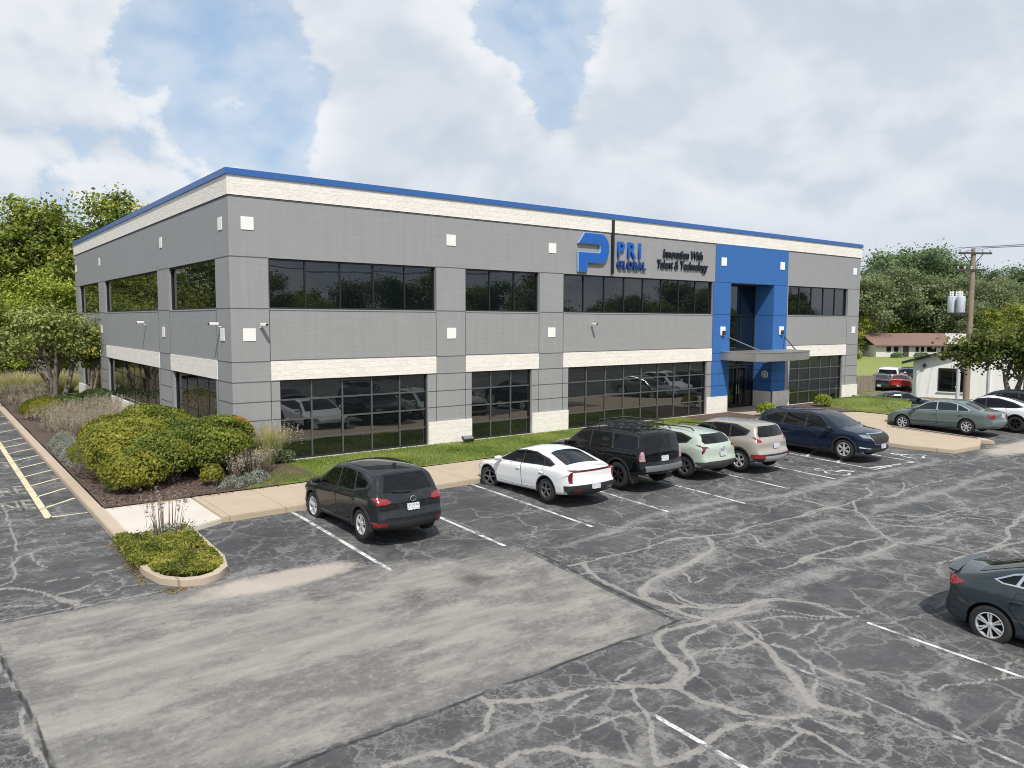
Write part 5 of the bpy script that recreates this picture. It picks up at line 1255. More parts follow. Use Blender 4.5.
# things fixed to the walls
for x, where in ((26.42, 'left'), (31.92, 'right')):
    t = thing('wall_light', 'square white wall light on the blue pillar %s of the entrance' % where, 'wall light', (x, -.03, 4.5), 0, 'wall lights beside the entrance')
    bm = bmesh.new(); box(bm, -.22, .22, -.05, 0, -.24, .24); bevel_all(bm, .02, 2); obj('backplate', bm, M_WHITE, t, smooth=40)
    bm = bmesh.new(); box(bm, -.09, .09, -.17, -.052, -.22, .02); bevel_all(bm, .03, 2); obj('lamp_head', bm, M_DARKP, t, smooth=40)
def sec_cam(label, loc, rz):
    t = thing('security_camera', label, 'security camera', loc, rz, 'security cameras on the walls'); t.scale = (.78,)*3
    bar('bracket', [(0, 0, -.06), (.12, 0, -.06), (.22, 0, .0)], .025, M_WHITE, t)
    bm = bmesh.new(); box(bm, .10, .52, -.07, .07, .0, .13); bevel_all(bm, .03, 2); obj('housing', bm, M_WHITE, t, smooth=40)
    bm = bmesh.new(); lathe(bm, [(.005, .56), (.055, .56), (.06, .49)], 14, 'Y', Matrix.Translation((0, 0, .065)) @ Matrix.Rotation(R(-90), 4, 'Z')); obj('lens', bm, M_DARKP, t, smooth=40)
sec_cam('white security camera on the front wall under the emblem sign', (16.62, 0, 4.83), R(-90))
sec_cam('security camera over the white tile at the front corner', (.98, 0, 4.80), R(-75))
sec_cam('security camera near the corner on the shaded side wall', (0, 1.05, 4.82), R(180))
sec_cam('white security camera midway along the shaded side wall', (0, 12.2, 4.83), R(180))
t = thing('door_plaque', 'round white plaque on the blue wall inside the entrance recess', 'plaque', (REC[1] - .010, .42, 1.93))
bm = bmesh.new(); rg = lathe(bm, [(.22, 0), (.22, -.03), (.19, -.035), (.005, -.035)], 24, 'Z', Matrix.Rotation(R(90), 4, 'Y')); obj('disc', bm, M_WHITE, t, smooth=40)
bm = bmesh.new(); lathe(bm, [(.15, -.037), (.15, -.040), (.10, -.040), (.10, -.037)], 24, 'Z', Matrix.Rotation(R(90), 4, 'Y')); obj('ring_mark', bm, M_MULL, t)
# the company sign
M_SIGNB = plain('sign_blue', (.010, .105, .43), .4, var=.04); M_SIGNE = plain('sign_edge_dark', (.012, .03, .09), .5); M_SIGNK = plain('sign_dark_letters', (.010, .014, .022), .45)
sign = thing('company_sign', 'large blue emblem and raised letters left of a dark bar on the front wall', 'sign', (15.69, 0, 7.28))
RX = Matrix.Rotation(R(90), 4, 'X')
def arc(cx, cy, r, a0, a1, n=10, ry=None): return [(cx + r*math.cos(R(a)), cy + (ry or r)*math.sin(R(a))) for a in np.linspace(a0, a1, n)]
def emblem(bm, d0, d1, s=0.0):
    top = [(.0 - s, 1.31 - s), (.37 - s*.5, 1.77 + s), (1.40, 1.77 + s)] + arc(1.40, 1.105, .50 + s, 78, -78, 13, .665 + s) + [(1.40, .44 - s), (.52 + s, .44 - s), (.52 + s, .02 - s), (.0 - s, .02 - s), (.0 - s, .88 + s), (1.27, .88 + s)] + arc(1.27, 1.095, .13 - s, -70, 70, 7, .215 - s) + [(1.27, 1.31 - s)]
    lo = [bm.verts.new((x, -d0, z)) for x, z in top]; hi = [bm.verts.new((x, -d1, z)) for x, z in top]
    n = len(top); bm.faces.new(hi); bm.faces.new(lo[::-1])
    for i in range(n): bm.faces.new((lo[i], lo[(i+1) % n], hi[(i+1) % n], hi[i]))
    bmesh.ops.recalc_face_normals(bm, faces=bm.faces[:])
bm = bmesh.new(); emblem(bm, .04, .16, 0); em = obj('emblem', bm, M_SIGNB, sign)
bm = bmesh.new(); emblem(bm, .03, .135, .028); obj('emblem_return', bm, plain('sign_pale_edge', (.30, .42, .60), .4), em)
bxo('bar', (2.17, 2.27, -.14, 0, -.02, 2.50), M_SIGNK, sign)
def letters(name, body, size, x, z, mat, parent, depth=.05, **kw):
    o = text_mesh(name, body, size, mat, depth, **kw); o.parent = parent
    o.rotation_euler = (R(90), 0, 0); o.location = (x, -.03 - depth, z); return o
letters('letters', 'PRI', 1.02, 2.50, .80, M_SIGNB, sign, spacing=1.40, offset=.022, sx=.93)
letters('letters', 'GLOBAL', .50, 2.50, .26, plain('sign_navy', (.010, .045, .19), .4), sign, spacing=1.13, offset=.016, sx=.97)
slog = thing('slogan_sign', 'two lines of slanted dark script lettering right of the blue letters', 'sign', (21.0, 0, 7.68))
letters('first_line', 'Innovation With', .60, .45, .55, M_SIGNK, slog, .03, shear=.18, offset=.010, sx=.78)
letters('second_line', 'Talent & Technology', .60, .0, .0, M_SIGNK, slog, .03, shear=.18, offset=.010, sx=.78)
# lights set in the lawn
def ground_light(label, x, y, mat):
    t = thing('ground_light', label, 'flood light', (x, y, .07), R(80), 'flood lights in the lawn')
    bar('stake', [(0, 0, -.05), (0, 0, .12)], .03, M_DARKP, t)
    bm = bmesh.new(); M = Matrix.Rotation(R(-25), 4, 'Y'); box(bm, -.14, .14, -.24, .24, .10, .22, M=M); bevel_all(bm, .02, 2); obj('lamp_box', bm, mat, t, smooth=40)
    bm = bmesh.new(); box(bm, -.11, .11, -.21, .21, .221, .23, M=M); obj('lens', bm, M_CLEAR, t)
ground_light('dark flood light lying in the lawn opposite the second window', 9.25, -.55, M_DARKP)
ground_light('white flood light beside the small bush at the corner of the lawn', 1.30, -.15, M_WHITE)
ground_light('flood light at the foot of the far right pillar', 39.6, -.6, M_DARKP)
# ------------------------------------------------------------------ plants
def leaf_mat(name, cols, trans=.35, pos=(0, .35, .7, 1), rough=.55):
    m, nt, b = newmat(name)
    a = nt.add('ShaderNodeAttribute', attribute_name='tone').outputs['Fac']
    rp = nt.add('ShaderNodeValToRGB', {0: a}); e = rp.color_ramp.elements
    while len(e) < len(cols): e.new(.5)
    for el, p, c in zip(e, pos if len(pos) == len(cols) else np.linspace(0, 1, len(cols)), cols): el.position = p; el.color = (*c, 1)
    nt.t.nodes.remove(b)
    pb = nt.add('ShaderNodeBsdfPrincipled', {'Base Color': rp.outputs[0], 'Roughness': rough, 'Specular IOR Level': .3})
    tr = nt.add('ShaderNodeBsdfTranslucent', {'Color': rp.outputs[0]})
    mx = nt.add('ShaderNodeMixShader', {0: trans, 1: pb.outputs[0], 2: tr.outputs[0]})
    nt.t.links.new(mx.outputs[0], nt.n['Material Output'].inputs[0])
    return m
def leaves(name, P, Nrm, size, tone, mat, parent=None, aspect=.6, jit=.6, kind=None, droop=0.0):
    """one bent leaf (two triangles folded on the midrib, as a quad) per point"""
    n = len(P); rng = RNG
    Nn = Nrm + rng.normal(0, jit, (n, 3)); Nn /= np.linalg.norm(Nn, axis=1)[:, None] + 1e-9
    t = rng.normal(0, 1, (n, 3)); t[:, 2] -= droop; t -= Nn*np.sum(t*Nn, 1)[:, None]; t /= np.linalg.norm(t, axis=1)[:, None] + 1e-9
    b = np.cross(Nn, t)
    sz = (size*rng.uniform(.6, 1.3, n))[:, None]
    V = np.stack([P - t*sz*.5, P + b*sz*.5*aspect + Nn*sz*.06, P + t*sz*.5, P - b*sz*.5*aspect + Nn*sz*.06], 1).reshape(-1, 3)
    F = np.arange(n*4).reshape(n, 4)
    o = np_mesh(name, V, F, mat, parent, {'tone': ('FACE', np.clip(tone + rng.normal(0, .13, n), 0, 1))})
    if kind: o['kind'] = kind
    return o
def fnoise3(P, s, seed):
    return (fbm(P[:, 0] + P[:, 2]*.7, P[:, 1] - P[:, 2]*.6, s, seed) + fbm(P[:, 2]*1.1 + P[:, 0]*.3 + 7, P[:, 1] + 3, s, seed + 5))*.5
M_BARK = plain('grey_bark', (.16, .135, .11), .9, var=.4, scale=8, bump=.6, bscale=30)
M_BARKD = plain('dark_bark', (.07, .06, .05), .9, var=.4, scale=8, bump=.6, bscale=30)
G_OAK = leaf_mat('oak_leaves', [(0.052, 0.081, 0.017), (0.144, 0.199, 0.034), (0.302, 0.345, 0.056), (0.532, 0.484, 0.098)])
G_DARK = leaf_mat('dark_leaves', [(0.038, 0.069, 0.035), (0.091, 0.146, 0.063), (0.162, 0.233, 0.092), (0.276, 0.335, 0.14)])  # lightened and tinted bluish: distance haze painted into the leaf colour
G_OLIVE = leaf_mat('olive_leaves', [(0.063, 0.092, 0.042), (0.14, 0.184, 0.082), (0.231, 0.276, 0.127), (0.336, 0.361, 0.193)])  # paler and bluer too, haze of the far wood mixed into the tones
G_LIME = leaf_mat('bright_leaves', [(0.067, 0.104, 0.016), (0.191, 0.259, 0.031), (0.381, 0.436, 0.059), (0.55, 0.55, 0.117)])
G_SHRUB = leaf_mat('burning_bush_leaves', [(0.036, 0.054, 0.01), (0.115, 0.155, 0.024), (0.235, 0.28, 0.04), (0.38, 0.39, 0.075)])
G_SHRUBY = leaf_mat('yellowing_bush_leaves', [(0.05, 0.06, 0.012), (0.17, 0.19, 0.026), (0.32, 0.315, 0.045), (0.48, 0.43, 0.09)])
G_RED = leaf_mat('reddening_bush_leaves', [(.10,.08,.015), (.30,.20,.02), (.42,.20,.04), (.38,.09,.05)])
G_YEW = leaf_mat('yew_needles', [(0.016, 0.035, 0.01), (0.038, 0.08, 0.016), (0.08, 0.141, 0.022), (0.16, 0.208, 0.032)])
G_YEWY = leaf_mat('yellow_tipped_needles', [(.035,.055,.008), (.11,.14,.015), (.25,.24,.015), (.36,.31,.02)])
G_JUN = leaf_mat('juniper_needles', [(0.039, 0.05, 0.014), (0.14, 0.166, 0.029), (0.296, 0.31, 0.05), (0.468, 0.432, 0.101)])
G_GRASS = leaf_mat('fountain_grass', [(0.17, 0.22, 0.06), (0.36, 0.42, 0.13), (0.55, 0.5, 0.22), (0.72, 0.58, 0.34)])
G_DRY = leaf_mat('dry_seed_heads', [(0.17, 0.15, 0.1), (0.33, 0.285, 0.205), (0.48, 0.42, 0.32), (0.6, 0.55, 0.45)])
G_SILVER = leaf_mat('silver_foliage', [(.13,.15,.12), (.25,.28,.23), (.36,.40,.33), (.46,.49,.42)])
G_STALK = leaf_mat('dead_stalks', [(.16,.12,.10), (.28,.22,.19), (.36,.30,.27), (.44,.38,.34)])

def limb_tree(bm, base, h, crowns, r0, rng, n_main=5, lean=(0, 0), fork=.35):
    """a tapered trunk that forks into limbs running to the crown masses"""
    base = Vector(base); top = base + Vector((lean[0], lean[1], h*fork))
    tube(bm, [base, base.lerp(top, .5) + Vector((rng.normal(0, .05*h*.1), rng.normal(0, .05*h*.1), 0)), top], [r0*1.25, r0, r0*.85], 8)
    for c, rad in crowns:
        c = Vector(c); mid = top.lerp(c, .5) + Vector((rng.normal(0, .04*h), rng.normal(0, .04*h), .03*h))
        tube(bm, [top - Vector((0, 0, .2)), mid, c], [r0*.55, r0*.36, r0*.10], 6)
        for _ in range(3):
            d = Vector(rng.normal(0, 1, 3)); d.normalize()
            tube(bm, [mid.lerp(c, .4), c + d*rad*.75], [r0*.16, r0*.03], 5)
def crown_points(crowns, n, rng, shell=.55, clump=90, csz=.28):
    """leaves gathered in clumps spread through each crown mass, thicker near its skin; gaps stay between clumps"""
    vols = np.array([r**2.4 for _, r in crowns]); vols /= vols.sum(); P = []; N_ = []; T_ = []
    for (c, r), v in zip(crowns, vols):
        k = max(5, int(n*v/clump)); d = rng.normal(0, 1, (k, 3)); d /= np.linalg.norm(d, axis=1)[:, None]
        rr = r*(shell + (1 - shell)*rng.random(k)**.6)*rng.uniform(.75, 1.12, k)
        cc = np.array(c) + d*rr[:, None]*np.array([1, 1, .82])
        ct = rng.normal(.5, .17, k)
        for q in range(k):
            m = int(clump*rng.uniform(.5, 1.5)); s = r*csz*rng.uniform(.6, 1.3)
            p = cc[q] + rng.normal(0, 1, (m, 3))*s*np.array([1, 1, .62])
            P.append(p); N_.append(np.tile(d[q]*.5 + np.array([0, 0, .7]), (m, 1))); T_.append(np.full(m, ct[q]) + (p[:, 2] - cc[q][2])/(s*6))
    return np.vstack(P), np.vstack(N_), np.concatenate(T_)
def tree_parts(root, h, crowns, n, leaf, mat, bark, r0, seed, fork=.35, lean=(0, 0), clump=90, csz=.28, shell=.5):
    rng = np.random.default_rng(seed)
    bm = bmesh.new(); limb_tree(bm, (0, 0, -.3), h, crowns, r0, rng, lean=lean, fork=fork); obj('trunk', bm, bark, root, smooth=60)
    P, N_, T_ = crown_points(crowns, n, rng, shell, clump, csz)
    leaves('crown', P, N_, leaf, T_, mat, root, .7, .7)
def rand_crowns(h, spread, k, rng, low=.35):
    out = []
    for i in range(k):
        a = rng.random()*2*math.pi; z = h*rng.uniform(low, .86); q = spread*rng.uniform(.15, .75)*(1 - .55*max(0, (z/h - .55)/.45))
        out.append(((q*math.cos(a), q*math.sin(a), z), h*rng.uniform(.13, .22)))
    out.append(((rng.normal(0, .3), rng.normal(0, .3), h*.84), h*.15))
    return out
def proto(name, h, spread, k, n, leaf, mat, bark, r0, seed, low=.35, fork=.3, **kw):
    root = empty(name); rng = np.random.default_rng(seed)
    tree_parts(root, h, rand_crowns(h, spread, k, rng, low), n, leaf, mat, bark, r0, seed + 1, fork, **kw)
    return root
_used = {}
def plant_copy(p, label, cat, x, y, z=None, rz=0, s=1, group=None, sz=None):
    if p.name not in _used: _used[p.name] = 1; o = p
    else: o = copy_tree(p)
    o.location = (x, y, gh1(y) if z is None else z); o.rotation_euler = (0, 0, rz); o.scale = (s, s, sz or s)
    return tag(o, label, cat, group)

# -- big trees past the left end of the building
T_A = proto('broadleaf_tree', 15.5, 6.2, 13, 22000, .32, G_OAK, M_BARK, .34, 21, clump=70, csz=.26)
T_B = proto('broadleaf_tree', 14.0, 6.5, 13, 20000, .32, G_LIME, M_BARK, .32, 33, low=.22, clump=70, csz=.27)
T_C = proto('woodland_tree', 15.0, 6.0, 13, 15000, .38, G_DARK, M_BARKD, .30, 44, low=.25, clump=70, csz=.28)
T_D = proto('woodland_tree', 14.0, 6.0, 13, 14000, .36, G_OLIVE, M_BARK, .28, 55, low=.2, clump=60, csz=.28)
T_E = proto('woodland_tree', 12.0, 5.6, 12, 14000, .36, G_OAK, M_BARK, .26, 66, low=.2, clump=70, csz=.28)
GL = 'trees past the left end of the office'
plant_copy(T_A, 'tall oak with yellow green crown rising behind the far roof corner', 'tree', 5.6, 50, rz=.4, s=1.10, group=GL)
plant_copy(T_A, 'tall loose crowned tree at the left edge above the rest', 'tree', -1.4, 52.0, rz=2.2, s=1.06, group=GL)
plant_copy(T_B, 'lower bright green tree in front of the oak, beside the far wall', 'tree', -1.2, 44.5, rz=1.2, s=.66, group=GL)
plant_copy(T_A, 'spreading tree low at the far left edge of the picture', 'tree', -5.4, 45.5, rz=4.0, s=.62, group=GL)
plant_copy(T_A, 'pale green tree deep behind the left trees', 'tree', -5.5, 66, rz=1, s=.95, group=GL)
plant_copy(T_B, 'bright bushy tree low between the tall left trees', 'tree', 1.2, 46.5, rz=3, s=.62, group=GL)
plant_copy(T_B, 'bright bushy tree at the left frame edge behind the small tree', 'tree', -3.8, 40.5, rz=5, s=.52, group=GL)
plant_copy(T_E, 'mid green tree filling the gap under the tall oak', 'tree', 3.0, 60, rz=2, s=1.15, group=GL)
plant_copy(T_A, 'oak standing between the two tallest crowns at the left', 'tree', 2.2, 55, rz=5.2, s=1.02, group=GL)
plant_copy(T_A, 'broad oak cut by the left frame edge', 'tree', -5.8, 52, rz=.9, s=.98, group=GL)
for i, (x, y, s) in enumerate([(-16, 40, .9), (-19, 56, 1.1), (-15, 72, 1.0), (-26, 66, 1.1), (-24, 46, 1.0), (-19, 90, 1.2), (-33, 80, 1.2), (-9, 84, 1.1), (-22, 30, .9), (-30, 18, .9)]):
    plant_copy((T_B, T_A, T_E)[i % 3], 'green tree off to the left, seen mirrored in the side windows', 'tree', x, y, rz=i*1.7, s=s, group='trees mirrored in the side windows')
# -- the wood on the right horizon
GW = 'wooded ridge behind the houses'
wood = []
rw = np.random.default_rng(3)
kinds = {'d': (T_C, 'dark'), 'o': (T_D, 'greyish olive'), 'g': (T_E, 'mid green'), 'b': (T_B, 'bright green')}
def at_px(x, d, s=None):
    v = Vector(sdir(x, 320)); k = d/(v.dot(_f)); return CAMP.x + v.x*k, CAMP.y + v.y*k
ROW = [(868,120,'o',.86),(884,126,'o',.98),(878,150,'d',1.12),(900,132,'d',1.14),(905,150,'d',1.25),(922,145,'d',1.22),(915,130,'o',.78),(940,150,'d',1.22),(938,126,'o',.88),(955,140,'o',.95),(958,160,'d',1.15),(975,150,'d',1.0),(985,132,'o',.84),(1000,150,'g',.98),(1008,136,'o',.90),(1022,150,'d',1.06),(1034,138,'g',.98),(1050,150,'d',1.1),(893,130,'b',.66),(931,132,'b',.62),(948,128,'g',.66),(908,134,'g',.60),(862,118,'g',.50),(1012,120,'g',.66),(1070,140,'o',1.0),(990,118,'g',.6),(970,120,'o',.6)]
lab = {'d': 'dark green tree', 'o': 'grey green thin crowned tree', 'g': 'mid green tree', 'b': 'small bright green tree'}
where = ['at the wood edge beside the office wall', 'next to the office, pale trunks showing', 'behind the thin trees by the office', 'rising tallest left of the pole', 'at the top of the ridge, left', 'on the ridge left of the pole', 'low behind the red roof', 'just left of the pole crossarms', 'above the red roof gable', 'right behind the transformers', 'behind the pole', 'right of the pole, back row', 'right of the pole, front row', 'on the right part of the ridge', 'low on the right of the ridge', 'at the right frame edge, back row', 'at the right frame edge, front', 'beyond the right frame edge', 'above the red roof, left part', 'above the red roof, right part', 'behind the white gable', 'behind the house, middle', 'at the foot of the office corner', 'above the white building, right', 'outside the right frame edge', 'over the white building roof', 'between the gable and the pole']
for i, (px, d, k, s) in enumerate(ROW):
    x, y = at_px(px, d)
    plant_copy(kinds[k][0], '%s %s' % (lab[k], where[i]), 'tree', x, y, z=-.2, rz=rw.random()*6, s=s*1.05, group=GW)
# -- the belt of trees across the road behind the camera, mirrored in the upper windows
for i, x in enumerate(np.arange(-40, 150, 5.0)):
    plant_copy((T_E, T_C, T_B, T_D, T_A)[(i*3) % 5], 'green tree across the lot, seen mirrored in the upper windows', 'tree', x + rw.normal(0, 2.2), -74 + rw.normal(0, 5), z=gh1(-80), rz=rw.random()*6, s=rw.uniform(.70, 1.05), group='trees mirrored in the upper windows')
# -- the multi stemmed small tree by the side wall
def small_tree(name, label, x, y, stems, crowns, n, leaf, mat, r0, seed, z=None, csz=.30, clump=60, shell=.25, group=None):
    t = thing(name, label, 'tree', (x, y, gh1(y) if z is None else z), 0, group)
    rng = np.random.default_rng(seed); bm = bmesh.new()
    for sx, sy, hx, hy, hz in stems:
        tube(bm, [(sx*.3, sy*.3, -.1), (sx*.6 + hx*.25, sy*.6 + hy*.25, hz*.4), (hx*.7, hy*.7, hz*.75), (hx, hy, hz)], [r0*1.2, r0, r0*.7, r0*.3], 8)
        for _ in range(4):
            c, r = crowns[rng.integers(len(crowns))]
            tube(bm, [(hx*.7, hy*.7, hz*.75), Vector((hx*.7, hy*.7, hz*.75)).lerp(Vector(c), .55) + Vector((0, 0, .15)), c], [r0*.45, r0*.25, r0*.06], 5)
    obj('trunk', bm, M_BARK, t, smooth=60)
    P, N_, T_ = crown_points(crowns, n, rng, shell, clump, csz)
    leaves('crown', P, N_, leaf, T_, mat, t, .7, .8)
    return t
small_tree('ornamental_tree', 'small multi stemmed tree beside the side wall of the office', -2.3, 24.6,
    [(.2, 0, -1.2, .3, 3.3), (.1, .1, -.5, -.3, 3.6), (-.2, 0, .6, .2, 3.8), (.6, .2, 1.5, .6, 3.4), (0, -.2, .1, -.6, 3.7)],
    [((-2.2, .3, 3.7), 1.3), ((-.9, -.2, 4.3), 1.4), ((.5, .2, 4.6), 1.5), ((1.7, .3, 4.0), 1.25), ((.0, .5, 5.2), 1.2), ((-1.4, .6, 5.0), 1.1), ((2.3, .2, 5.0), .9), ((-2.9, .1, 3.0), .9), ((1.0, -.3, 3.4), .9)], 7000, .20, leaf_mat('small_tree_leaves', [(0.083, 0.111, 0.029), (0.198, 0.239, 0.065), (0.33, 0.375, 0.107), (0.463, 0.479, 0.173)]), .13, 8)
small_tree('ornamental_tree', 'slim second small tree nearer the side wall', -.55, 24.2, [(0, 0, .2, .1, 2.6), (.1, 0, .7, .1, 3.0)], [((.3, 0, 3.4), .9), ((.9, .1, 4.2), .9), ((.0, .3, 2.7), .6)], 1500, .2, G_OAK, .08, 9)
# -- the leafy tree in front of the white building
lot_tree = small_tree('parking_lot_tree', 'round leafy tree in front of the white building', 42.5, -8.6,
    [(0, 0, -.5, .5, 3.2), (.1, 0, .6, -.5, 3.4)],
    [((-3.3, 1.9, 4.7), 1.6), ((-1.6, .9, 5.3), 1.7), ((0, 0, 5.5), 1.9), ((1.6, -1.2, 5.2), 1.9), ((3.2, -2.2, 4.6), 1.8), ((-2.2, 1.4, 4.3), 1.3), ((.8, -.6, 3.9), 1.8), ((2.6, -1.8, 3.4), 1.5), ((-3.9, 2.4, 4.6), .9), ((4.4, -3, 3.9), 1.5), ((.5,-.2,6.3),1.1)], 13000, .27, leaf_mat('linden_leaves', [(0.026, 0.046, 0.012), (0.085, 0.115, 0.024), (0.165, 0.195, 0.042), (0.27, 0.275, 0.085)]), .24, 12, z=-.30, csz=.30, clump=70)
lot_tree.scale = (.79, .79, .76)

# -- clipped shrubs, drawn over blobby skins
def shrub(name, label, x, y, masses, n, leaf, mat, seed, z=0.0, group=None, cat='shrub', twigs=0, rough=.30, mat2=None, aspect=.62, split=.0, top_tone=.35):
    t = thing(name, label, cat, (x, y, z), 0, group)
    rng = np.random.default_rng(seed); P = []; N_ = []
    w = np.array([m[3]*m[4] + m[3]*m[5] for m in masses]); w /= w.sum()
    for (cx, cy, cz, rx, ry, rz_), q in zip(masses, w):
        k = int(n*q); d = rng.normal(0, 1, (k, 3)); d /= np.linalg.norm(d, axis=1)[:, None]
        d[:, 2] = np.where(d[:, 2] < -.35, -d[:, 2], d[:, 2])
        nz = fnoise3(d*2.2 + np.array([cx, cy, cz])*3, 1.0, seed)
        r = 1 + rough*(nz - .5)*2 - rng.random(k)**2.2*.30
        P.append(np.array([cx, cy, cz]) + d*r[:, None]*np.array([rx, ry, rz_])); N_.append(d)
    P = np.vstack(P); N_ = np.vstack(N_)
    keep = P[:, 2] > .05
    # points buried in a neighbouring mass are dropped
    for cx, cy, cz, rx, ry, rz_ in masses:
        e = ((P[:, 0]-cx)/rx)**2 + ((P[:, 1]-cy)/ry)**2 + ((P[:, 2]-cz)/rz_)**2
        keep &= e > .30
    hole = fnoise3(P, .9, seed + 9)
    keep &= (hole > .31)
    P, N_ = P[keep], N_[keep]
    tone = .50 + (fnoise3(P, 1.3, seed + 3) - .5)*1.1 + (fnoise3(P, 5, seed + 4) - .5)*.7
    if mat2 is not None:
        sel = fnoise3(P, .8, seed + 20) + .5*(fnoise3(P, 3.0, seed + 31) - .5) > .53
        leaves('foliage', P[sel], N_[sel], leaf, tone[sel], mat2, t, aspect, .55)
        P, N_, tone = P[~sel], N_[~sel], tone[~sel]
    leaves('foliage', P, N_, leaf, tone, mat, t, aspect, .55)
    bm = bmesh.new()
    for cx, cy, cz, rx, ry, rz_ in masses:
        for _ in range(5 + twigs):
            d = Vector(rng.normal(0, 1, 3)); d.z = abs(d.z)*.8 + .1; d.normalize()
            tip = Vector((cx + d.x*rx*.92, cy + d.y*ry*.92, max(.25, cz + d.z*rz_*.8)))
            b = Vector((cx + rng.normal(0, .15), cy + rng.normal(0, .15), -.05))
            tube(bm, [b, b.lerp(tip, .5) + Vector((0, 0, -.1)), tip], [.03, .022, .008], 5)
    obj('stems', bm, M_BARKD, t, smooth=60)
    return t
GS = 'mounded shrubs on the corner bed'
shrub('mounded_shrub', 'largest green mounded shrub at the kerb end of the corner bed', -3.0, .55, [(-.15,.15,.95,1.55,1.95,1.08), (.7,.9,1.0,1.6,1.7,1.12), (-.6,-.9,.7,.9,.9,.8)], 38000, .088, G_SHRUB, 101, group=GS, twigs=8, mat2=G_SHRUBY)
shrub('mounded_shrub', 'green mounded shrub nearest the office corner with reddening leaves', -.75, -.75, [(-.1,.0,1.05,1.22,1.25,.80), (.35,.55,1.0,1.0,1.0,.8), (-.6,-.5,.7,.8,.8,.6), (-.9,.3,1.0,.9,.9,.8)], 21000, .092, G_SHRUB, 102, group=GS, twigs=14, mat2=G_SHRUB)
shrub('mounded_shrub', 'lower yellowing shrub at the front of the corner bed', -3.15, -2.05, [(-.35,.1,.55,.95,.85,.70), (.55,.35,.75,.85,.75,.62), (-.6,-.2,.35,.55,.5,.45), (.2,.7,.9,.9,.8,.6)], 14000, .090, G_SHRUBY, 103, group=GS, twigs=10, mat2=G_SHRUB)
shrub('reddening_shrub', 'small red and orange leaved shrub against the green mound by the corner', -.02, -.35, [(0,0,1.32,.46,.46,.46)], 1500, .10, G_RED, 104, twigs=6)
shrub('young_shrub', 'low bright sprig of shrub under the green mound near the walk', -1.55, -2.75, [(0,0,.32,.34,.32,.34)], 700, .11, G_SHRUBY, 105)
shrub('small_bush', 'small brownish bush beside the white flood light on the lawn', 1.62, -.42, [(0,0,.22,.36,.32,.26)], 620, .09, G_OLIVE, 106)
GC = 'clipped evergreen shrubs along the side wall'
shrub('clipped_evergreen', 'golden clipped evergreen next to the hatched kerb', -3.55, 18.3, [(0,0,.5,1.05,1.35,.62)], 5500, .11, G_YEWY, 107, group=GC, rough=.1, aspect=.4)
shrub('clipped_evergreen', 'green clipped evergreen behind the golden one', -2.05, 20.3, [(0,0,.45,.95,1.1,.55)], 3600, .11, G_YEW, 108, group=GC, rough=.1, aspect=.4)
shrub('clipped_evergreen', 'dark clipped evergreen nearest the side wall', -.55, 21.8, [(0,0,.5,1.2,1.3,.65), (-.9,-.9,.4,.7,.8,.5)], 5200, .11, G_YEW, 109, group=GC, rough=.1, aspect=.4)
GE = 'small green bushes by the entrance'
shrub('small_bush', 'small rounded bush between the walk and the left entrance pillar', 27.2, -2.4, [(0,0,.34,.55,.5,.40)], 1400, .10, G_LIME, 110, group=GE, rough=.1)
shrub('small_bush', 'small rounded bush at the tip of the right hand lawn', 33.9, -1.7, [(0,0,.34,.55,.5,.42)], 1400, .10, G_LIME, 111, group=GE, rough=.1)

# -- grasses and herbs: many thin blades from one crown
def tuft(name, label, x, y, z, n, h, spread, mat, seed, blade=.02, plume=0, plume_mat=None, group=None, cat='ornamental grass', lean=1.0, wid=.35):
    t = thing(name, label, cat, (x, y, z), 0, group)
    rng = np.random.default_rng(seed)
    a = rng.random(n)*2*math.pi; q = rng.random(n)**.6; hh = h*rng.uniform(.6, 1.05, n)
    bx, by = np.cos(a)*q*wid*spread, np.sin(a)*q*wid*spread
    ox, oy = np.cos(a + rng.normal(0, .4, n))*q*spread*lean, np.sin(a + rng.normal(0, .4, n))*q*spread*lean
    V = []; w = blade
    px, py = -np.sin(a)*w, np.cos(a)*w
    ks = [0, .4, .75, 1.0]
    rows = []
    for k in ks:
        zc = hh*(k - .18*k*k*q); cx = bx + ox*k**1.9; cy = by + oy*k**1.9; wk = (1 - k)*.85 + .15
        rows.append(np.stack([np.c_[cx - px*wk, cy - py*wk, zc], np.c_[cx + px*wk, cy + py*wk, zc]], 1))
    Vv = np.stack(rows, 1)                       # n,4,2,3
    V = Vv.reshape(-1, 3); base = np.arange(n)[:, None]*8
    F = np.vstack([base + np.array([[2*i, 2*i+1, 2*i+3, 2*i+2]]) for i in range(3)])
    tone = np.concatenate([np.full(n, v) + rng.normal(0, .1, n) for v in (.18, .42, .72)])
    np_mesh('blades', V, F, mat, t, {'tone': ('FACE', np.clip(tone, 0, 1))})
    if plume:
        k = rng.choice(n, min(plume, n), replace=False); P = []
        tip = np.c_[bx + ox, by + oy, hh*.84]
        for i in k:
            m = 14; s = rng.random(m); P.append(tip[i] + np.c_[rng.normal(0, .018, m) + ox[i]*.12*s, rng.normal(0, .018, m) + oy[i]*.12*s, s*.30 - .04])
        P = np.vstack(P); leaves('seed_heads', P, np.tile([0, 0, .3], (len(P), 1)), .055, np.full(len(P), .6), plume_mat or G_DRY, t, .5, 1.0)
    return t
GG = 'ornamental grasses in the side beds'
tuft('fountain_grass', 'tall blond topped grass at the office corner beside the red shrub', 1.0, -.45, .0, 700, 1.55, .75, G_GRASS, 201, .013, 90, group=GG)
tuft('fountain_grass', 'large grass mound with blond plumes behind the small tree', -3.3, 33.6, -.1, 1500, 1.75, 1.9, G_GRASS, 202, .022, 260, group=GG)
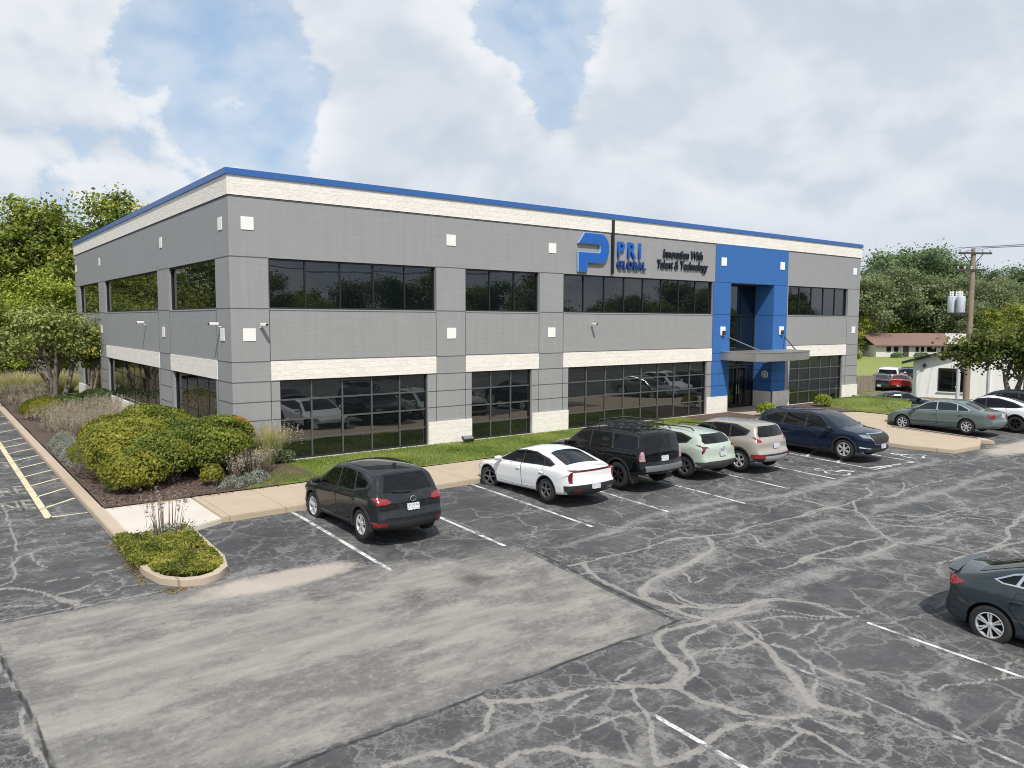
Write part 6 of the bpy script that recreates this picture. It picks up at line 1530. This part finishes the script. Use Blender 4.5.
tuft('fountain_grass', 'large grass mound right behind the small tree trunks', -.9, 33.2, -.1, 1300, 1.8, 1.7, G_GRASS, 203, .022, 220, group=GG)
for i, (x, y) in enumerate([(-3.6, 9.8), (-2.6, 11.5), (-3.8, 13.0), (-2.3, 14.2), (-3.3, 15.6), (-1.5, 13.0), (-1.0, 16.0), (-1.2, 9.8), (-2.2, 17.2), (-.7, 18.6), (-.8, 11.2), (-4.0, 22.0), (-3.4, 25.5), (-4.1, 28.5), (-2.9, 29.5)]):
    tuft('dry_perennial', 'clump of dry pinkish seed stalks in the side bed', x, y, .05, 150, .95, .75, G_DRY, 300 + i, .010, 110, G_DRY, 'dry seed stalk clumps in the side bed', 'dry plant', .55, .9)
def silver(label, x, y, r, h, n, seed, group='silver leaved herbs'):
    t = thing('silver_herb', label, 'herb', (x, y, .02), 0, group); rng = np.random.default_rng(seed)
    a = rng.random(n)*2*math.pi; q = rng.random(n)**.5
    P = np.c_[np.cos(a)*q*r[0], np.sin(a)*q*r[1], h*(1 - q*q)*rng.uniform(.3, 1.05, n) + .04]
    leaves('foliage', P, np.tile([0, 0, .8], (n, 1)), .075, .5 + rng.normal(0, .1, n), G_SILVER, t, .35, .9)
for i, (x, y, rx, ry) in enumerate([(-4.1, 3.2, .5, 1.0), (-4.1, 4.8, .55, 1.1), (-4.0, 6.5, .65, 1.1), (-3.0, 5.6, .8, 1.1), (-2.9, 7.6, .9, 1.1), (-1.7, 7.0, .9, 1.2), (-1.9, 5.0, .8, .9), (-4.0, 8.3, .6, 1.1), (-3.6, 2.6, .6, .7), (-.8, 8.4, .8, 1.2)]):
    silver('low silvery herb mat behind the hatched kerb', x, y, (rx, ry), .55, 1500, 400 + i, 'silver herb mats behind the hatched kerb')
for i, (x, y) in enumerate([(-1.15, -3.35), (-.60, -3.2), (-.15, -2.75)]):
    silver('small silvery herb at the foot of the green mound by the walk', x, y, (.38, .34), .34, 620, 420 + i, 'silver herbs beside the front walk')
for i, (x, y) in enumerate([(-.85, -2.75), (-.15, -2.3), (.25, -1.9), (.55, -1.45)]):
    tuft('dry_perennial', 'thin reddish dry stalks between the silver herbs and the mound', x, y, .02, 40, .75, .30, G_STALK, 430 + i, .012, 30, G_DRY, 'dry stalks beside the front walk', 'dry plant', .6, .8)
tuft('dry_grass', 'wispy grey stems fanning from under the green mound', -.35, -1.75, .02, 420, .95, .85, leaf_mat('grey_stems', [(.05,.05,.03), (.12,.12,.08), (.22,.20,.15), (.3,.27,.2)]), 440, .010)
tuft('sage_stalks', 'pale dry sage stalks at the walk end of the island', -3.98, -7.45, -.05, 26, 1.05, .42, G_STALK, 450, .020, 26, G_STALK, None, 'dry plant', .35, 1.0)
t = thing('sage_plant', 'low silvery sage at the walk end of the island', 'herb', (-3.9, -7.55, -.03)); rng = np.random.default_rng(5)
P = np.c_[rng.normal(0, .28, 500), rng.normal(0, .14, 500), rng.random(500)*.28]; leaves('foliage', P, np.tile([0, 0, .8], (500, 1)), .08, .5 + rng.normal(0, .1, 500), G_SILVER, t, .35, .9)
# island ground cover
n = 17000; rng = np.random.default_rng(77)
P = np.c_[rng.uniform(-4.8, -3.42, n), rng.uniform(-10.45, -7.1, n), np.zeros(n)]
hh = .05 + .20*fbm(P[:, 0], P[:, 1], 1.6, 50); ins = (P[:, 1] > -9.6) | (((P[:, 0] + 4.1)/.72)**2 + ((P[:, 1] + 9.55)/.95)**2 < 1)
bare = np.hypot((P[:, 0] + 3.72)/.36, (P[:, 1] + 9.0)/.55) < 1 - .5*rng.random(n)
P[:, 2] = gh(P[:, 1]) + .08 + hh*rng.random(n)**.5
ok = ins & ~bare; P = P[ok]
o = leaves('ground_cover', P, np.tile([0, 0, .6], (len(P), 1)), .10, .62 + 1.4*(fbm(P[:, 0], P[:, 1], 2.4, 51) - .5) + (P[:, 2] - gh(P[:, 1]) - .25)*.8, G_JUN, None, .28, .8)
tag(o, kind='stuff')
spill = rng.random(2400)
P = np.c_[-4.86 + rng.normal(0, .09, 2400), rng.uniform(-9.3, -7.05, 2400), np.zeros(2400)]; P[:, 2] = gh(P[:, 1]) + .12 + rng.random(2400)*.12
tag(leaves('ground_cover', P, np.tile([0, 0, .6], (len(P), 1)), .12, np.full(len(P), .5), G_JUN, None, .28, .8), kind='stuff')
# fallen leaves along the island kerb and mulch edge
n = 420; P = np.c_[np.r_[rng.normal(-5.03, .07, 160), rng.normal(-4.55, .16, 60), rng.uniform(-4.5, .2, 200)], np.r_[rng.uniform(-10.2, -7.0, 160), rng.normal(-10.8, .1, 60), rng.normal(-3.9, .12, 200)], np.zeros(n)]
P[:, 2] = np.where(P[:, 1] < -6, gh(P[:, 1]) + .012, .012)
tag(leaves('fallen_leaves', P, np.tile([0, 0, 1.], (n, 1)), .06, np.full(n, .4), G_RED, None, .6, .25), kind='stuff')
# mown grass blades on the front lawn
def blades(poly_fn, n, box_, z0, h, mat, seed, zf=None):
    rng = np.random.default_rng(seed)
    P = np.c_[rng.uniform(box_[0], box_[1], n), rng.uniform(box_[2], box_[3], n), np.full(n, z0)]
    P = P[poly_fn(P[:, 0], P[:, 1])]; m = len(P)
    if zf is not None: P[:, 2] += zf(P[:, 0], P[:, 1])
    a = rng.random(m)*2*math.pi; hh = h*rng.uniform(.5, 1.2, m); w = .010
    d = np.c_[np.cos(a), np.sin(a), np.zeros(m)]; l = rng.normal(0, .35, (m, 3))*hh[:, None]; l[:, 2] = hh
    V = np.stack([P - d*w, P + d*w, P + l + d*w*.3, P + l - d*w*.3], 1).reshape(-1, 3)
    tone = .45 + (fbm(P[:, 0], P[:, 1], .7, seed) - .5)*1.2 + rng.normal(0, .1, m)
    tag(np_mesh('lawn_grass_blades', V, np.arange(m*4).reshape(m, 4), mat, None, {'tone': ('FACE', np.clip(tone, 0, 1))}), kind='stuff')
G_BLADE = leaf_mat('grass_blade', [(0.087, 0.145, 0.023), (0.174, 0.254, 0.043), (0.275, 0.334, 0.072), (0.435, 0.406, 0.145)])
blades(lambda x, y: (y < -.12) & (y > -3.80) & (x > np.interp(y, [-3.84, -2.6, -.9, -.1], [-.9, .15, 1.3, 1.8])) & (x < np.interp(y, [-3.84, -1.6, -.1], [24.0, 23.15, 22.95])), 60000, (-.9, 24, -3.83, -.1), .015, .06, G_BLADE, 61)
blades(lambda x, y: (x > np.interp(y, [-6.2, -5.8, -4, -1.3, -.1], [34.6, 33.3, 33.4, 34.5, 36])) & (x < np.interp(y, [-6.2, -3.8, -.1], [34.8, 40.4, 41.2])) & (y > np.interp(x, [33.2, 34.6, 40.5], [-5.8, -6.3, -3.8])), 26000, (33, 41.3, -6.3, -.12), .02, .05, G_BLADE, 62, lambda x, y: .42*np.maximum(0, 1 - ((x - 37.4)/3.5)**2 - ((y + 2.7)/2.7)**2) - gdip(x, y))

# bark chips strewn over the corner bed
n = 9000; rng = np.random.default_rng(91)
P = np.c_[rng.uniform(-4.62, 1.3, n), rng.uniform(-3.8, 9, n), np.zeros(n)]; P[:, 2] = -.02 + .10*fbm(P[:, 0], P[:, 1], .9, 3) + .02
P = P[(P[:, 0] < np.interp(P[:, 1], [-3.8, -2.6, -.9, 9], [-1.0, .1, 1.2, 1.2])) & ((P[:, 0] < -.1) | (P[:, 1] < 0))]
G_CHIP = leaf_mat('bark_chips', [(0.05, 0.032, 0.024), (0.115, 0.075, 0.055), (0.19, 0.13, 0.1), (0.29, 0.21, 0.165)], 0)
tag(leaves('bark_chips', P, np.tile([0, 0, 1.], (len(P), 1)), .085, np.full(len(P), .45) + rng.normal(0, .15, len(P)), G_CHIP, None, .45, .4), kind='stuff')
# ------------------------------------------------------------------ what stands behind
M_SIDING = plain('pale_siding', (.62, .60, .56), .7); M_SHINGLE = plain('red_brown_shingles', (.205, .125, .105), .9, var=.2, scale=3); M_DOORP = plain('dark_painted_door', (.07, .055, .05), .5)
M_WBRICK = block_mat('white_painted_brick', (.87, .86, .85), ch=.09, cw=.25, vary=.03); M_DKTRIM = plain('dark_roof_trim', (.025, .028, .035), .6)
M_FENCEW = plain('weathered_fence_boards', (.24, .205, .17), .9, var=.35, scale=5)
M_POLEW = plain('weathered_pole_wood', (.27, .215, .165), .9, var=.25, scale=4); M_STEELG = plain('pale_steel_paint', (.55, .58, .62), .45)
M_CONE = plain('cone_orange', (.75, .12, .03), .6)
hx, hy, hrz = 104.2, 31.0, math.atan2(-5.8, 7.5)
house = thing('ranch_house', 'low pale house with a red brown shingle roof beyond the lawn', 'house', (hx, hy, -.15), hrz)
bxo('wall', (-.3, 11.2, 0, 8, 0, 1.75), M_SIDING, house)
bm = bmesh.new()
P = [(-.9, -.7, 1.70), (11.7, -.7, 1.70), (11.7, 4, 3.35), (-.9, 4, 3.35), (-.9, 8.7, 1.70), (11.7, 8.7, 1.70)]
v = [bm.verts.new(p) for p in P]; w = [bm.verts.new((p[0], p[1], p[2] + .16)) for p in P]
for a, b_, c, d in ((0,1,2,3), (3,2,5,4)): bm.faces.new((v[d], v[c], v[b_], v[a])); bm.faces.new((w[a], w[b_], w[c], w[d]))
for a, b_ in ((0,1), (1,2), (2,5), (5,4), (4,3), (3,0)): bm.faces.new((v[a], v[b_], w[b_], w[a]))
obj('roof', bm, M_SHINGLE, house)
bm = bmesh.new(); prism(bm, [(0, 1.75), (8, 1.75), (4, 3.28)], 0, .1, M=Matrix.Translation((11.1, 0, 0)) @ Matrix.Rotation(R(90), 4, 'Z') @ Matrix.Rotation(R(90), 4, 'X')); obj('gable', bm, M_SIDING, house)
for x0, x1 in ((1.2, 1.9), (2.3, 3.0), (5.5, 6.0), (6.3, 6.8), (7.2, 8.6), (9.3, 9.7), (10.1, 10.5)):
    f = bxo('window', [(x0 - .06, x1 + .06, -.05, 0, .72, .78), (x0 - .06, x1 + .06, -.05, 0, 1.58, 1.64), (x0 - .06, x0, -.05, 0, .78, 1.58), (x1, x1 + .06, -.05, 0, .78, 1.58)], M_WHITE, house)
    bxo('pane', (x0, x1, -.025, 0, .78, 1.58), M_AUTOGLASS, f)
bxo('door', (3.7, 4.55, -.03, 0, .05, 1.65), M_DOORP, house)
cn = thing('carport', 'pale gabled wing at the right end of the red roofed house', 'house', (112.8, 23.2, -.15), hrz)
bxo('wall', (-1.2, 4, 0, 6, 0, 2.1), M_SIDING, cn)
bm = bmesh.new(); prism(bm, [(-1.6, 2.05), (4.4, 2.05), (1.4, 3.5)], -.4, 6.4, M=Matrix.Translation((0, 6, 0)) @ Matrix.Rotation(R(90), 4, 'X')); obj('roof', bm, M_SIDING, cn)
for i, (dx, l) in enumerate([(1.2, 2.2), (4.6, 2.4), (8.0, 2.6)]):
    c_, s_ = math.cos(hrz), math.sin(hrz); x, y = hx + c_*(dx + 1) + s_*1.6, hy + s_*(dx + 1) - c_*1.6
    shrub('foundation_hedge', ('left', 'middle', 'right')[i] + ' one of the dark hedges under the house windows', x, y, [(0, 0, .3, l*.75, .7, .45)], 900, .25, G_DARK, 500 + i, z=-.15, group='hedges along the house', rough=.15)
shrub('pale_bush', 'pale rounded bush on the lawn corner left of the house', 99.0, 32.0, [(0,0,.5,1.3,1.2,.8)], 900, .25, leaf_mat('pale_bush_leaves', [(.16,.18,.08), (.28,.30,.15), (.40,.40,.24), (.5,.5,.34)]), 520, z=-.15, rough=.15)
t2 = plant_copy(T_E, 'small dark young tree on the lawn by the office corner', 'tree', 74.5, 19.0, z=gz(74.5, 19), rz=1, s=.24)
# board fence
fn = thing('board_fence', 'weathered grey board fence beyond the office corner', 'fence', (51.4, 8.4, -1.0), math.atan2(-.55, 3.6))
bm = bmesh.new()
for i in range(70): box(bm, -3 + i*.135, -3 + i*.135 + .125, random.uniform(-.008, .008), .025 + random.uniform(-.004, .004), 0, 1.40 + random.uniform(-.03, .03))
obj('boards', bm, M_FENCEW, fn); bxo('rail', [(-3, 6.4, .03, .08, .3, .4), (-3, 6.4, .03, .08, 1.1, 1.2)], M_FENCEW, fn)
for x in np.arange(-3, 6.5, 2.35): bxo('post', (x - .05, x + .05, .085, .18, 0, 1.5), M_FENCEW, fn)
# white building
wb = thing('white_brick_building', 'low white painted brick building with a dark roof edge and wide windows', 'building', (52.7, 1.9, -1.15), math.atan2(-.95, .30))
Wd, Dp, hE, hR = 10.8, 9.0, 3.15, 4.85
bm = bmesh.new()
front = [(0, 0), (Wd, 0), (Wd, hE), (Wd/2, hR), (0, hE)]
def gpt(u, v, y): return (u, y, v)
for y, fl in ((0, 1), (Dp, 0)):
    vs = [bm.verts.new(gpt(u, v, y)) for u, v in front]; bm.faces.new(vs if fl else vs[::-1])
for u in (0, Wd):
    vs = [bm.verts.new(p) for p in ((u, 0, 0), (u, Dp, 0), (u, Dp, hE), (u, 0, hE))]; bm.faces.new(vs[::-1] if u == 0 else vs)
obj('wall', bm, M_WBRICK, wb)
bm = bmesh.new()
sl_ = (hR - hE)/(Wd/2)
for sg in (0, 1):
    a = (-.75, hE - .75*sl_); b_ = (Wd/2, hR)
    if sg: a = (Wd + .75, hE - .75*sl_)
    vs = [bm.verts.new((p[0], y, p[1] + o)) for o in (.012, .22) for y in (-.55, Dp + .4) for p in (a, b_)]
    for f in ((0,1,3,2), (4,6,7,5), (0,4,5,1), (2,3,7,6), (0,2,6,4), (1,5,7,3)): bm.faces.new([vs[q] for q in f])
bmesh.ops.recalc_face_normals(bm, faces=bm.faces[:]); obj('roof', bm, M_DKTRIM, wb)
for x0, x1 in ((1.75, 3.65), (7.2, 9.2)):
    f = bxo('window', [(x0, x1, -.06, .0, .92, 1.0), (x0, x1, -.06, .0, 2.62, 2.70), (x0, x0 + .08, -.06, 0, 1.0, 2.62), (x1 - .08, x1, -.06, 0, 1.0, 2.62), ((x0+x1)/2 - .03, (x0+x1)/2 + .03, -.06, 0, 1.0, 2.62)], M_FRAME, wb)
    bxo('pane', [(x0 + .08, (x0+x1)/2 - .03, -.03, 0, 1.0, 2.62), ((x0+x1)/2 + .03, x1 - .08, -.03, 0, 1.0, 2.62)], M_AUTOGLASS, f)
    bxo('sill', (x0 - .08, x1 + .08, -.10, 0, .84, .915), M_WHITE, f)
bxo('plinth', (-.02, Wd + .02, -.05, -.001, 0, .42), plain('brown_brick_plinth', (.33, .26, .20), .9, var=.3, scale=9), wb)
t = bxo('wall_light', (.68, .90, -.22, -.001, 2.72, 3.0), M_DARKP, wb, bev=.03)
bxo('downpipe', (5.0, 5.12, -.12, -.002, 0, 3.6), M_STEELG, wb)
bxo('downpipe', (9.6, 9.72, -.12, -.002, 0, 3.0), M_FRAME, wb)
# utility pole
px, py = 50.1, -3.05
up = thing('utility_pole', 'wooden utility pole with two crossarms and hung transformers', 'utility pole', (px, py, -.75))
bm = bmesh.new(); tube(bm, [(0, 0, -.3), (0, 0, 5.5), (0, 0, 10.9)], [.215, .19, .145], 14); obj('pole', bm, M_POLEW, up, smooth=60)
ad = Vector((.82, -.57, 0)).normalized()
for z, L0, L1 in ((10.55, -1.15, 1.2), (9.4, -1.25, .85)):
    bm = bmesh.new(); M = Matrix.Translation((0, 0, z)) @ Matrix.Rotation(math.atan2(ad.y, ad.x), 4, 'Z'); box(bm, L0, L1, -.21, -.10, -.06, .07, M=M)
    arm = obj('crossarm', bm, M_BARKD, up)
    for q in np.linspace(L0 + .1, L1 - .1, 5):
        p = ad*q; bm = bmesh.new(); lathe(bm, [(.005, .07), (.05, .075), (.07, .12), (.04, .16), (.065, .20), (.04, .25), (.005, .26)], 10, 'Z', Matrix.Translation((p.x - ad.y*-.15, p.y - .155*ad.x, z))); obj('insulator', bm, M_STEELG, arm, smooth=60)
    for s in (-1, 1): bar('brace', [ad*(s*.7) + Vector((0, 0, z - .03)), Vector((0, 0, z - .85))], .03, M_BARKD, arm, 6)
bm = bmesh.new()
off = Vector((-.55, .45, 0))
trf = None
for i, (dx, dy) in enumerate(((-.85, .85), (-.50, .62), (-.90, .25))):
    bm = bmesh.new(); M = Matrix.Translation((dx*1.05, dy*1.05, 6.45))
    r0 = lathe(bm, [(.005, -.02), (.25, 0), (.27, .05), (.27, 1.05), (.25, 1.12), (.005, 1.18)], 18, 'Z', M)
    trf = obj('transformer', bm, M_STEELG, up, smooth=50)
    for a in (0, 2.4): bm = bmesh.new(); lathe(bm, [(.05, 1.14), (.05, 1.2), (.08, 1.25), (.04, 1.32), (.075, 1.37), (.03, 1.48), (.005, 1.5)], 10, 'Z', M @ Matrix.Translation((.11*math.cos(a), .11*math.sin(a), 0))); obj('bushing', bm, M_WHITE, trf, smooth=50)
bxo('equipment_bracket', [(-1.2, -.1, .10, .2, 6.20, 6.36), (-1.25, -.2, .62, .72, 6.22, 6.36)], M_DARKP, up)
def sag(a, b, s, n=24):
    a, b = Vector(a), Vector(b); return [a.lerp(b, i/n) - Vector((0, 0, s*4*(i/n)*(1 - i/n))) for i in range(n + 1)]
for k, (q, z) in enumerate(((-1.05, 10.2), (-.5, 10.2), (.55, 10.2), (1.1, 10.2))):
    p = Vector((px, py, z)) + ad*q; dr = Vector((ad.y, -ad.x, 0))
    bm = bmesh.new(); tube(bm, sag(p, p - dr*60 + Vector((0, 0, .2)), 1.1), .012, 5, False); tube(bm, sag(p, p + dr*60 + Vector((0, 0, .2)), 1.1), .012, 5, False)
    tag(obj('power_line', bm, M_DARKP), ('outer left', 'inner left', 'inner right', 'outer right')[k] + ' wire strung from the top crossarm of the utility pole', 'power line', 'wires on the utility pole')
# posts and a cone by the white building
for x, y, r, h, m, l in ((49.75, -2.62, .13, 3.3, M_STEELG, 'grey steel post standing left of the utility pole'),):
    bm = bmesh.new(); tube(bm, [(0, 0, -.2), (0, 0, h)], r, 12); tag(obj('steel_post', bm, m, smooth=50, loc=(x, y, -.9)), l, 'post')
t = thing('traffic_cone', 'orange traffic cone near the white building corner', 'traffic cone', (48.8, .48, gz(48.8, .48)))
bm = bmesh.new(); lathe(bm, [(.005, .62), (.05, .62), (.17, .04)], 14); obj('cone', bm, M_CONE, t, smooth=50); bxo('base', (-.2, .2, -.2, .2, 0, .035), M_CONE, t)
# cars far behind
car(spec(SEDAN, paint=paint('dark_blue_paint', (.010, .014, .03))), 'dark blue sedan behind the grass mound by the office', 'sedan', (44.3, -1.3, gz(44.3, -1.3) - .04), math.atan2(-3.2, 2.6))
car(PICKUP, 'white large suv parked by the board fence, seen from behind', 'suv', (64.4, 9.4, gz(64.4, 9.4)), math.atan2(3.0, 8))
car(spec(SEDAN, paint=P_REDP, H=1.3, tumble=.66), 'bright red sports car in front of the white suv', 'sports car', (61.5, 7.0, gz(61.5, 7.0)), math.atan2(1.6, 4))
car(spec(SUV, paint=P_NAVY), 'dark suv right of the white suv beside the white building', 'suv', (68.6, 9.6, gz(68.6, 9.6)), math.atan2(3, 8))
car(spec(SEDAN, paint=P_GREY), 'grey low car between the white suv and the red car', 'sedan', (60.6, 8.3, gz(60.6, 8.3)), math.atan2(1.6, 4))
# ------------------------------------------------------------------ the cars in the lot
N, S_ = R(90), R(-90)
def park(sp, label, cat, x, y, heading, **kw):
    return car(sp, label, cat, (x, y, gh1(y)), heading, -.032 if y < -7.5 else 0, kw.pop('group', None), **kw)
FRONT = 'cars parked nose in along the front walk'
park(SUV, 'dark grey compact suv parked alone nearest the planted island', 'suv', .62, -8.72, N, group=FRONT)
park(K_SEDAN, 'white fastback sedan with black lower trim and turned front wheels', 'sedan', 6.60, -8.50, N, group=FRONT)
park(OFFROAD, 'black off road suv with a roof basket beside the white sedan', 'suv', 9.62, -8.40, N, group=FRONT)
park(CROSS, 'pale green crossover between the black and the champagne suv', 'suv', 12.55, -8.45, N, group=FRONT)
park(HATCH, 'champagne suv with dark lower bumpers, last but one before the entrance', 'suv', 15.02, -8.85, N, group=FRONT)
park(BIG, 'dark navy suv backed in, nose to the lot, by the entrance walk', 'suv', 20.25, -9.6, S_, group=FRONT)
park(SALOON, 'grey green older sedan with chrome window trim beside the mulch strip', 'sedan', 31.2, -9.7, N)
park(EVCAR, 'white smooth roofed electric car half hidden behind the grey green sedan', 'car', 34.3, -10.6, N)
park(spec(SUV, paint=paint('charcoal_paint', (.02, .022, .025))), 'charcoal suv behind the white electric car at the frame edge', 'suv', 37.6, -10.0, N)
park(SPORT, 'slate grey sedan with boot spoiler, cut by the right frame edge', 'sedan', 7.40, -22.66, S_)
park(spec(SEDAN, paint=P_GREY, rim=('dark', 5)), 'dark grey sedan beyond the slate sedan, only its tail in frame', 'sedan', 10.5, -22.98, S_)
